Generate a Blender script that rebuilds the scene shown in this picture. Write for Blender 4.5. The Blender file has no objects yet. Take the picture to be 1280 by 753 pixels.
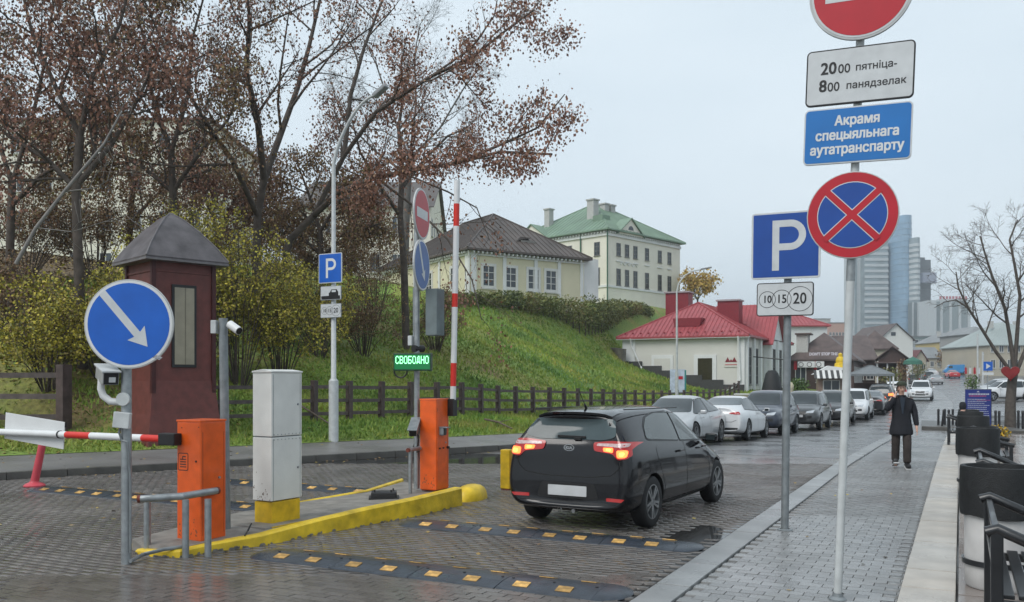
import bpy, bmesh, math, random
import numpy as np
from mathutils import Vector, Matrix, noise as mnoise
from mathutils.bvhtree import BVHTree
R_ = math.radians
random.seed(7)
rng = np.random.default_rng(7)
scene = bpy.context.scene
COL = scene.collection

# ------------------------------------------------------------------ camera
CH = 1.81; FOC = 1100.0; YAW = R_(27.0)
cam_d = bpy.data.cameras.new('camera'); cam = bpy.data.objects.new('camera', cam_d); COL.objects.link(cam)
cam.location = (0, 0, CH); cam.rotation_euler = (R_(90), 0, YAW)
cam_d.sensor_width = 36; cam_d.lens = 36 * FOC / 1280; cam_d.shift_y = (475 - 376.5) / 1280
cam_d.clip_start = 0.1; cam_d.clip_end = 6000
scene.camera = cam
FX, FY = -math.sin(YAW), math.cos(YAW)
RX, RY = math.cos(YAW), math.sin(YAW)

# ------------------------------------------------------------------ sky, sun, exposure
SUN_EL, SUN_AZ = R_(48), R_(200)
w = bpy.data.worlds.new('World'); scene.world = w; w.use_nodes = True
nt = w.node_tree; N = nt.nodes; Lk = nt.links
bg = N['Background']; bg.inputs['Strength'].default_value = 0.12
sky = N.new('ShaderNodeTexSky'); sky.sky_type = 'NISHITA'; sky.sun_disc = False
sky.sun_elevation = SUN_EL; sky.sun_rotation = SUN_AZ; sky.air_density = 1.0; sky.dust_density = 3.0
tc = N.new('ShaderNodeTexCoord'); mp = N.new('ShaderNodeMapping'); mp.inputs['Scale'].default_value = (1, 1, 3.2)
nz = N.new('ShaderNodeTexNoise'); nz.inputs['Scale'].default_value = 1.6; nz.inputs['Detail'].default_value = 5
cr = N.new('ShaderNodeValToRGB')
cr.color_ramp.elements[0].position = .3; cr.color_ramp.elements[0].color = (4.4, 5.15, 5.7, 1)
cr.color_ramp.elements[1].position = .75; cr.color_ramp.elements[1].color = (5.3, 5.95, 6.4, 1)
mx = N.new('ShaderNodeMixRGB'); mx.inputs['Fac'].default_value = .93
Lk.new(tc.outputs['Generated'], mp.inputs['Vector']); Lk.new(mp.outputs[0], nz.inputs['Vector']); Lk.new(nz.outputs['Fac'], cr.inputs['Fac'])
Lk.new(sky.outputs[0], mx.inputs['Color1']); Lk.new(cr.outputs[0], mx.inputs['Color2']); Lk.new(mx.outputs[0], bg.inputs['Color'])
sd = bpy.data.lights.new('sun', 'SUN'); sd.energy = 1.5; sd.angle = R_(35); sd.color = (1, .97, .93)
so = bpy.data.objects.new('sun', sd); COL.objects.link(so)
so.rotation_euler = (R_(90) - SUN_EL, 0, math.pi - SUN_AZ)
scene.view_settings.view_transform = 'Standard'; scene.view_settings.look = 'None'
scene.view_settings.exposure = 0.5; scene.view_settings.gamma = 1.0

# ------------------------------------------------------------------ projection helpers (photo measurements -> world)
def W(px, d, z=0.0):
    l = (px - 640) / FOC * d
    return Vector((FX * d + RX * l, FY * d + RY * l, z))
def G(px, py, z=0.0):
    return W(px, FOC * (CH - z) / (py - 475), z)
def ZY(py, d): return CH - (py - 475) / FOC * d
def P3(px, py, d): return W(px, d, ZY(py, d))
def proj(x, y, z):
    d = FX * x + FY * y; l = RX * x + RY * y
    if d < .2: return None
    return 640 + FOC * l / d, 475 + FOC * (CH - z) / d, d

# ------------------------------------------------------------------ materials
MATS = {}
def M(name, col, rough=.6, metal=0., var=.15, scale=6., bump=0., coat=0., ior=1.45, emis=None, estr=0., tone=None, detail=4, wetvar=0., bscale=None, objrand=0.):
    if name in MATS: return MATS[name]
    m = bpy.data.materials.new(name); m.use_nodes = True; n = m.node_tree.nodes; l = m.node_tree.links
    b = n['Principled BSDF']; b.inputs['Roughness'].default_value = rough; b.inputs['Metallic'].default_value = metal
    b.inputs['IOR'].default_value = ior; b.inputs['Coat Weight'].default_value = coat; b.inputs['Coat Roughness'].default_value = .04
    c = (*col, 1)
    t = n.new('ShaderNodeTexCoord'); nn = n.new('ShaderNodeTexNoise'); nn.inputs['Scale'].default_value = scale; nn.inputs['Detail'].default_value = detail
    l.new(t.outputs['Object'], nn.inputs['Vector'])
    out = None
    if tone:      # list of colours chosen by the per-face 'tone' attribute
        a = n.new('ShaderNodeAttribute'); a.attribute_name = 'tone'
        r = n.new('ShaderNodeValToRGB'); r.color_ramp.interpolation = 'LINEAR'
        for i, tcol in enumerate(tone):
            e = r.color_ramp.elements[i] if i < 2 else r.color_ramp.elements.new(i / (len(tone) - 1))
            e.position = i / (len(tone) - 1); e.color = (*tcol, 1)
        l.new(a.outputs['Fac'], r.inputs['Fac']); out = r.outputs[0]
    if var > 0:
        mr = n.new('ShaderNodeMapRange'); mr.inputs['From Min'].default_value = .3; mr.inputs['From Max'].default_value = .7
        mr.inputs['To Min'].default_value = 1 - var; mr.inputs['To Max'].default_value = 1 + var
        l.new(nn.outputs['Fac'], mr.inputs['Value'])
        vm = n.new('ShaderNodeVectorMath'); vm.operation = 'SCALE'
        if out: l.new(out, vm.inputs[0])
        else: vm.inputs[0].default_value = col
        l.new(mr.outputs[0], vm.inputs['Scale']); out = vm.outputs[0]
    if objrand > 0:
        oi = n.new('ShaderNodeObjectInfo'); mr = n.new('ShaderNodeMapRange'); mr.inputs['To Min'].default_value = 1 - objrand; mr.inputs['To Max'].default_value = 1 + objrand
        l.new(oi.outputs['Random'], mr.inputs['Value']); vm = n.new('ShaderNodeVectorMath'); vm.operation = 'SCALE'
        if out: l.new(out, vm.inputs[0])
        else: vm.inputs[0].default_value = col
        l.new(mr.outputs[0], vm.inputs['Scale']); out = vm.outputs[0]
    if out: l.new(out, b.inputs['Base Color'])
    else: b.inputs['Base Color'].default_value = c
    if wetvar > 0:
        n2 = n.new('ShaderNodeTexNoise'); n2.inputs['Scale'].default_value = .55; n2.inputs['Detail'].default_value = 5
        g2 = n.new('ShaderNodeNewGeometry'); l.new(g2.outputs['Position'], n2.inputs['Vector'])
        mr = n.new('ShaderNodeMapRange'); mr.inputs['From Min'].default_value = .38; mr.inputs['From Max'].default_value = .62
        mr.inputs['To Min'].default_value = max(.04, rough - wetvar); mr.inputs['To Max'].default_value = rough + wetvar
        l.new(n2.outputs['Fac'], mr.inputs['Value']); l.new(mr.outputs[0], b.inputs['Roughness'])
    if bump > 0:
        n3 = n.new('ShaderNodeTexNoise'); n3.inputs['Scale'].default_value = bscale or scale * 5; n3.inputs['Detail'].default_value = 5
        l.new(t.outputs['Object'], n3.inputs['Vector'])
        bp = n.new('ShaderNodeBump'); bp.inputs['Strength'].default_value = bump; bp.inputs['Distance'].default_value = .01
        l.new(n3.outputs['Fac'], bp.inputs['Height']); l.new(bp.outputs[0], b.inputs['Normal'])
    if emis:
        b.inputs['Emission Color'].default_value = (*emis, 1); b.inputs['Emission Strength'].default_value = estr
    MATS[name] = m
    return m

# ------------------------------------------------------------------ mesh builder
class MB:
    def __init__(s): s.v = []; s.f = []; s.mi = []; s.tone = []
    def face(s, idx, mi=0, tone=0.): s.f.append(tuple(idx)); s.mi.append(mi); s.tone.append(tone)
    def quad(s, a, b, c, d, mi=0, tone=0.):
        n = len(s.v); s.v += [tuple(a), tuple(b), tuple(c), tuple(d)]; s.face((n, n+1, n+2, n+3), mi, tone)
    def poly(s, pts, mi=0, tone=0.):
        n = len(s.v); s.v += [tuple(p) for p in pts]; s.face(range(n, n + len(pts)), mi, tone)
    def box(s, c, size, rz=0., rot=None, mi=0, tone=0.):
        hx, hy, hz = size[0]/2, size[1]/2, size[2]/2
        Rm = rot if rot is not None else Matrix.Rotation(rz, 3, 'Z')
        c = Vector(c); n = len(s.v)
        for x, y, z in ((-1,-1,-1),(1,-1,-1),(1,1,-1),(-1,1,-1),(-1,-1,1),(1,-1,1),(1,1,1),(-1,1,1)):
            s.v.append(tuple(c + Rm @ Vector((x*hx, y*hy, z*hz))))
        for f in ((3,2,1,0),(4,5,6,7),(0,1,5,4),(1,2,6,5),(2,3,7,6),(3,0,4,7)): s.face([n+i for i in f], mi, tone)
        return s
    def beam(s, a, b, wd, ht, mi=0, tone=0.):
        a = Vector(a); b = Vector(b); d = (b - a); L = d.length; d.normalize()
        up = Vector((0,0,1)) if abs(d.z) < .99 else Vector((1,0,0))
        x = d.cross(up).normalized(); u = x.cross(d).normalized()
        rot = Matrix((x, d, u)).transposed()
        return s.box((a + b) / 2, (wd, L, ht), rot=rot, mi=mi, tone=tone)
    def tube(s, pts, r, n=8, caps=True, mi=0, tone=0.):
        pts = [Vector(p) for p in pts]; k = len(pts)
        rs = r if isinstance(r, (list, tuple)) else [r] * k
        base = len(s.v); prev = None
        for i in range(k):
            d = (pts[min(i+1, k-1)] - pts[max(i-1, 0)])
            if d.length < 1e-9: d = Vector((0,0,1))
            d.normalize()
            if prev is None:
                up = Vector((0,0,1)) if abs(d.z) < .9 else Vector((1,0,0)); x = d.cross(up).normalized()
            else:
                x = (prev - d * prev.dot(d)); x = x.normalized() if x.length > 1e-6 else d.orthogonal().normalized()
            prev = x; y = d.cross(x)
            for j in range(n):
                a = 2 * math.pi * j / n; p = pts[i] + (x * math.cos(a) + y * math.sin(a)) * rs[i]; s.v.append(tuple(p))
        for i in range(k - 1):
            for j in range(n):
                a = base + i*n + j; b = base + i*n + (j+1) % n
                s.face((a, b, b + n, a + n), mi, tone)
        if caps:
            s.face([base + j for j in range(n)][::-1], mi, tone); s.face([base + (k-1)*n + j for j in range(n)], mi, tone)
        return s
    def lathe(s, prof, c=(0,0,0), n=24, axis='Z', mi=0, a0=0., a1=2*math.pi):
        base = len(s.v); c = Vector(c); full = abs(a1 - a0 - 2*math.pi) < 1e-6; m = n if full else n + 1
        for r, h in prof:
            for j in range(m):
                a = a0 + (a1 - a0) * j / n; p = (r * math.cos(a), r * math.sin(a), h)
                if axis == 'X': p = (h, p[0], p[1])
                if axis == 'Y': p = (p[1], h, p[0])
                s.v.append(tuple(c + Vector(p)))
        for i in range(len(prof) - 1):
            for j in range(n):
                a = base + i*m + j; b = base + i*m + (j+1) % m
                s.face((a, b, b + m, a + m), mi)
        return s
    def prism(s, poly, a, b, plane='XZ', mi=0):
        """extrude 2D polygon; plane XZ: extrude along Y from a to b; YZ: along X; XY: along Z"""
        def mk(p, h):
            return (p[0], h, p[1]) if plane == 'XZ' else (h, p[0], p[1]) if plane == 'YZ' else (p[0], p[1], h)
        n = len(s.v); k = len(poly)
        s.v += [mk(p, a) for p in poly] + [mk(p, b) for p in poly]
        s.face(list(range(n, n + k)), mi); s.face(list(range(n + 2*k - 1, n + k - 1, -1)), mi)
        for i in range(k): j = (i+1) % k; s.face((n+i, n+k+i, n+k+j, n+j), mi)
        return s
    def mesh(s, name, mats=None, smooth=False, bevel=0., fixn=True, tone=False):
        me = bpy.data.meshes.new(name); me.from_pydata(s.v, [], s.f)
        if mats:
            for m in (mats if isinstance(mats, (list, tuple)) else [mats]): me.materials.append(m)
            if any(s.mi): me.polygons.foreach_set('material_index', s.mi)
        if tone:
            at = me.attributes.new('tone', 'FLOAT', 'FACE'); at.data.foreach_set('value', s.tone)
        if fixn or bevel:
            bm = bmesh.new(); bm.from_mesh(me)
            if bevel: bmesh.ops.bevel(bm, geom=[e for e in bm.edges if e.is_manifold and e.calc_face_angle(0) > .5], offset=bevel, segments=2, affect='EDGES', profile=.6)
            bmesh.ops.recalc_face_normals(bm, faces=bm.faces); bm.to_mesh(me); bm.free()
        if smooth: shade(me, smooth)
        me.update(); return me
    def build(s, name, mats=None, parent=None, smooth=False, bevel=0., tone=False, fixn=True, **kw):
        return link(name, s.mesh(name, mats, smooth, bevel, fixn, tone), parent, **kw)
def shade(me, ang=40):
    me.polygons.foreach_set('use_smooth', [True] * len(me.polygons))
    try: me.set_sharp_from_angle(angle=R_(40 if ang is True else ang))
    except Exception: pass
def link(name, data, parent=None, label=None, cat=None, group=None, kind=None, loc=None, rz=None, rot=None):
    o = bpy.data.objects.new(name, data); COL.objects.link(o)
    if parent: o.parent = parent
    if loc is not None: o.location = loc
    if rz is not None: o.rotation_euler = (0, 0, rz)
    if rot is not None: o.rotation_euler = rot
    if label: o['label'] = label
    if cat: o['category'] = cat
    if group: o['group'] = group
    if kind: o['kind'] = kind
    return o
def thing(name, label, cat, loc=(0,0,0), rz=0., group=None, rot=None):
    return link(name, None, None, label, cat, group, None, loc, rz if rot is None else None, rot)
def dup(root, loc=None, rz=None, label=None, group=None):
    ch = {}
    for o in ALLCH(root): pass
    def rec(o, par):
        c = o.copy(); COL.objects.link(c)
        if par: c.parent = par
        for k in o.children: rec(k, c)
        return c
    r = rec(root, None)
    if loc is not None: r.location = loc
    if rz is not None: r.rotation_euler = (0, 0, rz)
    if label: r['label'] = label
    if group: r['group'] = group
    return r
def ALLCH(o): return list(o.children)
def np_mesh(name, V, F, mat, tone=None, smooth=False):
    V = np.asarray(V, np.float32); F = np.asarray(F, np.int32); k = F.shape[1]
    me = bpy.data.meshes.new(name); me.vertices.add(len(V)); me.vertices.foreach_set('co', V.ravel())
    me.loops.add(F.size); me.loops.foreach_set('vertex_index', F.ravel())
    me.polygons.add(len(F)); me.polygons.foreach_set('loop_start', np.arange(0, F.size, k, dtype=np.int32))
    me.update(calc_edges=True); me.materials.append(mat)
    if tone is not None:
        at = me.attributes.new('tone', 'FLOAT', 'FACE'); at.data.foreach_set('value', np.asarray(tone, np.float32))
    return me
from mathutils.geometry import delaunay_2d_cdt, interpolate_bezier
def text_mesh(s, size, mat, ext=.0015, thick=0., align='CENTER', sx=1.0):
    """flat lettering: every glyph contour is filled on its own and laid a hair in front of the last"""
    cu = bpy.data.curves.new('lettering', 'FONT'); cu.body = s; cu.size = size; cu.align_x = align; cu.align_y = 'CENTER'
    o = bpy.data.objects.new('tmp', cu); COL.objects.link(o)
    dg = bpy.context.evaluated_depsgraph_get(); cv = o.evaluated_get(dg).to_curve(dg)
    loops = []
    for sp in cv.splines:
        bp = sp.bezier_points; n = len(bp); pts = []
        if n:
            for i in range(n):
                p, q = bp[i], bp[(i+1) % n]; pts += [v.copy() for v in interpolate_bezier(p.co, p.handle_right, q.handle_left, q.co, 4)[:-1]]
        else: pts = [Vector(p.co[:3]) for p in sp.points]
        c = [pts[0]]
        for p in pts[1:]:
            if (p - c[-1]).length > 1e-5: c.append(p)
        if len(c) > 2: loops.append(c)
    o.to_curve_clear() if hasattr(o, 'to_curve_clear') else None
    bpy.data.objects.remove(o); bpy.data.curves.remove(cu)
    area = lambda L: sum(L[i].x*L[(i+1)%len(L)].y - L[(i+1)%len(L)].x*L[i].y for i in range(len(L)))/2
    def wind(x, y, L):
        w_ = 0
        for i in range(len(L)):
            a, b = L[i-1], L[i]
            if a.y <= y:
                if b.y > y and (b.x-a.x)*(y-a.y) - (x-a.x)*(b.y-a.y) > 0: w_ += 1
            elif b.y <= y and (b.x-a.x)*(y-a.y) - (x-a.x)*(b.y-a.y) < 0: w_ -= 1
        return w_
    ar = [area(L) for L in loops]
    hole = [any(j != i and ar[j]*ar[i] < 0 and abs(ar[j]) > abs(ar[i]) and all(wind(p.x, p.y, M_) for p in L) for j, M_ in enumerate(loops)) for i, L in enumerate(loops)]
    bb = [(min(p.x for p in L), max(p.x for p in L)) for L in loops]
    pv = []; ed = []
    for L in loops: b0 = len(pv); pv += [Vector((p.x, p.y)) for p in L]; ed += [(b0 + i, b0 + (i+1) % len(L)) for i in range(len(L))]
    ov, oe, of, *_r = delaunay_2d_cdt(pv, ed, [], 0, 1e-7)
    tri = []
    for f in of:
        cx = sum(ov[i].x for i in f)/len(f); cy = sum(ov[i].y for i in f)/len(f); ins = False
        for i, L in enumerate(loops):
            if bb[i][0] <= cx <= bb[i][1] and wind(cx, cy, L):
                if hole[i]: ins = False; break
                ins = True
        if ins: tri.append(tuple(f))
    V = []; F = []; k = 0
    sh = [(0, 0)] if thick <= 0 else [(dx*thick, dz*thick*.8) for dx in (-1, 0, 1) for dz in (-1, 1)]
    for dx, dz in sh:
        b0 = len(V); V += [(p.x*sx + dx, -.00015*k, p.y + dz) for p in ov]; F += [tuple(b0 + i for i in t_) for t_ in tri]; k += 1
    me = bpy.data.meshes.new('lettering'); me.from_pydata(V, [], F); me.materials.append(mat)
    bm = bmesh.new(); bm.from_mesh(me); bm.normal_update()
    for f in bm.faces:
        if f.normal.y > 0: f.normal_flip()
    bm.to_mesh(me); bm.free(); me.update()
    return me
def text(s, size, mat, parent, x, y, z, **kw):
    return link('lettering', text_mesh(s, size, mat, **kw), parent, loc=(x, y, z))

# ------------------------------------------------------------------ ground heights
def zr(y):
    return float(np.interp(y, [-60,20,28,36,45,55,65,75,100,130,160,200,300,600,2500], [0,0,-.12,-.3,-.42,-.36,-.17,0,.35,.75,1.4,3,6,8,8]))
YS = [-30, 0, 10, 15.8, 20.4, 26, 32, 42, 60, 75, 96, 140]
XK = [-35.2, -20.4, -15.5, -12.65, -10.4, -9.2, -8.6, -7.9, -7.4, -7.2, -7.2, -7.2]      # kerb
XP = [-38.5, -23.5, -18.6, -15.4, -13.0, -11.6, -11.2, -11.0, -11.0, -11.0, -11, -11]      # grass edge
YF = [-30, 8, 14.2, 15.3, 19.6, 24, 27.4, 31, 49, 66, 75, 96, 140]
XF = [-48, -29, -20.5, -17.6, -16.6, -16.2, -15.9, -16.2, -16.1, -16.1, -16.2, -16.2, -16.2]
ZF = [.6, .62, .64, .64, .63, .58, .55, .4, .03, -.1, .8, 1.2, 2.0]
YC = [-30, 26, 40, 54, 68, 76, 92, 100, 140]
XC = [-70, -40.8, -33, -29.8, -30.0, -31, -31.5, -32.5, -36]
ZC = [8, 8, 7.2, 7.0, 7.3, 8.0, 9.7, 10.5, 12]
def xk(y): return float(np.interp(y, YS, XK))
def xp(y): return float(np.interp(y, YS, XP))
def xf(y): return float(np.interp(y, YF, XF))
def hz(x, y):
    """height of the left bank"""
    k, p, f, c = xk(y), xp(y), xf(y), float(np.interp(y, YC, XC))
    zp = zr(y) + .22; zf = float(np.interp(y, YF, ZF)); zc = float(np.interp(y, YC, ZC))
    if x >= p: return zr(y) + .12 + .10 * max(0, min(1, (k - x) / (k - p)))
    if x >= f: t = (p - x) / (p - f); return zp + (zf - zp) * t
    if x >= c:
        t = (f - x) / (f - c); n = mnoise.noise(Vector((x*.25, y*.25, 0))) * .35 * min(1, t*5) * min(1, (1-t)*5)
        wq = max(0, min(1, (y - 40) / 33)); wq = wq * wq * (3 - 2 * wq); pr = (1 - wq) * (1 - (1 - t) ** 1.35) + wq * (.2 * t + .8 * t ** 3.5)
        return zf + (zc - zf) * pr + n
    t = min(1, (c - x) / 25); return zc + (12.5 - zc) * t * (1 if y > 60 else .4)

# ================================================================== GROUND AND PAVING
m_joint = M('joint_sand', (.045,.042,.038), .5, var=.3, scale=3, wetvar=.2)
def brick_mat(name, col, sc, rot, rough, wet, bw=.2, bh=.1):
    m = bpy.data.materials.new(name); m.use_nodes = True; n = m.node_tree.nodes; l = m.node_tree.links
    b = n['Principled BSDF']; g = n.new('ShaderNodeNewGeometry'); mp = n.new('ShaderNodeMapping'); mp.inputs['Rotation'].default_value = (0,0,rot)
    l.new(g.outputs['Position'], mp.inputs['Vector'])
    br = n.new('ShaderNodeTexBrick'); br.inputs['Scale'].default_value = 1; br.inputs['Brick Width'].default_value = bw; br.inputs['Row Height'].default_value = bh
    br.inputs['Mortar Size'].default_value = .006; br.inputs['Bias'].default_value = 0
    br.inputs['Color1'].default_value = (*[c*.78 for c in col],1); br.inputs['Color2'].default_value = (*[c*1.2 for c in col],1); br.inputs['Mortar'].default_value = (*[c*.45 for c in col],1)
    l.new(mp.outputs[0], br.inputs['Vector'])
    nn = n.new('ShaderNodeTexNoise'); nn.inputs['Scale'].default_value = .7; nn.inputs['Detail'].default_value = 6; l.new(g.outputs['Position'], nn.inputs['Vector'])
    mr = n.new('ShaderNodeMapRange'); mr.inputs['From Min'].default_value = .3; mr.inputs['From Max'].default_value = .7; mr.inputs['To Min'].default_value = .8; mr.inputs['To Max'].default_value = 1.2
    l.new(nn.outputs['Fac'], mr.inputs['Value']); vm = n.new('ShaderNodeVectorMath'); vm.operation = 'SCALE'; l.new(br.outputs['Color'], vm.inputs[0]); l.new(mr.outputs[0], vm.inputs['Scale'])
    l.new(vm.outputs[0], b.inputs['Base Color'])
    m2 = n.new('ShaderNodeMapRange'); m2.inputs['From Min'].default_value = .35; m2.inputs['From Max'].default_value = .65; m2.inputs['To Min'].default_value = rough - wet; m2.inputs['To Max'].default_value = rough + wet
    n2 = n.new('ShaderNodeTexNoise'); n2.inputs['Scale'].default_value = .35; n2.inputs['Detail'].default_value = 5; l.new(g.outputs['Position'], n2.inputs['Vector'])
    l.new(n2.outputs['Fac'], m2.inputs['Value']); l.new(m2.outputs[0], b.inputs['Roughness'])
    bp = n.new('ShaderNodeBump'); bp.inputs['Strength'].default_value = .35; bp.inputs['Distance'].default_value = .004; bp.invert = True
    l.new(br.outputs['Fac'], bp.inputs['Height']); l.new(bp.outputs[0], b.inputs['Normal'])
    return m
ROADC = (.125,.113,.104); WALKC = (.20,.20,.198)
m_road = brick_mat('wet_road_pavers', ROADC, 1, 0, .30, .14)
m_walk = brick_mat('wet_walk_pavers', WALKC, 1, 0, .30, .12, .2, .13)
m_pav_road = M('road_paver', ROADC, .2, var=.22, scale=.8, detail=6, tone=[(.098,.088,.08), (.125,.113,.104), (.155,.142,.132)], wetvar=.14, bump=.25, bscale=60)
m_pav_walk = M('walk_paver', WALKC, .28, var=.15, scale=.8, detail=6, tone=[(.165,.163,.16), (.20,.20,.198), (.235,.235,.233)], wetvar=.12, bump=.25, bscale=60)
m_pav_road1 = M('road_paver_single', ROADC, .2, var=.2, scale=.8, detail=6, wetvar=.14, bump=.2, bscale=60, objrand=.16)
m_pav_walk1 = M('walk_paver_single', WALKC, .28, var=.15, scale=.8, detail=6, wetvar=.12, bump=.25, bscale=60, objrand=.2)
m_asph = M('wet_asphalt', (.12,.12,.122), .27, var=.25, scale=.6, wetvar=.14, bump=.3, bscale=40, detail=8)
m_kerb = M('dark_kerb_stone', (.075,.072,.066), .4, var=.3, scale=3, bump=.4, bscale=30)
m_kerbl = M('grey_kerb_stone', (.22,.225,.225), .33, var=.16, scale=2, bump=.3, bscale=40, wetvar=.1, objrand=.1)
m_gran = M('beige_granite', (.40,.365,.32), .38, var=.18, scale=2.5, bump=.25, bscale=50, wetvar=.15, objrand=.1)
m_terr = M('terrace_slab', (.25,.215,.195), .16, var=.2, scale=1.2, bump=.12, bscale=30, wetvar=.1, objrand=.16)

def strip(name, ys, fa, fb, zf, mat, nx=1, parent=None, kind='structure', arc=None):
    V = []; F = []
    for y in ys:
        a, b = fa(y), fb(y)
        for i in range(nx + 1): x = a + (b - a) * i / nx; V.append((x, y, zf(x, y)))
    for j in range(len(ys) - 1):
        for i in range(nx): k = j * (nx + 1) + i; F.append((k, k+1, k+nx+2, k+nx+1))
    me = np_mesh(name, V, F, mat, smooth=True); shade(me, 60)
    return link(name, me, parent, kind=kind)
YR = list(np.arange(-12, 60, 2.)) + list(np.arange(60, 320, 10.))
strip('ground', [-300, -60, 0, 20, 28, 36, 45, 55, 65, 75, 100, 130, 160, 200, 300, 600, 1200, 2500], lambda y: -900, lambda y: 1600, lambda x, y: zr(y) - .35, M('far_ground', (.16,.16,.14), .8, var=.3, scale=.05), nx=8)
def road_left(y): return xk(y) + .0
YN = list(np.arange(-12, 23, 1.))
road = strip('road', YN, road_left, lambda y: -2.4, lambda x, y: zr(y) - (.034 if y < 20 else .016), m_road, 6)
YM = list(np.arange(22, 60, 1.)) + list(np.arange(60, 330, 8.))
def far_c(y): return float(np.interp(y, [0, 75, 110, 160, 220, 330], [0, 0, -1.5, -6, -15, -35]))      # the street bends left far off
street_far = strip('asphalt_street', YM, lambda y: (road_left(y) if y < 75 else -7.2 + far_c(y)), lambda y: (-2.4 if y < 49.5 else -2.07 + far_c(y)), lambda x, y: zr(y) - .012, m_asph, 6)
walk = strip('sidewalk', list(np.arange(-4, 60, 1.)) + list(np.arange(60, 330, 8.)), lambda y: -2.08 + far_c(y), lambda y: -.46 + far_c(y), lambda x, y: zr(y) - .014, m_walk, 3)
terr = strip('terrace', list(np.arange(-2, 60, 1.)), lambda y: -.03, lambda y: 9, lambda x, y: zr(y) - .02, m_joint, 4)
plaza = strip('plaza', list(np.arange(55, 330, 8.)), lambda y: -.46 + far_c(y), lambda y: 60, lambda x, y: zr(y) - .03, m_asph, 4)
lot = strip('car_park', list(np.arange(-2, 60, 2.)), lambda y: 8.9, lambda y: 60, lambda x, y: zr(y) - .03, m_asph, 4)

# individually laid pavers near the camera, the rest of the laid area joined
def paver_geo(hx, hy, b=.0035, t=.03):
    v = [(-hx,-hy,-t),(hx,-hy,-t),(hx,hy,-t),(-hx,hy,-t),(-hx+b,-hy+b,0),(hx-b,-hy+b,0),(hx-b,hy-b,0),(-hx+b,hy-b,0)]
    f = [(4,5,6,7),(0,1,5,4),(1,2,6,5),(2,3,7,6),(3,0,4,7)]
    return v, f
def und(x, y):
    return .010 * mnoise.noise(Vector((x*.9, y*.6, 2.))) + .003 * mnoise.noise(Vector((x*2.5, y*2.5, 7.))) - .012 * math.exp(-((x + 2.75)/.35)**2 - ((y - 10.1)/1.6)**2)
GAP = [.0008]
def lay(x0, x1, y0, y1, lx, ly, parent, mstuff, msingle, dmax, inside=None, nmax=298, stag='x', uf=1.):
    items = []
    if stag == 'x':
        for j in range(int((y1 - y0) / ly)):
            y = y0 + (j + .5) * ly; off = (j % 2) * lx / 2
            for i in range(int((x1 - x0) / lx) + 1):
                x = x0 + i * lx + off
                if x0 + lx*.1 <= x <= x1 + lx*.45: items.append((x, y))
    else:
        for i in range(int((x1 - x0) / lx)):
            x = x0 + (i + .5) * lx; off = (i % 2) * ly / 2
            for j in range(int((y1 - y0) / ly) + 1): items.append((x, y0 + j * ly + off))
    sel = []
    for x, y in items:
        if inside and not inside(x, y): continue
        p = proj(x, y, zr(y))
        if p is None or p[2] > dmax or p[0] < -60 or p[0] > 1340 or p[1] > 800: continue
        sel.append((p[2], x, y))
    sel.sort()
    hx, hy = lx / 2 - GAP[0], ly / 2 - GAP[0]
    v, f = paver_geo(hx, hy)
    me = bpy.data.meshes.new('paver'); me.from_pydata(v, [], f); me.materials.append(msingle); me.update()
    r = random.Random(3)
    vis = [q for q in sel if x0 + hx <= q[1] <= x1 - hx and proj(q[1], q[2], 0)[1] < 756 and 0 < proj(q[1], q[2], 0)[0] < 1280][:nmax]
    vs = set(vis)
    for d, x, y in vis:
        o = bpy.data.objects.new('paver', me); COL.objects.link(o); o.parent = parent
        o.location = (x, y, zr(y) + uf*und(x, y) + r.uniform(-.0014, .0014)); o.rotation_euler = (r.uniform(-.006,.006), r.uniform(-.006,.006), r.uniform(-.004,.004))
    rest = [q for q in sel if q not in vs]
    n = len(rest); A = np.array([(x, y, zr(y) + uf*und(x, y)) for d, x, y in rest]); base = np.array(v)
    r2 = np.random.default_rng(5)
    V = np.repeat(base[None], n, 0); tx = r2.uniform(-.007,.007,n); ty = r2.uniform(-.007,.007,n)
    V[:,:,2] += V[:,:,0]*tx[:,None] + V[:,:,1]*ty[:,None] + r2.uniform(-.0018,.0018,n)[:,None]
    V += A[:,None,:]; V[:,:,0] = np.clip(V[:,:,0], x0, x1); F = np.array(f)[None] + (np.arange(n)*8)[:,None,None]
    tone = np.repeat(np.clip(r2.normal(.5,.2,n),0,1), len(f))
    link('paver_field', np_mesh('paver_field', V.reshape(-1,3), F.reshape(-1,4), mstuff, tone), parent, kind='stuff')
lay(-16, -2.42, 3.6, 20, .2, .1, road, m_pav_road, m_pav_road1, 19, inside=lambda x, y: x > xk(y) + .12, stag='x')
GAP[0] = .0004
lay(-2.08, -.46, 3.0, 22, .2, .13, walk, m_pav_walk, m_pav_walk1, 20, stag='x', uf=.25)

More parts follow.
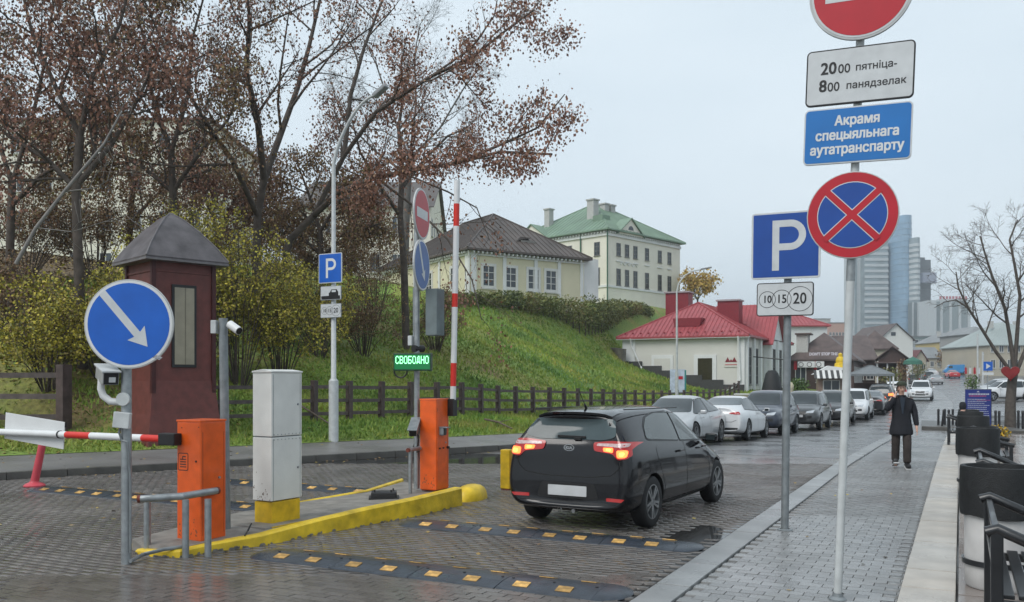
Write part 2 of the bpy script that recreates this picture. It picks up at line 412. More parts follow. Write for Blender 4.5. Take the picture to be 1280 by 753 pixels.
# flush kerb between street and sidewalk, beige granite edging, terrace slabs
kb = link('kerb_line', None, kind='structure'); me = MB().box((0,0,-.05), (.30, .985, .12)).mesh('kerb_stone', m_kerbl, bevel=.008)
for j in range(46):
    y = 3.5 + j; o = link('kerb_stone', me, kb, loc=(-2.24, y + .5, zr(y + .5) + .008 + random.uniform(-.003,.003)))
ge = link('granite_edging', None, kind='structure'); me = MB().box((0,0,-.06), (.42, .79, .16)).mesh('granite_slab', m_gran, bevel=.008)
for j in range(64):
    y = 3.9 + j * .8; link('granite_slab', me, ge, loc=(-.245, y, zr(y) + .012 + random.uniform(-.004,.004)))
me = MB().box((0,0,-.04), (.592, .592, .08)).mesh('terrace_slab', m_terr, bevel=.005)
cnt = 0
for j in range(60):
    for i in range(14):
        x, y = .28 + i * .6, 5 + j * .6; p = proj(x, y, 0)
        if p and p[0] < 1310 and cnt < 298:
            cnt += 1; link('terrace_slab', me, terr, loc=(x, y, zr(y) + .004 + random.uniform(-.003,.003)))

# puddle film along the kerb and in ruts (real water, a few mm deep, irregular outline)
m_water = M('puddle_water', (.03,.03,.03), .07, var=0, ior=1.33)
def puddle(cx, cy, rx, ry, seed):
    pts = []
    for i in range(40):
        a = 2*math.pi*i/40; k = 1 + .45 * mnoise.noise(Vector((math.cos(a)*1.5+seed, math.sin(a)*1.5, seed)))
        x, y = cx + rx*k*math.cos(a), cy + ry*k*math.sin(a); pts.append((min(x, -2.405), y, zr(y) + .0035))
    mb = MB(); mb.poly(pts); link('puddle', mb.mesh('puddle', m_water, fixn=False), kind='structure')
strip('puddle', list(np.arange(4, 19.5, .5)), lambda y: max(xk(y) + .3, -13), lambda y: -2.42, lambda x, y: zr(y) - .0085, m_water, 3)

# left kerb, footway and bank
YL = list(np.arange(-8, 76, 1.))
foot = strip('footway', YL, xk, xp, hz, M('footway_asphalt', (.16,.155,.15), .42, var=.22, scale=.7, wetvar=.13, bump=.3, bscale=40), 3)
lk = link('road_kerb', None, kind='structure')
def kpt(s):   # arc length parametrised point on the kerb line
    return s
ly = -2.0; yy = 2.0
while yy < 58:
    dx = (xk(yy + .5) - xk(yy - .5)); L = math.hypot(dx, 1); dy = 1.0 / L
    a = Vector((xk(yy), yy, zr(yy) + .055)); b = Vector((xk(yy + dy), yy + dy, zr(yy + dy) + .055))
    mb = MB(); c = (a + b) / 2; Ln = (b - a).length; mb.box((0,0,0), (.15, Ln - .008, .16))
    link('kerb_stone', mb.mesh('kerb_stone', m_kerb, bevel=.012), lk, loc=c, rz=-math.atan2(b.x - a.x, b.y - a.y)); yy += dy
def grass_mat():
    m = bpy.data.materials.new('bank_grass'); m.use_nodes = True; n = m.node_tree.nodes; l = m.node_tree.links
    b = n['Principled BSDF']; b.inputs['Roughness'].default_value = .85; g = n.new('ShaderNodeNewGeometry')
    def nz(s, d): q = n.new('ShaderNodeTexNoise'); q.inputs['Scale'].default_value = s; q.inputs['Detail'].default_value = d; l.new(g.outputs['Position'], q.inputs['Vector']); return q
    a = nz(.22, 6); r = n.new('ShaderNodeValToRGB'); e = r.color_ramp.elements
    e[0].position = .32; e[0].color = (.08,.16,.024,1); e[1].position = .5; e[1].color = (.15,.22,.032,1)
    q = e.new(.6); q.color = (.19,.20,.04,1); q = e.new(.7); q.color = (.17,.125,.05,1)
    l.new(a.outputs['Fac'], r.inputs['Fac']); f = nz(7, 6); mr = n.new('ShaderNodeMapRange'); mr.inputs['From Min'].default_value = .3; mr.inputs['From Max'].default_value = .7; mr.inputs['To Min'].default_value = .6; mr.inputs['To Max'].default_value = 1.45
    l.new(f.outputs['Fac'], mr.inputs['Value']); vm = n.new('ShaderNodeVectorMath'); vm.operation = 'SCALE'; l.new(r.outputs[0], vm.inputs[0]); l.new(mr.outputs[0], vm.inputs['Scale'])
    # fallen leaves lie thick to the south-west, under the trees
    sx = n.new('ShaderNodeSeparateXYZ'); l.new(g.outputs['Position'], sx.inputs[0])
    mp = n.new('ShaderNodeMapRange'); mp.inputs['From Min'].default_value = -19; mp.inputs['From Max'].default_value = -31; l.new(sx.outputs['X'], mp.inputs['Value'])
    my = n.new('ShaderNodeMapRange'); my.inputs['From Min'].default_value = 42; my.inputs['From Max'].default_value = 26; l.new(sx.outputs['Y'], my.inputs['Value'])
    mu = n.new('ShaderNodeMath'); mu.operation = 'MULTIPLY'; l.new(mp.outputs[0], mu.inputs[0]); l.new(my.outputs[0], mu.inputs[1])
    mix = n.new('ShaderNodeMixRGB'); l.new(mu.outputs[0], mix.inputs['Fac']); l.new(vm.outputs[0], mix.inputs['Color1'])
    f2 = nz(9, 3); r2 = n.new('ShaderNodeValToRGB'); r2.color_ramp.elements[0].position=.35; r2.color_ramp.elements[0].color = (.07,.05,.028,1); r2.color_ramp.elements[1].position=.62; r2.color_ramp.elements[1].color = (.20,.135,.065,1)
    l.new(f2.outputs['Fac'], r2.inputs['Fac']); l.new(r2.outputs[0], mix.inputs['Color2']); l.new(mix.outputs[0], b.inputs['Base Color'])
    bp = n.new('ShaderNodeBump'); bp.inputs['Strength'].default_value = .8; bp.inputs['Distance'].default_value = .08; l.new(f.outputs['Fac'], bp.inputs['Height']); l.new(bp.outputs[0], b.inputs['Normal'])
    return m
m_grass = grass_mat()
V = []; F = []; ys = list(np.arange(-14, 140, 1.)); us = [0, .25, .5, .75, 1] + [1 + k/22 for k in range(1, 23)] + [2 + k/5 for k in range(1, 11)]
for y in ys:
    p, f, c = xp(y), xf(y), float(np.interp(y, YC, XC))
    for u in us:
        x = p + (f-p)*u if u <= 1 else f + (c-f)*(u-1) if u <= 2 else c - (u-2)*60
        V.append((x, y, hz(x, y) + (.01 if u == 0 else 0)))
k = len(us)
for j in range(len(ys)-1):
    for i in range(k-1): a = j*k+i; F.append((a, a+1, a+k+1, a+k))
bank = link('grassy_bank', np_mesh('grassy_bank', V, F, m_grass), kind='structure'); shade(bank.data, 80)

def scatter_quads(name, n, samp, size, mat, up=.9, parent=None, long=1.4):
    """n small leaves lying on the ground"""
    V = []; F = []; T = []
    for i in range(n):
        x, y, z = samp(); s = size * random.uniform(.6, 1.4); a = random.uniform(0, 6.3)
        u = Vector((math.cos(a), math.sin(a), random.uniform(-.3,.3))) * s * long; v = Vector((-math.sin(a), math.cos(a), random.uniform(-.3,.3))) * s
        c = Vector((x, y, z + .015)); b = len(V); V += [c - u/2, c + v/2, c + u/2, c - v/2]; F.append((b, b+1, b+2, b+3)); T.append(random.random())
    return link(name, np_mesh(name, [tuple(p) for p in V], F, mat, T), parent, kind='stuff')
def visible(x, y, z, m=20):
    p = proj(x, y, z); return p and -m < p[0] < 1280 + m and -m < p[1] < 753 + m
m_fallen = M('fallen_leaf', (.2,.12,.04), .6, var=0, tone=[(.13,.075,.04), (.27,.17,.07), (.42,.33,.08), (.20,.11,.05)])
def samp_bank(x0, x1, y0, y1, dens=None):
    while True:
        y = random.uniform(y0, y1); x = random.uniform(x0, x1)
        if x < xp(y) - .05:
            z = hz(x, y)
            if visible(x, y, z) and (dens is None or random.random() < dens(x, y)): return x, y, z
o = scatter_quads('fallen_leaves', 26000, lambda: samp_bank(-42, -14, 10, 46, lambda x, y: min(1, max(.06, (-x - 16) / 12) * max(.15, min(1, (44 - y) / 14)))), .09, m_fallen)
o['label'] = 'brown and yellow fallen leaves covering the bank under the trees'; o['category'] = 'fallen leaves'
def on_road():
    while True:
        t = random.random(); 
        if t < .5: y = random.uniform(7, 24); x = xk(y) + abs(random.gauss(0, .35)) + .1; z = zr(y)
        elif t < .75: y = random.uniform(7, 22); x = random.uniform(xp(y), xk(y)); z = hz(x, y)
        else: y = random.uniform(6, 16); x = random.uniform(-13, -.6); z = zr(y)
        if visible(x, y, z): return x, y, z - .008
o = scatter_quads('stray_leaves', 260, on_road, .045, m_fallen)
o['label'] = 'scattered stray leaves lying on the wet pavers and in the gutter'; o['category'] = 'fallen leaves'
# grass blades on the verge and lower bank
m_blade = M('grass_blade', (.06,.13,.02), .7, var=.3, scale=.3, tone=[(.07,.15,.022), (.14,.23,.032), (.24,.29,.045), (.30,.25,.07)])
V = []; F = []; T = []
for i in range(120000):
    far = random.random() < .5
    x, y, z = samp_bank(-31, -11, 12, 78) if far else samp_bank(-21, -12, 12, 34)
    h = random.uniform(.04, .12); a = random.uniform(0, 6.3); wd = .012 if not far else .03 + .0006*y
    if far: h *= 1.3 + .012*y
    l = Vector((random.gauss(0,.05), random.gauss(0,.05), h)); b = len(V); c = Vector((x, y, z - .01)); s = Vector((math.cos(a)*wd, math.sin(a)*wd, 0))
    V += [tuple(c - s), tuple(c + s), tuple(c + l)]; F.append((b, b+1, b+2)); T.append(min(1, max(0, .45 + .6 * mnoise.noise(Vector((x*.35, y*.35, 3))) + random.gauss(0,.15))))
o = link('grass', np_mesh('grass', V, F, m_blade, T), label='short green grass growing on the verge and lower bank', cat='grass', kind='stuff')

# ================================================================== STREET FURNITURE
m_galv = M('galvanised_steel', (.30,.32,.33), .42, metal=.55, var=.2, scale=14, bump=.1)
m_galvd = M('dull_grey_steel', (.22,.24,.25), .5, metal=.4, var=.2, scale=10)
m_paleg = M('pale_grey_paint', (.48,.50,.50), .45, var=.12, scale=9, bump=.1)
m_white = M('white_sheet', (.62,.63,.63), .38, var=.05, scale=5)
m_offw = M('aged_white_reflective', (.52,.54,.55), .4, var=.08, scale=8)
m_blue = M('sign_blue', (.004,.10,.47), .38, var=.08, scale=5, ior=1.5)
m_blued = M('deep_sign_blue', (.008,.06,.29), .38, var=.08, scale=5)
m_bluel = M('light_sign_blue', (.012,.15,.44), .38, var=.06, scale=5)
m_red = M('sign_red', (.42,.010,.022), .4, var=.08, scale=5)
m_black = M('black_paint', (.014,.014,.015), .45, var=.2, scale=8)
m_blacks = M('black_plastic', (.02,.02,.022), .5, var=.1)
m_orange = M('orange_paint', (.72,.105,.012), .38, var=.14, scale=7, coat=.2, bump=.04)
m_yel = M('yellow_road_paint', (.62,.40,.015), .48, var=.25, scale=7, bump=.35, bscale=25, detail=8)
m_cab = M('cabinet_white', (.66,.66,.63), .45, var=.07, scale=4, bump=.1)
m_rw = M('barrier_red', (.60,.03,.02), .35, var=.05)
m_bw = M('barrier_white', (.66,.67,.67), .35, var=.05)
m_rubber = M('speed_bump_rubber', (.030,.038,.050), .3, var=.25, scale=9, bump=.35, bscale=60, wetvar=.1)
m_bumpy = M('speed_bump_yellow', (.46,.27,.08), .5, var=.5, scale=16, objrand=.35)
m_conc = M('weathered_concrete', (.20,.185,.165), .6, var=.3, scale=5, bump=.4, bscale=30)
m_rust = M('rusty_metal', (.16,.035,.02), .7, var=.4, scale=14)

PI_ = math.pi
def disc(mb, r, y0, y1, n=48, mi=0):
    mb.prism([(r*math.cos(2*math.pi*i/n), r*math.sin(2*math.pi*i/n)) for i in range(n)], y0, y1, 'XZ', mi); return mb
def rrect(wd, ht, r, n=6):
    pts = []
    for cx, cz, a0 in ((wd/2-r, ht/2-r, 0), (-wd/2+r, ht/2-r, 90), (-wd/2+r, -ht/2+r, 180), (wd/2-r, -ht/2+r, 270)):
        for i in range(n + 1): a = R_(a0 + 90*i/n); pts.append((cx + r*math.cos(a), cz + r*math.sin(a)))
    return pts
def ring(mb, r0, r1, y0, y1, n=48, mi=0):
    mb.lathe([(r0, y0), (r1, y0), (r1, y1), (r0, y1), (r0, y0)], n=n, axis='Y', mi=mi); return mb
def plate(parent, x, z, wd, ht, face, rim, r=.03, y=0., th=.025, rimw=.012, name='sign_plate'):
    mb = MB(); mb.prism(rrect(wd, ht, r), y, y - th, 'XZ'); p = mb.build(name, rim, parent, bevel=.003); p.location = (x, 0, z)
    f = MB(); f.prism(rrect(wd - 2*rimw, ht - 2*rimw, max(.005, r - rimw)), y - th, y - th - .002, 'XZ'); f.build('sign_face', face, p)
    for dz in (-ht*.28, ht*.28): MB().box((0, y + .02, dz), (wd*.8, .02, .03)).build('bracket', m_galvd, p)
    return p
def round_sign(parent, x, z, R, kind, y=0., th=.025):
    rim = m_offw if kind != 'keep' else m_white
    p = disc(MB(), R, y, y - th).build('sign_disc', M('sign_rim_grey', (.42,.43,.43), .4, var=.1), parent, bevel=.004); p.location = (x, 0, z)
    yf = y - th
    for dz in (-R*.4, R*.4): MB().box((0, y + .02, dz), (R*1.3, .02, .03)).build('bracket', m_galvd, p)
    if kind == 'noentry':
        disc(MB(), R*.95, yf, yf - .002).build('white_border', m_offw, p); disc(MB(), R*.91, yf-.002, yf - .004).build('red_field', m_red, p)
        MB().box((0, yf - .005, 0), (R*1.36, .002, R*.38)).build('white_bar', m_offw, p)
    elif kind == 'nostop':
        disc(MB(), R*.975, yf, yf - .002).build('red_ring', m_red, p); disc(MB(), R*.765, yf-.002, yf - .004).build('white_line', m_offw, p)
        disc(MB(), R*.745, yf-.004, yf - .006).build('blue_field', m_blued, p)
        for s in (1, -1):
            for wdt, m_, yy, L in ((R*.185, m_offw, .0065, 1.50), (R*.145, m_red, .0082, 1.62)):
                MB().box((0, yf - yy, 0), (R*L, .0016, wdt), rot=Matrix.Rotation(R_(44*s), 3, 'Y')).build('diagonal_bar', m_, p).location = (0, -.0002 * (s+1), 0)
    elif kind in ('keep', 'keep2'):
        disc(MB(), R*.97, yf, yf - .002).build('white_border', m_white, p); disc(MB(), R*.915, yf-.002, yf - .004).build('blue_field', m_blue if kind == 'keep' else M('faded_sign_blue', (.03,.10,.30), .4), p)
        a = R_(-50 if kind == 'keep' else -64); ca, sa = math.cos(a), math.sin(a)
        L0, L1, h = -.92*R, .66*R, .085*R
        pts = [(L0, -h), (.30*R, -h), (.26*R, -.25*R), (L1, 0), (.26*R, .25*R), (.30*R, h), (L0, h)]
        pts = [(px_*ca - pz_*sa, px_*sa + pz_*ca) for px_, pz_ in pts]
        MB().prism(pts, yf - .004, yf - .006, 'XZ').build('arrow', m_offw, p)
    return p
def coins(parent, x, z, s, y, big=1.):
    """10 15 20 minute circles"""
    for dx, r, t in ((-.2, .098, '10'), (-.035, .112, '15'), (.17, .145, '20')):
        g = ring(MB(), r*s, r*s - .006*s, y, y - .0015, 32).build('circle', m_black, parent); g.location = (x + dx*s, 0, z)
        text(t, r*1.25*s, m_black, parent, x + dx*s, y - .002, z, sx=.85, thick=.002*s)

# --- tall pole on the right: no entry, two plates, no stopping
def pole(parent, h, r, mat=None, lean=0., ns=1, name='pole', z0=0.):
    return MB().tube([(0,0,z0), (0,0,z0 + h)], r, 14).build(name, mat or m_galv, parent, smooth=True)
b = G(1047, 750); lean = math.atan2(.19, 5.0)
t = thing('sign_post', 'tall pale pole with no entry sign, two text plates and a no stopping sign', 'sign post', b)
t.rotation_euler = (0, lean, 0)
po = pole(t, 5.45, .033, m_paleg)
MB().lathe([(.07,0),(.07,.01),(.045,.03),(.04,.06)], n=16).build('base_collar', m_galvd, t, smooth=True)
MB().tube([(0,0,3.1),(0,0,2.62)], .0355, 14).build('pole_sleeve', m_galv, t, smooth=True)
def toz(px, py): return ZY(py, b_d)
b_d = proj(*b)[2]
round_sign(t, 0, ZY(272, b_d), .352, 'nostop', y=-.05)
pl = plate(t, .01, ZY(173, b_d), .82, .455, m_bluel, m_offw, r=.04, y=-.05)
for i, s_ in enumerate(('Акрамя', 'спецыяльнага', 'аутатранспарту')):
    text(s_, .108, m_white, pl, 0, -.0785, .115 - i*.115, thick=.0032, sx=.86)
pl = plate(t, .01, ZY(100, b_d), .82, .455, m_offw, m_black, r=.04, y=-.05)
for zz, a_, b_ in ((.055, '20', 'пятніца-'), (-.085, '8', 'панядзелак')):
    text(a_, .135, m_black, pl, -.235 if a_ == '20' else -.275, -.0785, zz + .012, sx=.92, thick=.003)
    text('00', .105, m_black, pl, -.115 if a_ == '20' else -.192, -.0785, zz, sx=.92, thick=.001)
    text(b_, .080, m_black, pl, .125 if a_ == '20' else .128, -.0785, zz, thick=.001)
round_sign(t, 0, ZY(-3, b_d), .40, 'noentry', y=-.05)

# --- parking sign pole
b = G(981, 663); b_d = proj(*b)[2]
t = thing('sign_post', 'grey steel pole with big blue P sign and a 10 15 20 plate below', 'sign post', b); t.rotation_euler = (0, R_(.7), 0)
pole(t, 3.35, .045, m_galvd); MB().lathe([(.09,0),(.09,.012),(.06,.02)], n=16).build('base_collar', m_galvd, t)
def letterP(parent, x, z, h, y, mat):
    wd = h*.135; mb = MB()
    mb.box((x - h*.22, y - .001, z), (wd, .002, h))
    pts = []; n = 16; cx = x - .02*h
    ro, ri = h*.30, h*.165
    for i in range(n+1): a = R_(90 - 180*i/n); pts.append((cx + h*.08 + ro*math.cos(a), z + h*.2 + ro*math.sin(a)))
    inn = []
    for i in range(n+1): a = R_(-90 + 180*i/n); inn.append((cx + h*.08 + ri*math.cos(a), z + h*.2 + ri*math.sin(a)))
    x0 = x - h*.22 + wd/2 - .002
    top = [(x0, z + h*.2 + ro)] + pts + [(x0, z + h*.2 - ro), (x0, z + h*.2 - ri)] + inn + [(x0, z + h*.2 + ri)]
    mb.prism(top, y - .0004, y - .0022, 'XZ'); return mb.build('letter_p', mat, parent)
pl = plate(t, -.02, ZY(308, b_d), .80, .80, m_blued, m_offw, r=.035, y=-.06, rimw=.022)
letterP(pl, .02, 0, .60, -.087, m_offw)
pl = plate(t, -.02, ZY(375, b_d), .66, .40, m_offw, m_black, r=.035, y=-.06, rimw=.012)
coins(pl, 0, 0, 1.02, -.0875)

# --- lamp post with parking signs on the left verge
d = 22.6; b = W(417, d); b.z = hz(b.x, b.y) 
t = thing('street_lamp', 'slim white street lamp on the verge carrying a blue P sign and two plates', 'street lamp', b)
ztop = ZY(205, d) - b.z; zt = ZY(476, d) - b.z
MB().tube([(0,0,-.1), (0,0,zt)], .125, 16).build('pole_base', m_paleg, t, smooth=True)
MB().tube([(0,0,zt), (0,0,zt+.06), (0,0,ztop)], [.115,.068,.05], 14).build('pole', m_paleg, t, smooth=True)
arm = [(0,0,ztop)]
ex, ez = (483-417)/FOC*d/.89, ZY(128, d) - b.z
for i in range(1, 9): u = i/8; arm.append((ex*u**1.25*.86, 0, ztop + (ez-ztop)*(1-(1-u)**1.7)))
MB().tube(arm, [.048 - .002*i for i in range(9)], 10).build('arm', m_paleg, t, smooth=True)
hd = MB(); hd.beam((ex*.84,0,ez-.04),(ex*1.08,0,ez+.18),.20,.10); hd.build('lamp_head', M('lamp_head_grey', (.25,.26,.27), .4), t, bevel=.03)
pl = plate(t, -.02, ZY(336, d)-b.z, .74, .76, m_blue, m_offw, r=.03, y=-.09, rimw=.02); letterP(pl, .01, 0, .50, -.117, m_white)
pl = plate(t, 0, ZY(367, d)-b.z, .66, .36, m_offw, m_galvd, r=.02, y=-.09)
mb = MB(); mb.box((0,-.118,-.115),(.60,.004,.09)); mb.prism([(-.06,-.07),(.24,-.07),(.24,.02),(.19,.09),(.02,.09),(-.02,.02),(-.06,0)], -.117,-.12,'XZ'); mb.build('car_pictogram', m_black, pl)
MB().box((.10,-.1215,.045),(.13,.002,.05)).build('pictogram_window', m_offw, pl)
pl = plate(t, 0, ZY(389, d)-b.z, .66, .36, m_offw, m_galvd, r=.02, y=-.09); coins(pl, 0, 0, .98, -.1175)

# --- centre pole beside the second barrier
zi = .17
b = G(521, 611, zi); d = proj(*b)[2]
t = thing('sign_post', 'grey pole by the raised barrier with turned no entry and blue arrow signs', 'sign post', b)
H = ZY(250, d) - zi
pole(t, H, .042)
for k_, (py, kd, R) in enumerate(((268, 'noentry', .385), (332, 'keep2', .385))):
    round_sign(t, 0, ZY(py, d) - zi, R, kd, y=-.06).rotation_euler = (0, 0, R_(105))
MB().tube([(-.05,.02,ZY(360,d)-zi),(-.05,.02,ZY(430,d)-zi)], .03, 10).build('conduit', m_galvd, t, smooth=True)
MB().box((-.09,-.02,ZY(426,d)-zi),(.07,.08,.15)).build('junction_box', m_paleg, t, bevel=.01)
MB().tube([(-.02,-.06,ZY(436,d)-zi),(.03,.12,ZY(436,d)-zi)], .055, 14).build('camera_dome', m_black, t, smooth=True)
# grey cabinet panel behind the pole
zb = ZY(420, d) - zi; zt = ZY(362, d) - zi
MB().box((.26, .10, (zb+zt)/2), (.20,.22,zt-zb)).build('grey_box', M('grey_cabinet', (.13,.16,.165), .5), t, bevel=.01)
# LED matrix display
wd, ht = 48/FOC*d, 22/FOC*d
t2 = thing('led_display', 'green lit matrix display reading a word, on the pole in front of the hill', 'display', b + Vector((-.03, 0, 0)), rz=R_(18))
e_z = ZY(453, d) - zi
MB().box((0,-.12, e_z), (wd, .1, ht)).build('housing', M('dark_green_housing', (.015,.05,.025), .4), t2, bevel=.008)
MB().box((0,-.171, e_z), (wd*.94, .004, ht*.82)).build('screen', M('led_screen', (.005,.04,.015), .25, emis=(.01,.16,.05), estr=.7, var=0), t2)
m_led = M('led_green', (.1,.6,.2), .4, emis=(.28,1.0,.42), estr=2.2, var=0)
FONT = {'С':("01110","10001","10000","10000","10000","10001","01110"),'В':("11110","10001","10001","11110","10001","10001","11110"),
 'О':("01110","10001","10001","10001","10001","10001","01110"),'Б':("11111","10000","10000","11110","10001","10001","11110"),
 'Д':("00110","01010","01010","01010","01010","11111","10001"),'Н':("10001","10001","10001","11111","10001","10001","10001")}
mb = MB(); pit = wd*.9/48
for ci, ch in enumerate('СВОБОДНО'):
    for r0, row in enumerate(FONT[ch]):
        for c0, v in enumerate(row):
            if v == '1': mb.box(((ci*6 + c0 - 23)*pit, -.1745, e_z + ht*.12 + (3 - r0)*pit*1.55), (pit*.92, .003, pit*1.35))
mb.build('lettering', m_led, t2, fixn=False)
MB().tube([(-.19 - .1*math.cos(a), -.12, e_z - ht/2 - .1*math.sin(a)) for a in [math.pi*k/10 for k in range(11)]], .012, 8).build('cable', m_black, t2, smooth=True)
# two bullet cameras on the pole
def bullet_cam(label, base, h, yaw, tilt, L=.36, mat=None):
    t = thing('security_camera', label, 'camera', base, rz=yaw)
    rot = Matrix.Rotation(tilt, 3, 'X'); c = Vector((0, -.22, h))
    mb = MB(); mb.box(c, (.12, L, .115), rot=rot); body = mb.build('body', mat or m_galvd, t, bevel=.018)
    MB().box(c + rot @ Vector((0, -L*.08, .066)), (.145, L*1.1, .012), rot=rot).build('sun_shield', mat or m_galvd, body, bevel=.003)
    f = c + rot @ Vector((0, -L/2 - .003, 0)); mb = MB(); mb.box(f, (.10, .008, .095), rot=rot); ln = mb.build('lens', m_black, body)
    MB().tube([(0,0,h-.05), (0,-.1,h-.08), c + rot @ Vector((0,.05,-.06))], .022, 8).build('bracket', m_paleg, t, smooth=True)
    MB().tube([(0,-.03,h-.06), (.04,-.12,h-.2), (.02,-.05,h-.3), (-.06,0,h-.33), (-.02,.02,h-.22)], .01, 6).build('cable', m_black, t, smooth=True)
    return t
bullet_cam('grey box camera low on the centre pole pointing toward the near lane', b + Vector((0,0,0)), ZY(533, d) - zi, R_(25), R_(22), .42)
bullet_cam('grey box camera low on the centre pole pointing away down the street', b + Vector((.03,0,0)), ZY(538, d) - zi, R_(100), R_(4), .42)

# --- left pole with the big blue keep-right sign
b = G(158, 705); d = proj(*b)[2]
t = thing('sign_post', 'grey pole at the island tip with a big round blue sign and white down-right arrow', 'sign post', b, rz=YAW)
pole(t, ZY(400, d), .05)
p = round_sign(t, .06, ZY(406, d), 55.5/FOC*d, 'keep', y=-.06)
mb = MB(); mb.poly([(-.335,-.0872,.09),(-.30,-.0872,.05),(-.26,-.0872,.06),(-.235,-.0872,.1),(-.27,-.0872,.12),(-.31,-.0872,.125)]); mb.build('sticker_remnant', M('red_sticker', (.3,.04,.03), .5, var=.6, scale=60), p, fixn=False)
mb = MB()
for q in ((-.22,.11),(-.245,.135),(.36,.06),(.345,.0),(.375,.02),(-.08,-.22),(-.17,.02),(-.21,-.12)):
    mb.box((q[0], -.0868, q[1]), (.018, .001, .008), rot=Matrix.Rotation(random.uniform(0,3), 3, 'Y'))
mb.build('scratch', m_offw, p)
mb = MB(); mb.poly([(.20,-.0872,-.27),(.24,-.0872,-.33),(.30,-.0872,-.35),(.33,-.0872,-.325),(.27,-.0872,-.30),(.24,-.0872,-.26)]); mb.build('sticker_remnant', M('grey_sticker', (.3,.3,.32), .5, var=.6, scale=70), p, fixn=False)
# camera on curved arm + junction box
t = thing('security_camera', 'white curved bracket with box camera on the big blue arrow sign pole', 'camera', b, rz=YAW)
def loc_px(px, py, dd=0.): # local coords in a frame yawed with the camera at the pole base
    return Vector(((px - 158)/FOC*(d+dd), dd, ZY(py, d+dd)))
pts = [loc_px(158,500), loc_px(150,503), loc_px(138,502), loc_px(129,495), loc_px(126,486), loc_px(127,474)]
MB().tube(pts, [.03,.034,.036,.036,.034,.034], 12).build('bracket', m_white, t, smooth=True)
MB().lathe([(0,-.01),(.065,-.01),(.065,.02),(0,.02)], c=loc_px(157,499)+Vector((0,-.06,0)), n=16, axis='Y').build('mounting_ring', m_paleg, t)
rot = Matrix.Rotation(R_(38), 3, 'Z') @ Matrix.Rotation(R_(14), 3, 'X'); c = loc_px(134, 469)
body = MB().box(c, (.15,.30,.13), rot=rot).build('body', M('camera_grey', (.30,.31,.31), .4), t, bevel=.012)
MB().box(c + rot @ Vector((0,0,.07)), (.175,.34,.014), rot=rot).build('sun_shield', m_paleg, body)
MB().box(c + rot @ Vector((0,-.153,0)), (.13,.008,.11), rot=rot).build('front_panel', m_blacks, body)
MB().box(c + rot @ Vector((.01,-.159,-.01)), (.06,.006,.05), rot=rot).build('lens_glare', m_white, body)
t2 = MB().box(loc_px(157, 525) + Vector((0,-.075,0)), (.16,.06,.155), rot=Matrix.Rotation(R_(6), 3, 'Y')).build('junction_box', m_paleg, t, bevel=.008)
MB().tube([loc_px(155,532)+Vector((0,-.06,0)), loc_px(152,540)+Vector((0,-.06,0)), loc_px(155,550)+Vector((0,-.05,0)), loc_px(162,552)+Vector((0,-.055,0)), loc_px(166,600)+Vector((0,-.05,0)), loc_px(166,690)+Vector((0,-.05,0))], .011, 6).build('cable', m_galvd, t, smooth=True)

# --- thin pole behind barrier 1 with small camera
b = G(283, 668, .05); d = proj(*b)[2]
t = thing('camera_post', 'plain grey steel pole behind the near orange barrier, camera on top', 'post', b)
MB().tube([(0,0,-.05), (-.05,-.0,ZY(398,d)-.05)], .05, 14).build('pole', m_galvd, t, smooth=True)
t = thing('security_camera', 'small white camera on top of the plain pole beside the red booth', 'camera', b, rz=YAW)
z0 = ZY(409, d) - .05
MB().box((-.085-.05,0,z0+.0),(.06,.1,.15)).build('junction_box', m_paleg, t, bevel=.006)
body = MB().tube([(.04,-.0,z0+.03),(.17,-.08,z0-.05)], .048, 14).build('body', m_white, t, smooth=True)
MB().tube([(.171,-.081,z0-.05),(.176,-.084,z0-.053)], .04, 12).build('lens', m_black, body)

# --- barriers
def barrier_box(name, label, cx, cy, z0, wx, wy, h, rz=0.):
    t = thing(name, label, 'barrier', (cx, cy, z0), rz=rz)
    mb = MB(); mb.box((0,0,h/2), (wx, wy, h)); mb.build('housing', m_orange, t, bevel=.018)
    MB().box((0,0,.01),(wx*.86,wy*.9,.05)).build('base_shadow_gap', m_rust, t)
    MB().box((0,0,h+.004),(wx*1.03,wy*1.03,.022)).build('lid', m_orange, t, bevel=.006)
    sm_ = MB().box((0,0,0),(.004,.003,h*.86)).mesh('door_seam', m_rust)
    link('door_seam', sm_, t, loc=(wx/2+.0005, -wy/2+.03, h*.48), rz=PI_/2); link('door_seam', sm_, t, loc=(wx/2+.0005, wy/2-.03, h*.48), rz=PI_/2)
    MB().tube([(wx/2,wy*.22,h*.52),(wx/2+.012,wy*.22,h*.52)], .014, 10).build('door_lock', m_galv, t)
    mb = MB(); r = random.Random(int(cx*100))
    for k in range(26):
        q = (r.uniform(-wx/2+.03,wx/2-.03), h*.03+abs(r.gauss(0,.09))); s_ = r.uniform(.003,.012); mb.poly([(q[0]+s_*math.cos(a_)*r.uniform(.5,1), -wy/2-.0006, q[1]+s_*1.5*math.sin(a_)*r.uniform(.5,1)) for a_ in [0,1,2.1,3.2,4.2,5.3]])
    mb.build('paint_chips', M('mud_splash', (.13,.075,.045), .8, var=.2), t, fixn=False, kind='stuff')
    return t
z0 = .09
c0 = W(252, 9.55); h1 = ZY(528, 9.2) - z0
t = barrier_box('boom_barrier', 'orange barrier cabinet with its red and white arm lowered across the left lane', c0.x, c0.y, z0, .35, .36, h1)
t.name = 'boom_barrier'
fz = ZY(581, 9.1) - z0
lab = MB(); lab.prism(rrect(.15,.19,.02), -.1805, -.1815, 'XZ'); lb = lab.build('warning_label', m_black, t); lb.location = (-.08, 0, fz)
l2 = MB(); l2.prism(rrect(.132,.172,.015), -.1815, -.1822, 'XZ'); l2.build('label_field', m_orange, lb)
mb = MB()
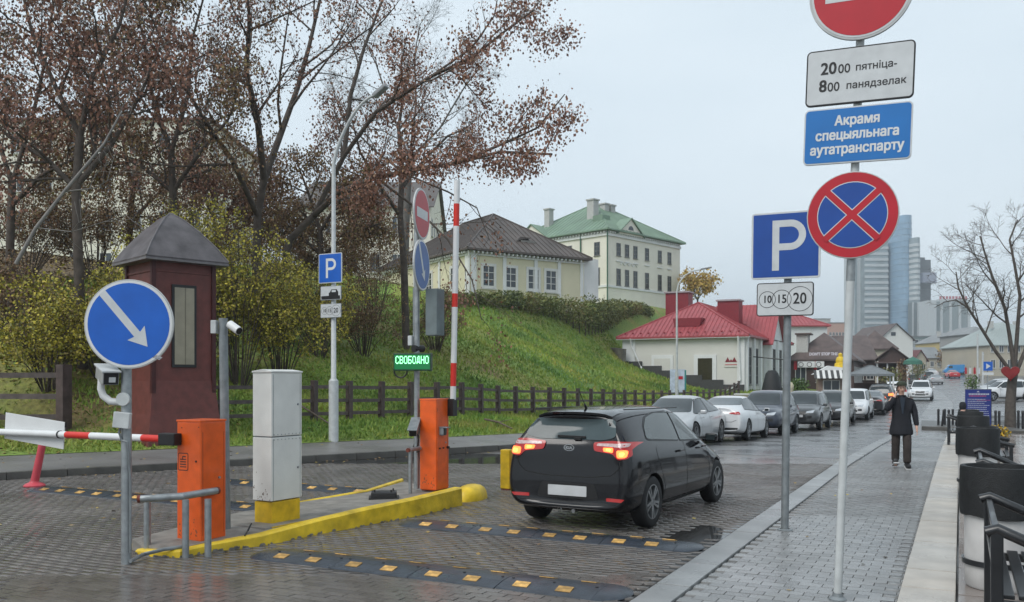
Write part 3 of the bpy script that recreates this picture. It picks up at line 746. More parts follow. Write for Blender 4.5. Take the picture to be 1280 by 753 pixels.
for k in range(4): mb.box((0,-.1826,-.055+.027*k),(.09,.001,.011))
mb.box((.02,-.1826,.055),(.045,.001,.012)); mb.box((-.005,-.1826,.04),(.012,.001,.04)); mb.build('pictogram', m_black, lb)
mb = MB(); mb.tube([(.11,-.18,fz+.01),(.11,-.186,fz+.01)], .011, 10); mb.tube([(.15,-.18,h1-.06),(.15,-.184,h1-.06)], .006, 8); mb.tube([(-.1,-.18,h1-.07),(-.1,-.184,h1-.07)], .006, 8); mb.build('bolt', m_black, t)
# arm on its near side, pivot at left
pz = ZY(552, 9.1) - z0
MB().box((-.22,-.235,pz),(.24,.11,.13)).build('arm_clamp', m_black, t, bevel=.012)
def armseg(segs, ax0, r, y, z, hor=True):
    x = ax0
    arm = None
    for L, m_ in segs:
        a = (-x, y, z) if hor else (0, y, x); bb = (-(x+L), y, z) if hor else (0, y, x+L)
        o = MB().tube([a, bb], r, 14, caps=True).build('arm_segment', m_, t, smooth=True); x += L
    return x
xe = armseg([(.30, m_rw), (.84, m_bw), (.42, m_rw), (1.9, m_bw)], .33, .040, -.235, pz)
MB().tube([(-2.0,-.235,pz),(-2.02,-.235,pz)], .047, 14).build('arm_clip', m_black, t)
# white panel hung behind the arm (back of a sign)
r_ = Matrix.Rotation(R_(5), 3, 'Y')
t2 = thing('barrier_sign', 'white rectangular panel fixed behind the lowered barrier arm at the picture edge', 'sign', (c0.x, c0.y, z0))
MB().box((-2.55,-.185,pz+.03),(1.1,.012,.32), rot=r_).build('panel', m_white, t2, bevel=.004)
MB().box((-2.0,-.178,pz+.11),(.03,.02,.06)).build('clip', m_black, t2)

z0 = .17
c0 = W(543, 13.25); h2 = ZY(500, 13.1) - z0
t = barrier_box('boom_barrier', 'orange barrier cabinet behind the centre pole with its red and white arm raised upright', c0.x, c0.y, z0, .29, .36, h2)
MB().box((.145,-.02,.62),(.012,.28,1.1)).build('access_door', m_orange, t, bevel=.003)
mb = MB(); mb.tube([(.152,-.1,.62),(.17,-.1,.62)], .012, 8); mb.tube([(.152,0,.62),(.17,0,.62)], .012, 8); mb.tube([(.152,.12,.62),(.19,.12,.62)], .02, 8); mb.build('bolt', m_black, t)
def vz(py): return ZY(py, 13.3) - z0
dx = (560 - 543)/FOC*13.3
MB().box((dx*.9,.2,h2-.12),(.12,.12,.26)).build('arm_clamp', m_black, t)
for a, bb, m_ in ((500,483,m_bw),(483,454,m_rw),(454,384,m_bw),(384,367,m_rw),(367,283,m_bw),(283,255,m_rw),(255,226,m_bw)):
    xa = dx + (500-a)/FOC*13.3*.022; xb = dx + (500-bb)/FOC*13.3*.022
    MB().tube([(xa,.2,vz(a)),(xb,.2,vz(bb))], .045, 14).build('arm_segment', m_, t, smooth=True)

# --- white cabinet on a yellow plinth
z0 = .12; c0 = W(347, 10.55)
t = thing('control_cabinet', 'tall white metal cabinet on a yellow base standing on the traffic island', 'cabinet', (c0.x, c0.y, z0), rz=R_(-3))
hb = ZY(628, 10.3) - z0; ht = ZY(466, 10.3) - z0; hm = ZY(547, 10.3) - z0
MB().box((0,0,hb/2),(.285,.46,hb)).build('yellow_base', m_yel, t, bevel=.008)
MB().box((0,0,(hb+hm)/2+.005),(.305,.50,hm-hb-.016)).build('lower_body', m_cab, t, bevel=.008)
MB().box((0,0,(hm+ht)/2+.003),(.305,.50,ht-hm-.012)).build('upper_body', m_cab, t, bevel=.008)
MB().box((0,0,hm-.002),(.295,.49,.014)).build('seam', m_galvd, t)
MB().prism([(-.16,ht),(.16,ht),(.16,ht+.02),(0,ht+.04),(-.16,ht+.02)], -.26,.26,'XZ').build('cap', m_cab, t, bevel=.004)
mb = MB()
for k in range(8): mb.tube([(.153, -.21+.06*k, hm-.03),(.157,-.21+.06*k,hm-.03)], .006, 6); mb.tube([(.153, -.21+.06*k, hm+.03),(.157,-.21+.06*k,hm+.03)], .006, 6)
mb.build('rivet', m_galvd, t)
vs = MB().box((0,0,0),(.003,.004,.72)).mesh('door_seam', m_galvd)
for yy_ in (-.22,.22):
    for zz_ in ((hb+hm)/2,(hm+ht)/2): link('door_seam', vs, t, loc=(.1535,yy_,zz_))
for zz_ in ((hb+hm)/2,(hm+ht)/2): MB().tube([(.153,.18,zz_),(.163,.18,zz_)], .013, 10).build('door_lock', m_galv, t)
r = random.Random(9); mb = MB()
for k in range(30):
    q = (r.uniform(-.14,.14), hb+abs(r.gauss(0,.12))+.01); s_ = r.uniform(.003,.010); mb.poly([(q[0]+s_*math.cos(a_)*r.uniform(.5,1), -.2505, q[1]+s_*1.6*math.sin(a_)*r.uniform(.5,1)) for a_ in [0,1,2.1,3.2,4.2,5.3]])
mb.build('mud_splashes', M('mud_splash', (.13,.075,.045), .8, var=.2), t, fixn=False, kind='stuff')
cp = thing('concrete_pad', 'low concrete pad with worn yellow paint under the white cabinet', 'plinth', (c0.x, c0.y, 0), rz=R_(-3))
MB().box((.03,0,.065),(.52,.98,.13)).build('pad', m_conc, cp, bevel=.015)
MB().box((.293,.05,.07),(.012,.86,.11)).build('painted_face', m_yel, cp)

# --- traffic island: fill, low thin back edge, tall yellow wedge kerb and rounded end
fr = [(168,693),(190,697),(225,698),(262,691),(330,682),(400,668),(460,657),(520,646),(578,632)]
frw = [G(*q) for q in fr]
bk = [(165,688),(180,684),(225,672),(300,652),(380,638),(460,625),(505,611)]
bkw = [G(px, py, .0) for px, py in bk]
mb = MB(); inn_ = []
for i, p in enumerate(frw):
    dd = (frw[min(i+1,len(frw)-1)] - frw[max(i-1,0)]).normalized(); inn_.append(Vector((p.x - dd.y*.09, p.y + dd.x*.09, 0)))
ring_ = [(p.x,p.y,.06 + .012*i) for i, p in enumerate(inn_)] + [(p.x,p.y,.12) for p in reversed(bkw)]
mb.poly(ring_); sk = len(ring_)
for i in range(sk): a = ring_[i]; c = ring_[(i+1)%sk]; mb.quad(a, c, (c[0],c[1],-.05), (a[0],a[1],-.05))
isl = link('traffic_island', mb.mesh('traffic_island', m_conc), kind='structure')
t = thing('island_kerb', 'thick yellow painted kerb rising along the near side of the traffic island', 'kerb', (0,0,0))
hs = [.05,.07,.08,.09,.12,.17,.21,.24,.26]
def wedge(pts, hs, wd):
    mb = MB(); n = len(pts); R = []
    for i, p in enumerate(pts):
        dd = (pts[min(i+1,n-1)] - pts[max(i-1,0)]).normalized(); nn = Vector((-dd.y, dd.x, 0)); h = hs[i]
        j = .006 * mnoise.noise(p*3)
        R.append([(p.x+j, p.y, -.03), (p.x + nn.x*.01+j, p.y + nn.y*.01, h-.02), (p.x + nn.x*.035, p.y + nn.y*.035, h), (p.x + nn.x*(wd-.03), p.y + nn.y*(wd-.03), h), (p.x + nn.x*wd, p.y + nn.y*wd, h-.02), (p.x + nn.x*wd, p.y + nn.y*wd, -.03)])
    b0 = len(mb.v); k = 6
    for r in R: mb.v += r
    for i in range(n-1):
        for j in range(k-1): a = b0+i*k+j; mb.face((a, a+1, a+k+1, a+k))
    mb.face(range(b0, b0+k)); mb.face(list(range(b0+(n-1)*k, b0+n*k))[::-1]); return mb
def dens(pts, hs, m=4):
    P = []; H = []
    for i in range(len(pts)-1):
        for k in range(m): u = k/m; P.append(pts[i].lerp(pts[i+1], u)); H.append(hs[i]*(1-u)+hs[i+1]*u)
    P.append(pts[-1]); H.append(hs[-1]); return P, H
P_, H_ = dens(frw, hs)
m_yelw = M('worn_yellow_kerb', (.68,.47,.025), .45, var=.3, scale=5, bump=.5, bscale=22, detail=9)
wedge(P_, H_, .16).build('kerb_body', m_yelw, t, smooth=30)
# chips of bare concrete and moss at the foot
mb = MB()
for i in range(70):
    k = random.randrange(len(P_)-1); u = random.random(); p = P_[k].lerp(P_[k+1], u); dd = (P_[k+1]-P_[k]).normalized()
    z_ = random.choice([.004, .01, .015]); L = random.uniform(.01,.04)
    n_ = Vector((dd.y,-dd.x,0)) * .006
    q = p + n_; mb.poly([(q.x-dd.x*L,q.y-dd.y*L,z_-.01),(q.x+dd.x*L,q.y+dd.y*L,z_-.01),(q.x+dd.x*L*.5,q.y+dd.y*L*.5,z_+random.uniform(.004,.02)),(q.x-dd.x*L*.6,q.y-dd.y*L*.6,z_+random.uniform(.004,.02))])
mb.build('chipped_patch', m_conc, t, fixn=False)
t = thing('island_back_kerb', 'thin yellow kerb edge along the far side of the traffic island', 'kerb', (0,0,0))
P2, H2 = dens(bkw, [.06,.07,.09,.10,.13,.15,.17]); wedge(P2, H2, .07).build('kerb_body', m_yelw, t, smooth=30)
e = G(592, 624); 
t = thing('kerb_end_dome', 'rounded yellow concrete dome at the far end of the island kerb', 'kerb end', (e.x-.03, e.y-.02, 0), rz=R_(5))
prof = [(.001,.215),(.08,.21),(.15,.19),(.205,.15),(.235,.09),(.245,.03),(.25,-.02)]
mb = MB().lathe(prof, n=28); 
for i, v in enumerate(mb.v): q = Vector(v); k_ = 1 + .04*mnoise.noise(q*6); mb.v[i] = (q.x*k_*.85, q.y*k_*1.55, q.z*1.05)
mb.build('dome', m_yelw, t, smooth=80)

# --- hoop guards
def hoop(label, pts, h, r, legs, red=True):
    t = thing('hoop_guard', label, 'guard rail', (pts[0][0], pts[0][1], 0))
    o = Vector((pts[0][0], pts[0][1], 0)); top = [Vector((*p, h if i else h-.02)) - o for i, p in enumerate(pts)]
    MB().tube(top, r, 14).build('top_rail', m_galv, t, smooth=True)
    for i in legs:
        p = Vector((*i, 0)) - o; MB().tube([(p.x,p.y,.0),(p.x,p.y,h-.03)], r*.92, 12).build('leg', m_galv, t, smooth=True)
    if red:
        for i in (0, -1):
            q = top[i]; dd = (top[i] - top[1 if i == 0 else -2]).normalized(); MB().tube([q - dd*.0, q + dd*.03], r*1.04, 14).build('red_end_cap', m_rust, t, smooth=True)
    return t
def xy(px, py, z=0): p = G(px, py, z); return (p.x, p.y)
hoop('low galvanised hoop rail in front of the near orange barrier', [xy(176,624,.60), xy(228,623,.60), xy(270,616,.60)], .62, .038, [xy(184,692), xy(232,695,.02), xy(260,690,.05)])
b = W(511, 12.9)
hoop('small grey hoop rail behind the centre pole', [(b.x,b.y), (b.x+.02,b.y+.6)], .80, .03, [(b.x,b.y+.04),(b.x+.02,b.y+.5)])
# dark rail stub, black box with cables on the island
b = G(480, 620, .17)
t = thing('equipment_box', 'flat black plastic box lying on the island near the centre pole', 'box', (b.x, b.y, .145), rz=R_(35))
MB().box((0,0,.045),(.36,.26,.09)).build('lid', m_blacks, t, bevel=.02)
mb = MB(); 
for q in ((-.13,-.08),(.1,-.1),(.13,.08)): mb.tube([(q[0],q[1],.08),(q[0],q[1],.12)], .012, 8)
mb.build('bolt', m_blacks, t); MB().box((0,0,.0),(.42,.30,.03)).build('base_plate', m_blacks, t)
p0 = G(178,699,.0); p1 = G(228,684,.1)
t = link('loose_conduit', MB().tube([G(163,704,.02)+Vector((0,0,.02)), G(180,693,.05), G(205,687,.09), G(232,683,.1)], .02, 8).mesh('loose_conduit', m_galvd, smooth=True), label='bent grey conduit pipe lying from the sign pole onto the island tip', cat='pipe')
t = link('cable_loop', MB().tube([G(306,672,.1)+Vector((0,0,.02)), G(310,666,.1)+Vector((0,0,.03)), G(310,666,.1)+Vector((.03,.02,.1)), G(306,668,.1)+Vector((.0,.05,.03))], .008, 6).mesh('cable_loop', m_black, smooth=True), label='short black cable loop sticking out of the island near the white cabinet', cat='cable')

# --- yellow bollard boxes past the island
b = G(634, 612)
t = thing('yellow_bollard', 'square yellow post left of the black hatchback', 'bollard', (b.x, b.y, 0))
MB().box((0,0,.34),(.17,.17,.64)).build('post', m_yel, t, bevel=.012); MB().box((0,0,.015),(.15,.15,.03)).build('base', m_rust, t)
t = thing('yellow_bollard', 'second square yellow post mostly hidden behind the black hatchback', 'bollard', (b.x+.27, b.y-.02, 0))
MB().box((0,0,.34),(.17,.17,.64)).build('post', m_yel, t, bevel=.012); MB().box((0,0,.015),(.15,.15,.03)).build('base', m_rust, t)

# --- fallen red flexible post
b = G(43, 608)
t = thing('flexible_post', 'leaning red plastic delineator post beside the left kerb', 'post', b)
MB().lathe([(.0,.0),(.17,.0),(.17,.02),(.14,.045),(.08,.07),(.07,.09)], n=20).build('base', M('pinkish_red_plastic', (.50,.06,.08), .45, var=.1), t, smooth=True)
ax = Vector((14/FOC*15, 0, 1.02)); ax = Vector((RX*ax.x, RY*ax.x, ax.z))
MB().tube([(0,0,.06), ax*.55, ax*.98, ax], [.068,.06,.062,.05], 16).build('tube', MATS['pinkish_red_plastic'], t, smooth=True)
MB().tube([ax*.73, ax*.83], .0645, 16).build('reflective_band', m_offw, t, smooth=True)

# --- rubber speed bumps, module by module
def speed_bump(label, x0, x1, y, n, wd=.36, far=False):
    t = thing('speed_bump', label, 'speed bump', (x0, y, 0))
    L = x1 - x0; m = (L - .5) / n
    prof = [(-wd/2,0),(-wd/2+.015,.012),(-wd*.22,.04),(0,.048),(wd*.22,.04),(wd/2-.015,.012),(wd/2,0)]
    mb = MB(); mb.prism([(a, b_ - .002) for a, b_ in prof], .003, m - .003, 'YZ'); me = mb.mesh('bump_module', m_rubber, bevel=.003)
    sm = MB().box((0,0,0), (.14,.095,.008)).mesh('yellow_reflector', m_bumpy)
    bo = MB()
    for k in (.06, .5, .94): bo.tube([(m*k, -.03, .045), (m*k, -.03, .0495)], .014, 8)
    bom = bo.mesh('bolt', m_black)
    for i in range(n):
        o = link('bump_module', me, t, loc=(.25 + i*m, 0, random.uniform(0,.002)), rot=(0, 0, R_(random.uniform(-.3,.3))))
        link('bolt', bom, o)
        for k in range(2):
            for s in (-1, 1):
                link('yellow_reflector', sm, o, loc=(m*(.27 + .45*k) + (.06 if s > 0 else -.04), s*wd*.29, .0345), rot=(R_(-14*s), 0, 0))
    for s, xx in ((-1, .25), (1, L-.25)):
        mb = MB(); V0 = []; nseg = 10
        for i in range(nseg + 1):
            a = math.pi/2*i/nseg; sc = math.cos(a); xo = math.sin(a)*.25
            V0.append([(xx + s*xo, p*max(sc,.02), (q-.002)*max(sc,.05)) for p, q in prof])
        b0 = len(mb.v); k = 7
        for r in V0: mb.v += r
        for i in range(nseg):
            for j in range(k-1): a = b0+i*k+j; mb.face((a,a+1,a+k+1,a+k))
        mb.build('bump_end', m_rubber, t, smooth=True)
    return t
speed_bump('black rubber speed bump with yellow squares in the nearest part of the right lane', -6.55, -2.45, 7.02, 4, .60)
speed_bump('black rubber speed bump with yellow squares right behind the black hatchback', -6.3, -2.45, 9.33, 4, .58)
speed_bump('rubber speed bump left of the island under the lowered barrier arm', -13.7, -8.0, 9.45, 6, .58)
speed_bump('rubber speed bump beyond the white cabinet in the left lane', -11.9, -7.6, 11.6, 4, .58)

# --- guard booth
d = 20.5; c = W(213, d + 1.02); zb = ZY(543, d); ze = ZY(324, d) - zb
t = thing('guard_booth', 'dark red wooden sentry booth with pyramid metal roof and one narrow window', 'booth', (c.x, c.y, zb), rz=YAW + R_(45))
m_brd = M('booth_red_boards', (.125,.034,.028), .5, var=.2, scale=5, bump=.15)
m_brdd = M('booth_dark_trim', (.05,.008,.008), .5, var=.2)
a = 1.48
MB().box((0,0,ze/2-.6),(a,a,ze+1.2)).build('wall', m_brd, t, bevel=.01)
for sx in (-1,1):
    for sy in (-1,1): MB().box((sx*a/2,sy*a/2,ze/2-.3),(.10,.10,ze+.6)).build('corner_trim', m_brdd, t)
# flared skirt
pr = [(a/2+.02,1.25),(a/2+.10,.45),(a/2+.26,-.6)]
mb = MB(); n0 = len(mb.v)
for r_, h_ in pr: mb.v += [(-r_,-r_,h_),(r_,-r_,h_),(r_,r_,h_),(-r_,r_,h_)]
for i in range(2):
    for j in range(4): mb.face((i*4+j, i*4+(j+1)%4, (i+1)*4+(j+1)%4, (i+1)*4+j))
mb.build('flared_skirt', m_brd, t)
mb = MB()
for fx in range(2):
    for z_ in (1.27, ze-.25):
        mb.box((0,-a/2-.012,z_) if fx == 0 else (-a/2-.012,0,z_), (a-.12,.024,.05) if fx == 0 else (.024,a-.12,.05))
mb.build('rail_trim', m_brd, t)
# window on the right-hand (+X local) face
# local frame yawed 45deg + YAW: face -Y local looks left-down? the two faces seen from the camera are -X..-Y
wz0 = ZY(456, d) - zb; wz1 = ZY(357, d) - zb
fr_ = MB(); fy = .0
fr_.box((0,-a/2-.015,(wz0+wz1)/2),(.60,.05,wz1-wz0+.12)); wf = fr_.build('window_frame', m_black, t, bevel=.008)
MB().box((0,-a/2-.042,(wz0+wz1)/2),(.48,.006,wz1-wz0-.02)).build('window_pane', M('booth_blind', (.27,.24,.17), .3, var=.15, scale=3, coat=.4), wf)
MB().box((.02,-a/2-.047,(wz0+wz1)/2),(.02,.005,wz1-wz0-.02)).build('blind_edge', M('blind_edge', (.16,.14,.1), .5), wf)
m_brf = M('booth_roof_metal', (.105,.095,.10), .5, var=.3, scale=3, metal=.2, bump=.25, bscale=8)
m_brf2 = M('booth_roof_edge', (.15,.14,.145), .45, metal=.2)
e = 1.99/2 ; za = ZY(257, d) - zb
mb = MB(); lv = [(e, ze-.03), (e+.015, ze+.05), (e*.80, ze+.40), (e*.50, ze+.80), (e*.22, ze+1.10), (.02, za)]
for r_, h_ in lv: mb.v += [(-r_,-r_,h_),(r_,-r_,h_),(r_,r_,h_),(-r_,r_,h_)]
for i in range(len(lv)-1):
    for j in range(4): mb.face((i*4+j, i*4+(j+1)%4, (i+1)*4+(j+1)%4, (i+1)*4+j))
mb.face((3,2,1,0)); mb.face((20,21,22,23)); rf = mb.build('roof', m_brf, t)
mb = MB()
for sx, sy in ((1,-1),(-1,-1),(1,1)):
    for i in range(1,5):
        r0, h0 = lv[i]; r1, h1_ = lv[i+1]; mb.tube([(sx*r0,sy*r0,h0+.005),(sx*r1,sy*r1,h1_+.005)], .018, 6)
mb.build('hip_seam', m_brf2, rf)
MB().box((0,0,ze-.015),(2*e+.04,2*e+.04,.05)).build('eaves_board', m_brf2, t)

# --- wooden fences
m_fen = M('dark_fence_wood', (.068,.048,.046), .55, var=.35, scale=6, bump=.3, objrand=.15)
m_fent = M('weathered_rail_wood', (.085,.066,.062), .5, var=.3, scale=6, bump=.3, objrand=.15)
def fence(label, posts, H, pw=.15, rails=(.18,.5,.83)):
    t = thing('wooden_fence', label, 'fence', posts[0])
    o = Vector(posts[0])
    pm = MB().box((0,0,H/2-.15),(pw,pw,H+.3)).mesh('post', m_fen, bevel=.012)
    for i, p in enumerate(posts):
        p = Vector(p); link('post', pm, t, loc=p-o, rot=(R_(random.uniform(-1,1)), R_(random.uniform(-1,1)), R_(random.uniform(-6,6))))
        if i < len(posts)-1:
            q = Vector(posts[i+1]); dd = (q-p).normalized()
            for r_ in rails:
                h = H*r_ + random.uniform(-.01,.01); MB().beam(p-o+Vector((0,0,h))+dd*pw*.35, q-o+Vector((0,0,h+random.uniform(-.012,.012)))-dd*pw*.35, .06, .13 if H > 1.3 else .10).build('rail', m_fent, t)
    return t
p0 = Vector((xf(14.2), 14.2, 0)); ps = []
c = W(80, 21.5); 
for k in range(4):
    q = Vector((c.x - .8911*2.0*k, c.y - .454*2.0*k, 0)); q.z = ZY(535, 21.5) - .02; ps.append(tuple(q))
fence('dark brown rail fence left of the booth at the picture edge', ps, 80/FOC*21.5, .26)
ps = []; y = 15.6
while y < 74: 
    ps.append((xf(y), y, hz(xf(y), y))); y += 1.62 * (1 if y > 27 else .9)
fence('long dark wooden post and rail fence following the foot of the grassy hill', ps, 1.17, .16)

# dead branches and rods on the bank
for k, (a_, b_, lab) in enumerate((((340,433,26.5),(412,470,24.5),'dark fallen branch lying on the bank left of the street lamp'),((606,522,29),(640,533,27.5),'bare pale stick lying on the verge left of the hatchback'))):
    A = P3(*a_); B = P3(*b_); mb = MB(); A.z = hz(A.x,A.y)+.15; B.z = hz(B.x,B.y)+.08
    mb.tube([A, A.lerp(B,.5)+Vector((0,0,.06)), B], [.035,.03,.02], 6); mb.tube([A.lerp(B,.4), A.lerp(B,.4)+Vector((.5,.3,.12))], [.018,.008], 5)
    link('fallen_branch', mb.mesh('fallen_branch', M('dead_wood', (.13,.10,.08), .8)), label=lab, cat='branch')
# retaining wall left of the red-roofed house
A = W(722, 84); B = W(780, 78)
mb = MB(); mb.beam((A.x,A.y,4.3),(B.x,B.y,3.6),.4,1.9)
t = link('retaining_wall', mb.mesh('retaining_wall', M('rough_stone', (.15,.14,.12), .8, var=.35, scale=1.5, bump=.5)), label='short grey stone retaining wall on the hill beside the red-roofed house', cat='wall')

# ================================================================== RIGHT SIDE: planters, benches, terrace
m_sleeve = M('black_woven_sleeve', (.012,.013,.014), .62, var=.3, scale=20, bump=.6, bscale=90)
m_pot = M('white_concrete_pot', (.50,.49,.48), .5, var=.14, scale=4, bump=.15)
m_iron = M('black_cast_iron', (.012,.013,.015), .32, var=.2, scale=10, coat=.3)
m_soil = M('soil', (.03,.022,.015), .9)
def planter_proto():
    t = thing('planter', 'x', 'planter')
    R = .272
    MB().lathe([(R*.93,0),(R*.98,.02),(R,.2),(R,.66),(R*.98,.70),(0,.70)], n=36).build('pot', m_pot, t, smooth=40)
    MB().lathe([(R+.004,.20),(R+.022,.20),(R+.022,.245),(R+.004,.245),(R+.004,.20)], n=36).build('black_band', m_iron, t, smooth=40)
    prof = [(R+.01,.62),(R+.035,.63),(R+.04,.75),(R+.035,1.02),(R+.03,1.05),(R-.005,1.05),(R-.02,.95),(R-.02,.66)]
    mb = MB().lathe(prof, n=48)
    for i, v in enumerate(mb.v):
        if v[2] < .70: q = Vector(v); mb.v[i] = (v[0], v[1], v[2] + .02*mnoise.noise(q*9))
    mb.build('black_sleeve', m_sleeve, t, smooth=50)
    MB().lathe([(R-.02,.90),(0,.91)], n=24).build('soil', m_soil, t)
    return t
def bench_proto():
    t = thing('bench', 'x', 'bench')
    L = 1.7; wd = .56
    for s in (0, L):
        mb = MB(); mb.box((0,s,.44),(.07,.055,.88)); mb.box((wd,s,.33),(.06,.055,.66)); mb.build('end_frame', m_iron, t, bevel=.008)
        mb = MB(); mb.tube([(-.06,s,.86),(.0,s,.885),(.2,s,.80),(.42,s,.70),(wd+.05,s,.665)], .036, 10); mb.build('armrest', m_iron, t, smooth=True)
        MB().box((wd/2,s,.42),(wd,.045,.06)).build('seat_support', m_iron, t, bevel=.006)
    rm = MB().box((0,L/2,0),(.04,L-.06,.055)).mesh('back_rail', m_iron, bevel=.008)
    for z in (.84,.60): link('back_rail', rm, t, loc=(.0,0,z))
    sm = MB().box((0,0,0),(.022,.035,.22)).mesh('back_slat', m_iron)
    for k in range(1,14): link('back_slat', sm, t, loc=(0,L*k/14,.72))
    pm = MB().box((0,L/2,0),(.075,L-.07,.028)).mesh('seat_slat', m_iron, bevel=.006)
    for k in range(6): link('seat_slat', pm, t, loc=(.06+.095*k,0,.465))
    return t
pp = planter_proto(); bp_ = bench_proto()
plab = ['nearest white planter with black woven sleeve right behind the first bench', 'white planter with black sleeve, second from the camera', 'planter with black sleeve, third along the granite edging', 'fourth planter with black sleeve along the granite edging', 'last black-sleeved planter, nearest the blue board']
ys_ = [8.75, 15.6, 20.9, 26.4, 32.3]
for i, y in enumerate(ys_):
    o = pp if i == 0 else dup(pp)
    o.location = (.30 if i == 0 else .24, y, zr(y) + .01); o['label'] = plab[i]; o['group'] = 'black and white planters along the sidewalk edge'
blab = ['black iron bench in the right foreground, in front of the first planter', 'black iron bench between the first and second planter', 'black bench between the second and third planter', 'black bench between the third and fourth planter', 'x']
for i, y in enumerate([6.15, 11.2, 17.4, 22.8]):
    o = bp_ if i == 0 else dup(bp_)
    o.location = (.20 if i == 0 else .22, y, zr(y) + .012); o['label'] = blab[i]; o['group'] = 'black benches between the planters'
# yellow flower bush in low pot
def leaf_blob(n, rx, ry, rz, size, cz=0., shell=.5, seed=1):
    r = np.random.default_rng(seed); V = []; T = []
    d = r.normal(size=(n,3)); d /= np.linalg.norm(d,axis=1)[:,None]; rad = (shell + (1-shell)*r.random(n))[:,None]
    c = d * rad * np.array([rx,ry,rz]) + np.array([0,0,cz])
    u = r.normal(size=(n,3)); u /= np.linalg.norm(u,axis=1)[:,None]; v = np.cross(u, r.normal(size=(n,3))); v /= np.linalg.norm(v,axis=1)[:,None]
    s = size * (.6 + .8*r.random(n))[:,None]
    Q = np.stack([c-u*s, c+v*s*.55, c+u*s, c-v*s*.55], 1)
    return Q.reshape(-1,3), np.arange(n*4).reshape(-1,4), r.random(n)
def quads_obj(name, packs, mat, parent=None, **kw):
    V = np.concatenate([p[0] for p in packs]); F = []; off = 0
    for p in packs: F.append(p[1] + off); off += len(p[0])
    return link(name, np_mesh(name, V, np.concatenate(F), mat, np.concatenate([p[2] for p in packs])), parent, **kw)
g = G(1246, 556, -.05)
t = thing('flower_planter', 'low pot of yellow flowers beyond the second planter', 'plant', (g.x, g.y, zr(g.y)))
MB().lathe([(.25,0),(.32,.28),(.29,.28),(.0,.25)], n=20).build('pot', m_iron, t, smooth=True)
quads_obj('foliage', [leaf_blob(900,.36,.36,.24,.035,.42,.3,5)], M('yellow_flowers', (.5,.3,.02), .7, var=0, tone=[(.05,.09,.02),(.42,.26,.02),(.6,.36,.02)]), t, kind='stuff')

# blue information board
b = W(1222.5, 37.5); b.z = zr(b.y)
t = thing('information_board', 'blue free-standing information board with white and red lines of text', 'sign board', b, rz=R_(4))
bw, bh = .98, ZY(487,37.5) - b.z
MB().box((0,0,bh/2),(bw,.12,bh)).build('panel', M('board_blue', (.012,.025,.17), .35, var=.05), t, bevel=.01)
MB().box((0,0,bh+.01),(bw+.03,.15,.02)).build('frame_top', m_galvd, t)
mb = MB(); mb.box((bw/2+.008,0,bh/2),(.016,.13,bh)); mb.build('frame_side', m_black, t)
m_prw, m_prr = M('board_print_white', (.42,.44,.5), .5), M('board_print_red', (.5,.08,.14), .5)
MB().prism([(-.06,bh-.12),(0,bh-.06),(.06,bh-.12)], -.061,-.063,'XZ').build('emblem', m_prw, t)
mb = MB(); r = random.Random(4)
def words(mb, x0, x1, z, h, gap=.012):
    x = x0
    while x < x1: wl = r.uniform(.03,.1); mb.box((x+wl/2, -.0625, z), (wl, .002, h)); x += wl + gap
words(mb, -.36,.36, bh-.20,.055)
for k in range(9): words(mb, -.40, r.uniform(.2,.4), bh-.42-.085*k, .022)
mb.build('printed_lines', m_prw, t); mb = MB(); words(mb, -.34,.3, bh-.28,.03); words(mb,-.05,.38,bh-.455,.015); mb.build('printed_red_line', m_prr, t)

# bollards on the little kerb island and beside the tree
m_bol = M('dark_bollard', (.02,.02,.022), .4)
d = 39.
t0 = None
bl = [(1173,39.5,.0,'leaning slightly, leftmost'),(1177,38.5,6,'leaning right, second from the left'),(1181,39.6,0,'third from the left'),(1186,38.2,0,'nearest one of the small kerb island'),(1191,39.6,0,'rightmost on the small kerb island'),(1244.5,37.,0,'between blue board and bare tree'),(1249,36,0,'just left of the bare tree trunk'),(1273,37.5,0,'just right of the bare tree trunk'),(1278.5,37,0,'at the right picture edge')]
for i, (px, dd, ln, lab) in enumerate(bl):
    b = W(px, dd); b.z = zr(b.y)
    if t0 is None:
        t0 = thing('bollard', 'x', 'bollard'); MB().tube([(0,0,0),(0,0,.86)], .05, 10).build('post', m_bol, t0, smooth=True); MB().lathe([(.055,.80),(.055,.88),(.03,.91),(0,.915)], n=10).build('cap', m_bol, t0, smooth=True)
        o = t0
    else: o = dup(t0)
    o.location = b; o.rotation_euler = (0, R_(ln), 0); o['label'] = 'dark street bollard, ' + lab; o['group'] = 'dark bollards near the blue board'
# the kerb island
A = W(1152, 38.5); B = W(1205, 37.6); C_ = W(1205, 43); D_ = W(1152, 44)
mb = MB(); z0 = zr(38) ; mb.prism([(A.x,A.y),(B.x,B.y),(C_.x,C_.y),(D_.x,D_.y)], z0-.1, z0+.11, 'XY'); mb.build('kerb_island', m_kerb, kind='structure', bevel=.02)
A = W(1240, 36); B = W(1300, 35)
mb = MB(); mb.prism([(A.x,A.y),(B.x,B.y),(B.x-2,B.y+6),(A.x-2,A.y+6)], z0-.1, z0+.10, 'XY'); mb.build('tree_island', m_kerb, kind='structure', bevel=.02)

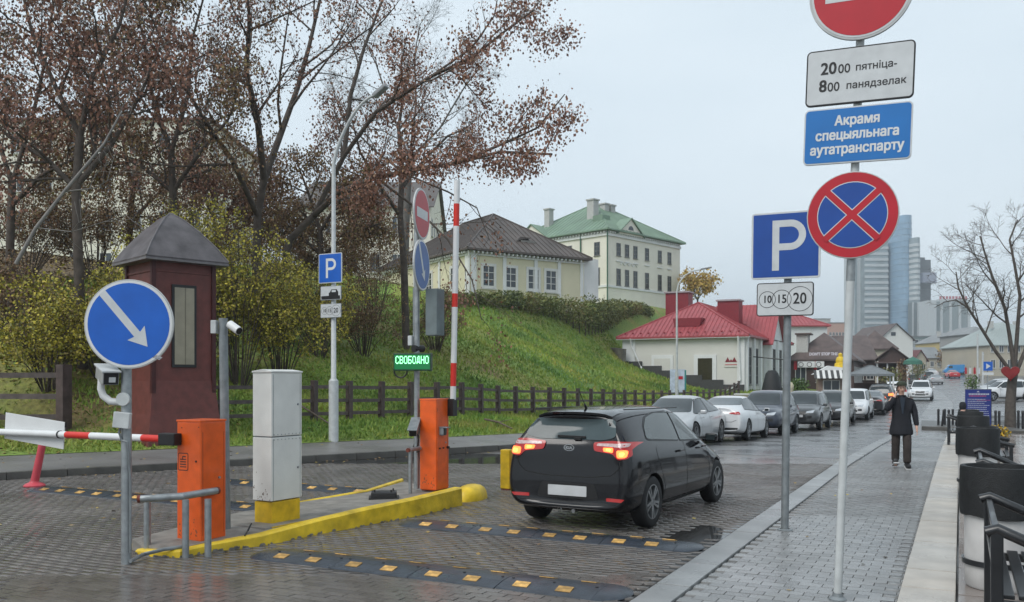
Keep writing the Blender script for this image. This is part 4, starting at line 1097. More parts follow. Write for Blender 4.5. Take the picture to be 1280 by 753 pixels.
# ================================================================== CARS
def catmull(me, lv):
    o = bpy.data.objects.new('t', me); COL.objects.link(o); md = o.modifiers.new('s', 'SUBSURF'); md.levels = lv; md.render_levels = lv
    dg = bpy.context.evaluated_depsgraph_get(); r = bpy.data.meshes.new_from_object(o.evaluated_get(dg)); bpy.data.objects.remove(o); return r
def boolean(me, cut, op='DIFFERENCE'):
    o = bpy.data.objects.new('t', me); c = bpy.data.objects.new('c', cut); COL.objects.link(o); COL.objects.link(c)
    md = o.modifiers.new('b', 'BOOLEAN'); md.object = c; md.operation = op; md.solver = 'EXACT'
    dg = bpy.context.evaluated_depsgraph_get(); r = bpy.data.meshes.new_from_object(o.evaluated_get(dg)); bpy.data.objects.remove(o); bpy.data.objects.remove(c); return r
m_tyre = M('tyre_rubber', (.013,.013,.014), .7, var=.15, bump=.2)
m_rim = M('alloy_rim', (.33,.34,.35), .3, metal=.8, var=.1)
m_glass = M('car_glass', (.022,.032,.036), .05, var=.5, scale=.9, ior=1.6)
m_glassr = M('car_glass_pale', (.05,.07,.075), .07, var=.25, scale=1.5, ior=1.4)
m_glasss = M('car_glass_side', (.07,.085,.083), .05, var=.3, scale=1.2, ior=1.6)
m_under = M('underbody_black', (.01,.01,.01), .8, var=0)
m_plate = M('plate_white', (.48,.49,.50), .4, var=.08)
m_tail = M('tail_light_red', (.22,.01,.012), .15, var=0, coat=.6, emis=(1,.03,.01), estr=.12)
m_taillit = M('tail_light_lit', (.8,.15,.05), .2, var=0, emis=(1.0,.14,.03), estr=2.6)
m_tailor = M('tail_light_orange', (.9,.35,.05), .2, var=0, emis=(1.0,.30,.06), estr=3.0)
m_clear = M('tail_light_clear', (.55,.40,.40), .12, var=.2, scale=30, coat=.5)
m_head = M('head_light_glass', (.42,.45,.48), .1, var=.1, coat=.5)
m_headlit = M('head_light_lit', (.9,.9,.9), .1, var=0, emis=(1,1,.97), estr=2.)
m_chrome = M('chrome', (.6,.62,.64), .15, metal=1., var=0)
m_trim = M('black_trim', (.012,.012,.013), .4, var=0)
def paint(n, c, rough=.28, metal=0., coat=.8, ior=1.45): return M(n, c, rough, metal=metal, var=.03, scale=2, coat=coat, ior=ior)

def wheel_meshes(R=.32, wd=.2):
    h = wd/2
    ty = MB().lathe([(R*.66,-h*.9),(R*.9,-h),(R*.985,-h*.8),(R,-h*.4),(R,h*.4),(R*.985,h*.8),(R*.9,h),(R*.66,h*.9)], n=36, axis='X').mesh('wheel', m_tyre, smooth=50)
    mb = MB(); mb.lathe([(R*.67,-h*.85),(R*.70,h*.9),(R*.64,h*.92),(R*.62,h*.6),(R*.60,-h*.2)], n=36, axis='X')
    for k in range(10):
        a = 2*math.pi*k/10; a2 = a + .16 * (1 if k % 2 else -1)
        mb.beam((h*.72, R*.12*math.cos(a), R*.12*math.sin(a)), (h*.80, R*.64*math.cos(a2), R*.64*math.sin(a2)), R*.10, .03)
    mb.lathe([(0,h*.86),(R*.14,h*.82),(R*.16,h*.5)], n=16, axis='X')
    ri = mb.mesh('rim', m_rim, smooth=40)
    dk = MB().lathe([(R*.64,-h*.0),(0,-h*.0)], n=24, axis='X').mesh('brake_disc', m_under)
    return ty, ri, dk
WM = {}
# stations: (y_low, y_top, zb, w, z_mid, z_belt, w_belt, w_roof, z_roof)
def body_mesh(st, mat, arches, R):
    mb = MB(); k = 9; n = len(st)
    for (yl, yt, zb, w_, zm, zbelt, wb, wr, zt) in st:
        ym = yl * .85 + yt * .15
        ring = [(0, yl, zb), (w_*.72, yl, zb), (w_*.97, yl, zb+.05), (w_, yl, zm), (w_*.985, ym, (zm+zbelt)/2+.02), (wb, ym, zbelt), (wr+.01, yt*.93+yl*.07, zt-.085), (wr*.86, yt, zt-.018), (wr*.5, yt, zt+.004)]
        full = ring + [(0, yt, zt+.012)] + [(-x, y, z) for x, y, z in ring[:0:-1]]
        mb.v += full
    m = 18
    for i in range(n-1):
        for j in range(m): a = i*m+j; b = i*m+(j+1)%m; mb.face((a, b, b+m, a+m))
    for base, fl in ((0, False), ((n-1)*m, True)):
        # cap with quads between mirrored points
        for j in range(1, 8):
            q = [base+j, base+j+1, base+m-j-1, base+m-j]; mb.face(q)
        mb.face([base, base+1, base+m-1]); mb.face([base+8, base+9, base+10])
    me = mb.mesh('body', mat); me = catmull(me, 2)
    cut = MB()
    for yy in arches:
        for s in (-1, 1): cut.lathe([(0,s*.52),(R*1.14,s*.52),(R*1.14,s*1.2),(0,s*1.2)], c=(0,yy,R*1.0), n=28, axis='X')
    cm = cut.mesh('cut', None); me = boolean(me, cm)
    me.materials.clear(); me.materials.append(mat); me.materials.append(m_under)
    for p in me.polygons:
        c = p.center
        p.material_index = 0
        for yy in arches:
            if math.hypot(c.y-yy, c.z-R) < R*1.16 and (abs(p.normal.x) < .6 or abs(c.x) < .56) and (abs(c.x) < .6 or Vector((p.normal.x, p.normal.y, p.normal.z)).dot(Vector((0, yy-c.y, R-c.z)).normalized()) > .5): p.material_index = 1
        if c.z < .24 and p.normal.z < -.5: p.material_index = 1
    shade(me, 35); return me
class Decal:
    def __init__(s, me):
        bm = bmesh.new(); bm.from_mesh(me); s.bvh = BVHTree.FromBMesh(bm); bm.free()
    def make(s, poly, axis, off=.005, step=.07, name='d', mat=None, thick=0.):
        """poly: 2D points. axis: '+x','-x' use (y,z); '+y','-y' use (x,z); '+z' use (x,y)"""
        bm = bmesh.new(); vs = [bm.verts.new((p[0], p[1], 0)) for p in poly]; bm.faces.new(vs)
        for ax in (0, 1):
            lo = min(p[ax] for p in poly); hi = max(p[ax] for p in poly); c = lo + step
            while c < hi - 1e-4:
                no = (1,0,0) if ax == 0 else (0,1,0); co = (c,0,0) if ax == 0 else (0,c,0)
                bmesh.ops.bisect_plane(bm, geom=bm.verts[:]+bm.edges[:]+bm.faces[:], plane_co=co, plane_no=no); c += step
        sg = 1 if axis[0] == '+' else -1; a = axis[1]
        for v in bm.verts:
            u, h = v.co.x, v.co.y
            if a == 'x': o = Vector((sg*3, u, h)); d = Vector((-sg,0,0))
            elif a == 'y': o = Vector((u, sg*5, h)); d = Vector((0,-sg,0))
            else: o = Vector((u, h, 4)); d = Vector((0,0,-1))
            hit = s.bvh.ray_cast(o, d)
            if hit[0] is None:
                hit = s.bvh.find_nearest(o + d * (3 - .7 if a == 'x' else 3))
            v.co = hit[0] + (hit[1] if hit[1].dot(d) < 0 else -hit[1]) * off
        bmesh.ops.recalc_face_normals(bm, faces=bm.faces)
        me = bpy.data.meshes.new(name); bm.to_mesh(me); bm.free()
        # normals outward
        if len(me.polygons):
            dd = Vector((sg,0,0)) if a == 'x' else Vector((0,sg,0)) if a == 'y' else Vector((0,0,1))
            if sum((p.normal.dot(dd) for p in me.polygons)) < 0: me.flip_normals()
        if mat: me.materials.append(mat)
        me.polygons.foreach_set('use_smooth', [True]*len(me.polygons)); return me
    def line(s, pts, axis, wd=.008, **kw):
        """thin strip along a polyline"""
        L = []; Rr = []
        for i, p in enumerate(pts):
            a = Vector(pts[max(i-1,0)]); b = Vector(pts[min(i+1,len(pts)-1)]); d = (b-a).normalized(); n = Vector((-d.y, d.x))*wd/2
            L.append((p[0]+n.x,p[1]+n.y)); Rr.append((p[0]-n.x,p[1]-n.y))
        return s.make(L + Rr[::-1], axis, **kw)
def smoothpoly(pts, r=.03, n=3):
    out = []; k = len(pts)
    for i in range(k):
        p = Vector(pts[i]); a = Vector(pts[i-1]); b = Vector(pts[(i+1)%k]); la = (a-p).length; lb = (b-p).length
        q = min(r, la*.4, lb*.4); pa = p + (a-p).normalized()*q; pb = p + (b-p).normalized()*q
        for j in range(n+1): t = j/n; v = pa*(1-t)**2 + p*2*t*(1-t) + pb*t*t; out.append((v.x, v.y))
    return out
SPEC = {}
SPEC['hatch'] = dict(R=.315, arches=(-1.27, 1.30), st=[
 (-1.93,-1.72,.34,.66,.58,1.02,.60,.42,1.30),(-1.99,-1.78,.29,.77,.60,1.04,.68,.50,1.37),(-1.95,-1.68,.24,.83,.58,1.05,.77,.55,1.415),
 (-1.72,-1.40,.19,.855,.54,1.04,.80,.575,1.44),(-1.27,-.95,.18,.86,.52,1.01,.815,.59,1.462),(-.5,-.35,.17,.862,.48,.97,.82,.59,1.465),(.1,.05,.17,.862,.48,.94,.82,.58,1.45),
 (.62,.32,.17,.862,.48,.91,.815,.56,1.41),(.95,.95,.18,.86,.48,.885,.80,.66,1.03),(1.1,1.15,.19,.86,.5,.84,.78,.64,.975),(1.55,1.55,.20,.83,.5,.76,.72,.56,.86),(1.88,1.86,.24,.72,.48,.66,.60,.44,.73),(2.0,1.97,.30,.56,.45,.60,.48,.34,.64)],
 side=[(-1.30,1.10),(-1.20,1.22),(-1.0,1.325),(-.7,1.37),(-.2,1.378),(.25,1.335),(.84,1.0),(.80,.965),(-.2,1.01),(-1.22,1.075)], pillars=[(-.16,-.12)],
 rear=[(-.62,1.13),(-.53,1.335),(.53,1.335),(.62,1.13),(.45,1.085),(-.45,1.085)], front=[(-.60,.99),(-.50,1.36),(.50,1.36),(.60,.99)], L=4.0, sp=.2)
SPEC['sedan'] = dict(R=.34, arches=(-1.43, 1.45), st=[
 (-2.28,-2.22,.36,.72,.58,.86,.64,.50,.99),(-2.34,-2.28,.30,.82,.58,.90,.72,.58,1.04),(-2.2,-2.1,.25,.89,.56,.93,.80,.66,1.10),
 (-1.8,-1.55,.20,.92,.54,.94,.84,.64,1.17),(-1.43,-1.0,.17,.925,.50,.93,.85,.60,1.34),(-.6,-.35,.16,.93,.48,.91,.86,.59,1.43),(.1,.05,.16,.93,.48,.90,.86,.58,1.44),
 (.8,.42,.16,.93,.48,.88,.86,.56,1.38),(1.2,1.20,.17,.93,.48,.86,.84,.68,.98),(1.45,1.5,.18,.92,.5,.82,.82,.66,.91),(1.95,1.95,.19,.89,.5,.74,.76,.58,.80),(2.25,2.22,.24,.78,.46,.64,.64,.46,.68),(2.36,2.33,.30,.62,.42,.56,.50,.34,.59)],
 side=[(-1.55,1.0),(-1.15,1.24),(-.6,1.335),(0,1.35),(.4,1.30),(1.1,.94),(1.0,.925),(-.3,.96)], pillars=[(-.10,-.06)],
 rear=[(-.66,1.13),(-.52,1.36),(.52,1.36),(.66,1.13)], front=[(-.66,.96),(-.50,1.34),(.50,1.34),(.66,.96)], L=4.7, sp=.0)
SPEC['suv'] = dict(R=.365, arches=(-1.35, 1.42), st=[
 (-2.15,-1.95,.42,.74,.66,1.02,.66,.50,1.44),(-2.22,-2.0,.36,.83,.66,1.04,.74,.58,1.55),(-2.15,-1.88,.30,.90,.64,1.06,.82,.63,1.62),
 (-1.85,-1.6,.25,.92,.60,1.06,.85,.65,1.66),(-1.35,-1.1,.23,.93,.56,1.05,.87,.66,1.69),(-.5,-.35,.22,.93,.54,1.03,.87,.66,1.69),(.1,.05,.22,.93,.54,1.01,.87,.65,1.68),
 (.72,.42,.22,.93,.54,1.0,.87,.63,1.62),(1.08,1.08,.23,.93,.54,.99,.86,.72,1.13),(1.3,1.35,.24,.93,.56,.95,.84,.70,1.06),(1.8,1.8,.26,.91,.56,.90,.80,.66,1.0),(2.12,2.1,.30,.84,.54,.82,.70,.56,.88),(2.25,2.22,.36,.72,.50,.72,.58,.44,.76)],
 side=[(-1.72,1.12),(-1.55,1.47),(-1.0,1.56),(0,1.57),(.4,1.52),(1.02,1.10),(.9,1.065),(-.2,1.08)], pillars=[(-1.05,-1.05),(-.08,-.04)],
 rear=[(-.68,1.16),(-.56,1.52),(.56,1.52),(.68,1.16)], front=[(-.68,1.12),(-.55,1.56),(.55,1.56),(.68,1.12)], L=4.45, sp=.15)
def make_car(kind, pmat, cname='car'):
    S = SPEC[kind]; R = S['R']; me = body_mesh(S['st'], pmat, S['arches'], R); D = Decal(me)
    t = thing(cname, 'x', 'car'); body = link('body', me, t)
    dz = 1.0
    # side glass split by pillars, mirrored
    top = S['side']
    def clip(poly, f):   # keep where f(p) >= 0
        out = []
        for i in range(len(poly)):
            a, b = poly[i], poly[(i+1)%len(poly)]; fa, fb = f(a), f(b)
            if fa >= 0: out.append(a)
            if fa*fb < 0: t_ = fa/(fa-fb); out.append((a[0]+(b[0]-a[0])*t_, a[1]+(b[1]-a[1])*t_))
        return out
    zmid = sum(p[1] for p in top)/len(top)
    cuts = S['pillars']; hw = .03
    def px_(c, z): return c[0] + (c[1]-c[0])*(z-zmid)/.2
    edges = [None] + cuts + [None]
    for i in range(len(edges)-1):
        P = top
        if edges[i]: P = clip(P, lambda p, c=edges[i]: p[0] - px_(c,p[1]) - hw)
        if edges[i+1]: P = clip(P, lambda p, c=edges[i+1]: px_(c,p[1]) - hw - p[0])
        for ax in ('+x','-x'):
            fr = link('window_frame', D.make(smoothpoly([(p[0]+(.02 if p[0]>sum(q[0] for q in P)/len(P) else -.02), p[1]+(.018 if p[1]>zmid else -.018)) for p in P], .05), ax, .003, mat=m_trim), t)
            link('side_window', D.make(smoothpoly(P, .04), ax, .007, mat=m_glasss if kind == 'hatch' else m_glass), fr)
    link('rear_window', D.make(smoothpoly(S['rear'], .06), '-y', .006, mat=m_glassr if kind == 'hatch' else m_glass), t)
    link('windshield', D.make(smoothpoly(S['front'], .06), '+y', .006, mat=m_glass), t)
    # door lines, sill, handles
    zb = S['st'][5][5]; za = S['st'][5][2] + .09
    r0 = S['arches'][0] + R*1.25
    for ax in ('+x','-x'):
        for yy in ([-.08, .85] if kind != 'hatch' else [-.06, .88]):
            link('door_gap', D.line([(yy-.02, za), (yy, .55), (yy, zb+.02)], ax, .011, off=.002, mat=m_under), t)
        link('door_gap', D.line([(r0, za+.02), (r0-.02, .5), (r0-.22, zb-.1), (r0-.22, zb)], ax, .011, off=.002, mat=m_under), t)
        link('sill', D.make([(r0-.02, za-.10), (r0, za+.02), (S['arches'][1]-R*1.2, za+.02), (S['arches'][1]-R*1.2, za-.10)], ax, .004, mat=m_trim), t)
        for yy in (-.28, .62 if kind == 'hatch' else .7):
            s = 1 if ax == '+x' else -1; hx = S['st'][5][3]*.975
            mb = MB(); mb.box((s*(hx+.012), yy-.18*0, zb-.09), (.03,.17,.028)); mb.build('door_handle', pmat, t, bevel=.008)
        # mirrors
        s = 1 if ax == '+x' else -1; mz = S['st'][7][5] + .09; my = S['st'][8][0] - .18
        mb = MB(); mb.box((s*(S['st'][7][3]+.06), my, mz), (.17,.10,.115)); mb.box((s*(S['st'][7][3]-.03), my+.02, mz-.04), (.12,.05,.04)); mir = mb.build('wing_mirror', pmat if kind != 'suv' else pmat, t, bevel=.03)
        shade(mir.data, 60)
        MB().box((s*(S['st'][7][3]+.06), my-.052, mz), (.13,.006,.08)).build('mirror_glass', m_glass, mir)
    # wheels
    if R not in WM: WM[R] = wheel_meshes(R)
    ty, ri, dk = WM[R]
    for yy in S['arches']:
        for s in (1,-1):
            o = link('wheel', ty, t, loc=(s*(S['st'][5][3]-.115), yy, R), rot=(0,0,0 if s>0 else math.pi)); link('rim', ri, o); link('brake_disc', dk, o)
    return t, D, body
def add_rear(t, D, kind, lit=False):
    if kind == 'hatch': return
    zt, zb_, xi, xo = (.92,.83,.46,.86) if kind == 'sedan' else (1.10,.90,.52,.92)
    for s in (1,-1):
        P = smoothpoly([(s*xi,zb_+.03),(s*xi*1.05,zt-.03),(s*xo*.88,zt),(s*xo*.94,zb_)], .03)
        link('tail_light', D.make(P, '-y', .012, mat=m_taillit if lit else m_tail, step=.05), t)
    link('number_plate', D.make([(-.26,.68 if kind=='sedan' else .78),(-.26,.79 if kind=='sedan' else .89),(.26,.79 if kind=='sedan' else .89),(.26,.68 if kind=='sedan' else .78)], '-y', .012, mat=m_plate), t)
    link('bumper_insert', D.make([(-.7,.30),(-.75,.42),(.75,.42),(.7,.30)], '-y', .006, mat=m_trim), t)
    link('tailgate_gap', D.line([(-.7,.66),(-.55,.60),(.55,.60),(.7,.66)], '-y', .012, off=.003, mat=m_under), t)
def add_front(t, D, kind, lit=False):
    h = {'hatch':.60,'sedan':.60,'suv':.76}[kind]
    for s in (1,-1):
        link('head_light', D.make(smoothpoly([(s*.36,h-.03),(s*.40,h+.05),(s*.70,h+.10),(s*.66,h-.02)], .03), '+y', .012, mat=m_headlit if lit else m_head, step=.05), t)
        link('fog_light', D.make(smoothpoly([(s*.42,h-.24),(s*.42,h-.15),(s*.62,h-.13),(s*.62,h-.24)], .03), '+y', .008, mat=m_trim, step=.05), t)
    if kind == 'suv': link('grille', D.make(smoothpoly([(-.30,h-.16),(-.36,h+.04),(.36,h+.04),(.30,h-.16)], .04), '+y', .010, mat=m_trim), t)
    link('air_intake', D.make(smoothpoly([(-.38,h-.30),(-.40,h-.20),(.40,h-.20),(.38,h-.30)], .03), '+y', .008, mat=m_trim), t)
    link('number_plate', D.make([(-.26,h-.20),(-.26,h-.09),(.26,h-.09),(.26,h-.20)], '+y', .014, mat=m_plate), t)
def recolor(root, old, new):
    for o in [root] + list(root.children_recursive):
        if o.type == 'MESH':
            for i, ms in enumerate(o.material_slots):
                if ms.material == old: ms.link = 'OBJECT'; ms.material = new

# hero: the black hatchback
p_blk = paint('car_black_paint', (.005,.005,.007), .12, 0., .4, 1.35)
t, D, body = make_car('hatch', p_blk); hero = t
t['label'] = 'black five-door hatchback with lit tail lights driving away past the yellow kerb'
rw = G(812, 660); fw = G(884, 634)
hd = R_(-3.5)
# body centre so that the right rear wheel touches its spot
off = Matrix.Rotation(hd, 3, 'Z') @ Vector((.86-.02, -1.27, 0)); t.location = (rw.x - off.x + .03, rw.y - off.y + .05, 0); t.rotation_euler = (0, 0, hd)
for s in (1, -1):
    outer = smoothpoly([(s*.34,.96),(s*.32,1.055),(s*.60,1.085),(s*.775,1.065),(s*.785,.885),(s*.66,.865),(s*.60,.93)], .03)
    tl = link('tail_light', D.make(outer, '-y', .014, mat=m_tail, step=.04), t)
    link('lit_segment', D.make(smoothpoly([(s*.47,.958),(s*.46,1.00),(s*.60,1.005),(s*.60,.945)], .02), '-y', .019, mat=m_taillit, step=.04), tl)
    link('lit_segment', D.make(smoothpoly([(s*.655,.888),(s*.645,.98),(s*.765,.98),(s*.765,.895)], .03), '-y', .019, mat=m_taillit, step=.04), tl)
    link('lamp_core', D.make(smoothpoly([(s*.69,.91),(s*.685,.955),(s*.74,.955),(s*.74,.91)], .02), '-y', .022, mat=m_tailor, step=.04), tl)
    link('lamp_core', D.make(smoothpoly([(s*.505,.968),(s*.505,.99),(s*.57,.99),(s*.57,.963)], .01), '-y', .022, mat=m_tailor, step=.04), tl)
    link('clear_segment', D.make(smoothpoly([(s*.37,1.018),(s*.38,1.045),(s*.755,1.055),(s*.755,1.01)], .02), '-y', .019, mat=m_clear, step=.04), tl)
    # side wrap of the lamp
    link('side_lamp', D.make(smoothpoly([(-1.90,.90),(-1.90,1.04),(-1.78,1.03),(-1.82,.92)], .03), '+x' if s>0 else '-x', .004, mat=m_tail, step=.04), tl)
    link('reflector', D.make(smoothpoly([(s*.52,.375),(s*.52,.415),(s*.76,.415),(s*.72,.375)], .01), '-y', .008, mat=m_tail, step=.05), t)
link('number_plate', D.make(smoothpoly([(-.29,.41),(-.29,.535),(.23,.535),(.23,.41)], .01), '-y', .016, mat=m_plate), t).location = (.03,0,0)
link('plate_recess', D.make(smoothpoly([(-.42,.38),(-.36,.57),(.36,.57),(.42,.38)], .05), '-y', .006, mat=m_trim), t)
link('rear_bumper_lip', D.make([(-.7,.27),(-.66,.345),(.66,.345),(.7,.27)], '-y', .006, mat=m_trim), t)
link('tailgate_gap', D.line([(-.70,.87),(-.67,.76),(-.58,.68),(-.3,.645),(.3,.645),(.58,.68),(.67,.76),(.70,.87)], '-y', .010, off=.003, mat=m_under, step=.05), t)
link('high_brake_light', D.make([(-.16,1.378),(-.16,1.40),(.16,1.40),(.16,1.378)], '-y', .02, mat=M('brake_light_off', (.12,.005,.008), .3)), t)
def roofz(x, y): return D.bvh.ray_cast(Vector((x, y, 4)), Vector((0,0,-1)))[0].z
mb = MB(); nn = 12
for i in range(nn + 1):
    x = -.50 + 1.0*i/nn; ya = -1.38; yb = -1.80 + .25*abs(x)**2; za_ = roofz(x, ya) + .001; zb_ = roofz(x, -1.62) - .005
    mb.v += [(x, ya, za_-.02), (x, ya, za_), (x, (ya+yb)/2, (za_+zb_)/2 + .012), (x, yb, zb_), (x, yb, zb_-.028), (x, ya-.2, za_-.05)]
for i in range(nn):
    for j in range(6): a_ = i*6+j; b_ = i*6+(j+1)%6; mb.face((a_, b_, b_+6, a_+6))
mb.face(range(6)); mb.face(list(range(nn*6, nn*6+6))[::-1]); mb.build('spoiler', p_blk, t, smooth=30)
em = link('emblem', ring(MB(), .072, .060, -.003, .003, 28).mesh('emblem', m_chrome), t)
hit = D.bvh.ray_cast(Vector((-.0,-5,.985)), Vector((0,1,0))); em.location = hit[0] + hit[1]*.008; em.scale = (1.0,1,.56)
text('KIA', .05, m_chrome, t, hit[0].x, hit[0].y - .012, .985, thick=.002, ext=.003, sx=1.15)
wp = MB(); h1_ = D.bvh.ray_cast(Vector((.20,-5,1.115)), Vector((0,1,0)))[0]; h2_ = D.bvh.ray_cast(Vector((-.18,-5,1.12)), Vector((0,1,0)))[0]
wp.beam(h1_+Vector((0,-.02,0)), h2_+Vector((0,-.02,0)), .02, .03); wp.box(D.bvh.ray_cast(Vector((.1,-5,1.09)), Vector((0,1,0)))[0]+Vector((0,-.01,.005)), (.09,.035,.035)); wp.build('rear_wiper', m_trim, t, bevel=.004)
at_ = MB(); at_.tube([(.02,-1.45,1.455),(.02,-1.5,1.50)], .016, 8); at_.tube([(.02,-1.5,1.50),(.0,-1.62,1.68)], .005, 5); at_.build('antenna', m_black, t)
MB().tube([(.1,-1.86,.24),(.1,-1.98,.235)], .025, 10).build('exhaust', m_rim, t)
MB().lathe([(.022,-.006),(.03,0),(.022,.006),(.022,-.006)], c=(-.1,-1.95,.24), n=14, axis='Y').build('tow_eye', m_rim, t)
for s in (1,-1):
    mb = MB(); mb.tube([(s*.60,-1.62,1.462),(s*.60,.2,1.44)], .008, 5); mb.build('roof_seam', m_trim, t).location = (0,0,-.012)
fl = link('fuel_flap', D.line([(-1.52,.68),(-1.52,.80),(-1.38,.80),(-1.38,.68),(-1.52,.68)], '+x', .008, off=.002, mat=m_under), t)
add_front(t, D, 'hatch')

# prototypes of the parked cars
p_sil = paint('car_silver_paint', (.42,.43,.44), .3, .3); p_whi = paint('car_white_paint', (.62,.63,.64)); p_nav = paint('car_navy_paint', (.012,.018,.035)); p_dgr = paint('car_dark_grey_paint', (.035,.038,.04)); p_red = paint('car_red_paint', (.45,.015,.02)); p_bl2 = paint('car_black_paint_2', (.012,.012,.014)); p_bluv = paint('van_blue_paint', (.02,.22,.52))
sedan, Ds, _ = make_car('sedan', p_whi); add_rear(sedan, Ds, 'sedan'); add_front(sedan, Ds, 'sedan')
suv, Du, _ = make_car('suv', p_dgr); add_rear(suv, Du, 'suv'); add_front(suv, Du, 'suv')
suvl = dup(suv)
for o in suvl.children:
    if o.name.startswith('tail_light'):
        for ms in o.material_slots: ms.link = 'OBJECT'; ms.material = m_taillit
used = {'sedan': [sedan, p_whi, False], 'suv': [suv, p_dgr, False], 'suvl': [suvl, p_dgr, False]}
def put(kind, x, y, rz, label, pm=None, group='cars parked along the left kerb', dz=0., sc=1.):
    S_ = used[kind]
    o = dup(S_[0]) if S_[2] else S_[0]
    if not S_[2]: S_[2] = True; S_.append(None)
    o.location = (x, y, zr(y) + dz); o.rotation_euler = (math.atan2(zr(y+1.3)-zr(y-1.3), 2.6)*math.cos(rz), 0, rz); o['label'] = label
    if group: o['group'] = group
    if pm and pm != S_[1]: recolor(o, S_[1], pm)
    return o
PI = math.pi
# copies are made from untouched prototypes: place white sedan and grey suv last
def cp(kind, *a, **k):
    S_ = used[kind]; S_[2] = True; return put(kind, *a, **k)
used['sedan'][2] = used['suv'][2] = used['suvl'][2] = True
cp('sedan', -7.45, 25.6, PI, 'silver sedan facing the camera, first parked car beyond the black hatchback', p_sil)
cp('suv', -6.75, 35.3, PI, 'navy blue parked car behind the white fastback sedan, facing the camera', p_nav)
cp('suv', -6.2, 41.0, PI, 'dark grey parked car directly left of the big pole, facing the camera', p_dgr)
cp('suv', -5.75, 47.0, PI, 'charcoal parked car facing the camera between the grey one and the white one', p_bl2)
cp('suv', -5.35, 53.0, PI, 'white parked car right of the tall pale sign pole', p_whi)
cp('sedan', -5.0, 59.6, 0, 'black car seen from behind, parked before the car with red lights', p_bl2)
cp('suv', -4.5, 76.0, 0, 'white car right behind the walking man on the street', p_whi, group=None)
cp('suv', .2 + far_c(88) - 2.6, 82, PI, 'white car with headlights approaching on the street right of the walking man', p_whi, group=None)
x = W(1190,160); cp('sedan', x.x, x.y, 0.25, 'small red car far up the street below the blue van', p_red, group=None)
xs = [(1168,135,.2,'silver car parked far up on the left near the blue van',p_sil),(1158,150,.25,'dark car parked far off at the left kerb',p_dgr),(1163,170,.3,'white car parked far off beside the blue van',p_whi)]
for px, dd, rz_, lab, pm in xs: q = W(px, dd); cp('sedan' if pm!=p_dgr else 'suv', q.x, q.y, rz_, lab, pm, group='cars parked far up the street')
q = W(1256, 72); cp('suv', q.x, q.y, YAW+PI/2, 'white car parked sideways behind the blue board and bare tree', p_whi, group='white cars in the car park')
q = W(1249, 80); cp('suv', q.x, q.y, YAW+PI/2, 'pale car parked sideways in the second row behind the bare tree', p_sil, group='white cars in the car park')
q = W(1288, 77); cp('sedan', q.x, q.y, YAW+PI/2, 'white car cut off by the right picture edge', p_whi, group='white cars in the car park')
used['sedan'][2] = False; used['suvl'][2] = False; used['suv'][2] = False
put('sedan', -6.92, 29.9, 0, 'white fastback sedan seen from behind, second parked car')
put('suvl', -4.85, 66.5, 0, 'dark grey car with glowing red tail lights left of the walking man', None)
q = W(1140,128); put('suv', q.x, q.y, .15, 'dark car parked far along the left kerb behind the walking man', None)
# blue van far up the street
q = W(1195, 175)
t = thing('van', 'bright blue panel van far up the street above the red car', 'van', (q.x, q.y, zr(q.y)), rz=YAW + R_(75))
pr = [(-2.2,.35),(2.3,.35),(2.35,.9),(1.9,1.15),(1.35,1.95),(-2.1,2.0),(-2.25,1.8)]
bv = MB().prism(pr, -.92, .92, 'YZ').build('body', p_bluv, t, bevel=.10)
for s in (1,-1): MB().box((s*.925, 1.15, 1.5), (.01,.7,.45)).build('side_window', m_glass, t)
MB().box((0,1.66,1.55),(1.5,.02,.5), rot=Matrix.Rotation(R_(35),3,'X')).build('windshield', m_glass, t)
for yy in (-1.4,1.5):
    for s in (1,-1): o = link('wheel', WM[.34][0], t, loc=(s*.85,yy,.34)); link('rim', WM[.34][1], o)

# ================================================================== BUILDINGS
m_win = M('dark_window_pane', (.035,.045,.055), .08, var=.3, scale=.7, ior=1.6)
m_wf = M('white_window_frame', (.60,.60,.58), .5, var=.05)
m_wfg = M('grey_window_frame', (.16,.16,.15), .5)
m_cream = M('cream_render', (.72,.69,.60), .75, var=.06, scale=.5, bump=.05)
m_yelw_ = M('pale_yellow_render', (.62,.58,.42), .75, var=.06, scale=.5)
m_trimw = M('white_render_trim', (.66,.67,.67), .7, var=.06, scale=1)
m_brroof = M('brown_metal_roof', (.082,.066,.058), .5, var=.25, scale=.6, bump=.2, bscale=3)
m_grroof = M('green_metal_roof', (.17,.25,.18), .5, var=.16, scale=.5)
m_rdroof = M('red_tile_roof', (.31,.058,.066), .42, var=.12, scale=1.)
m_rdchim = M('dark_red_chimney', (.20,.015,.025), .55, var=.1)
m_greyp = M('dark_plinth', (.05,.05,.05), .7)
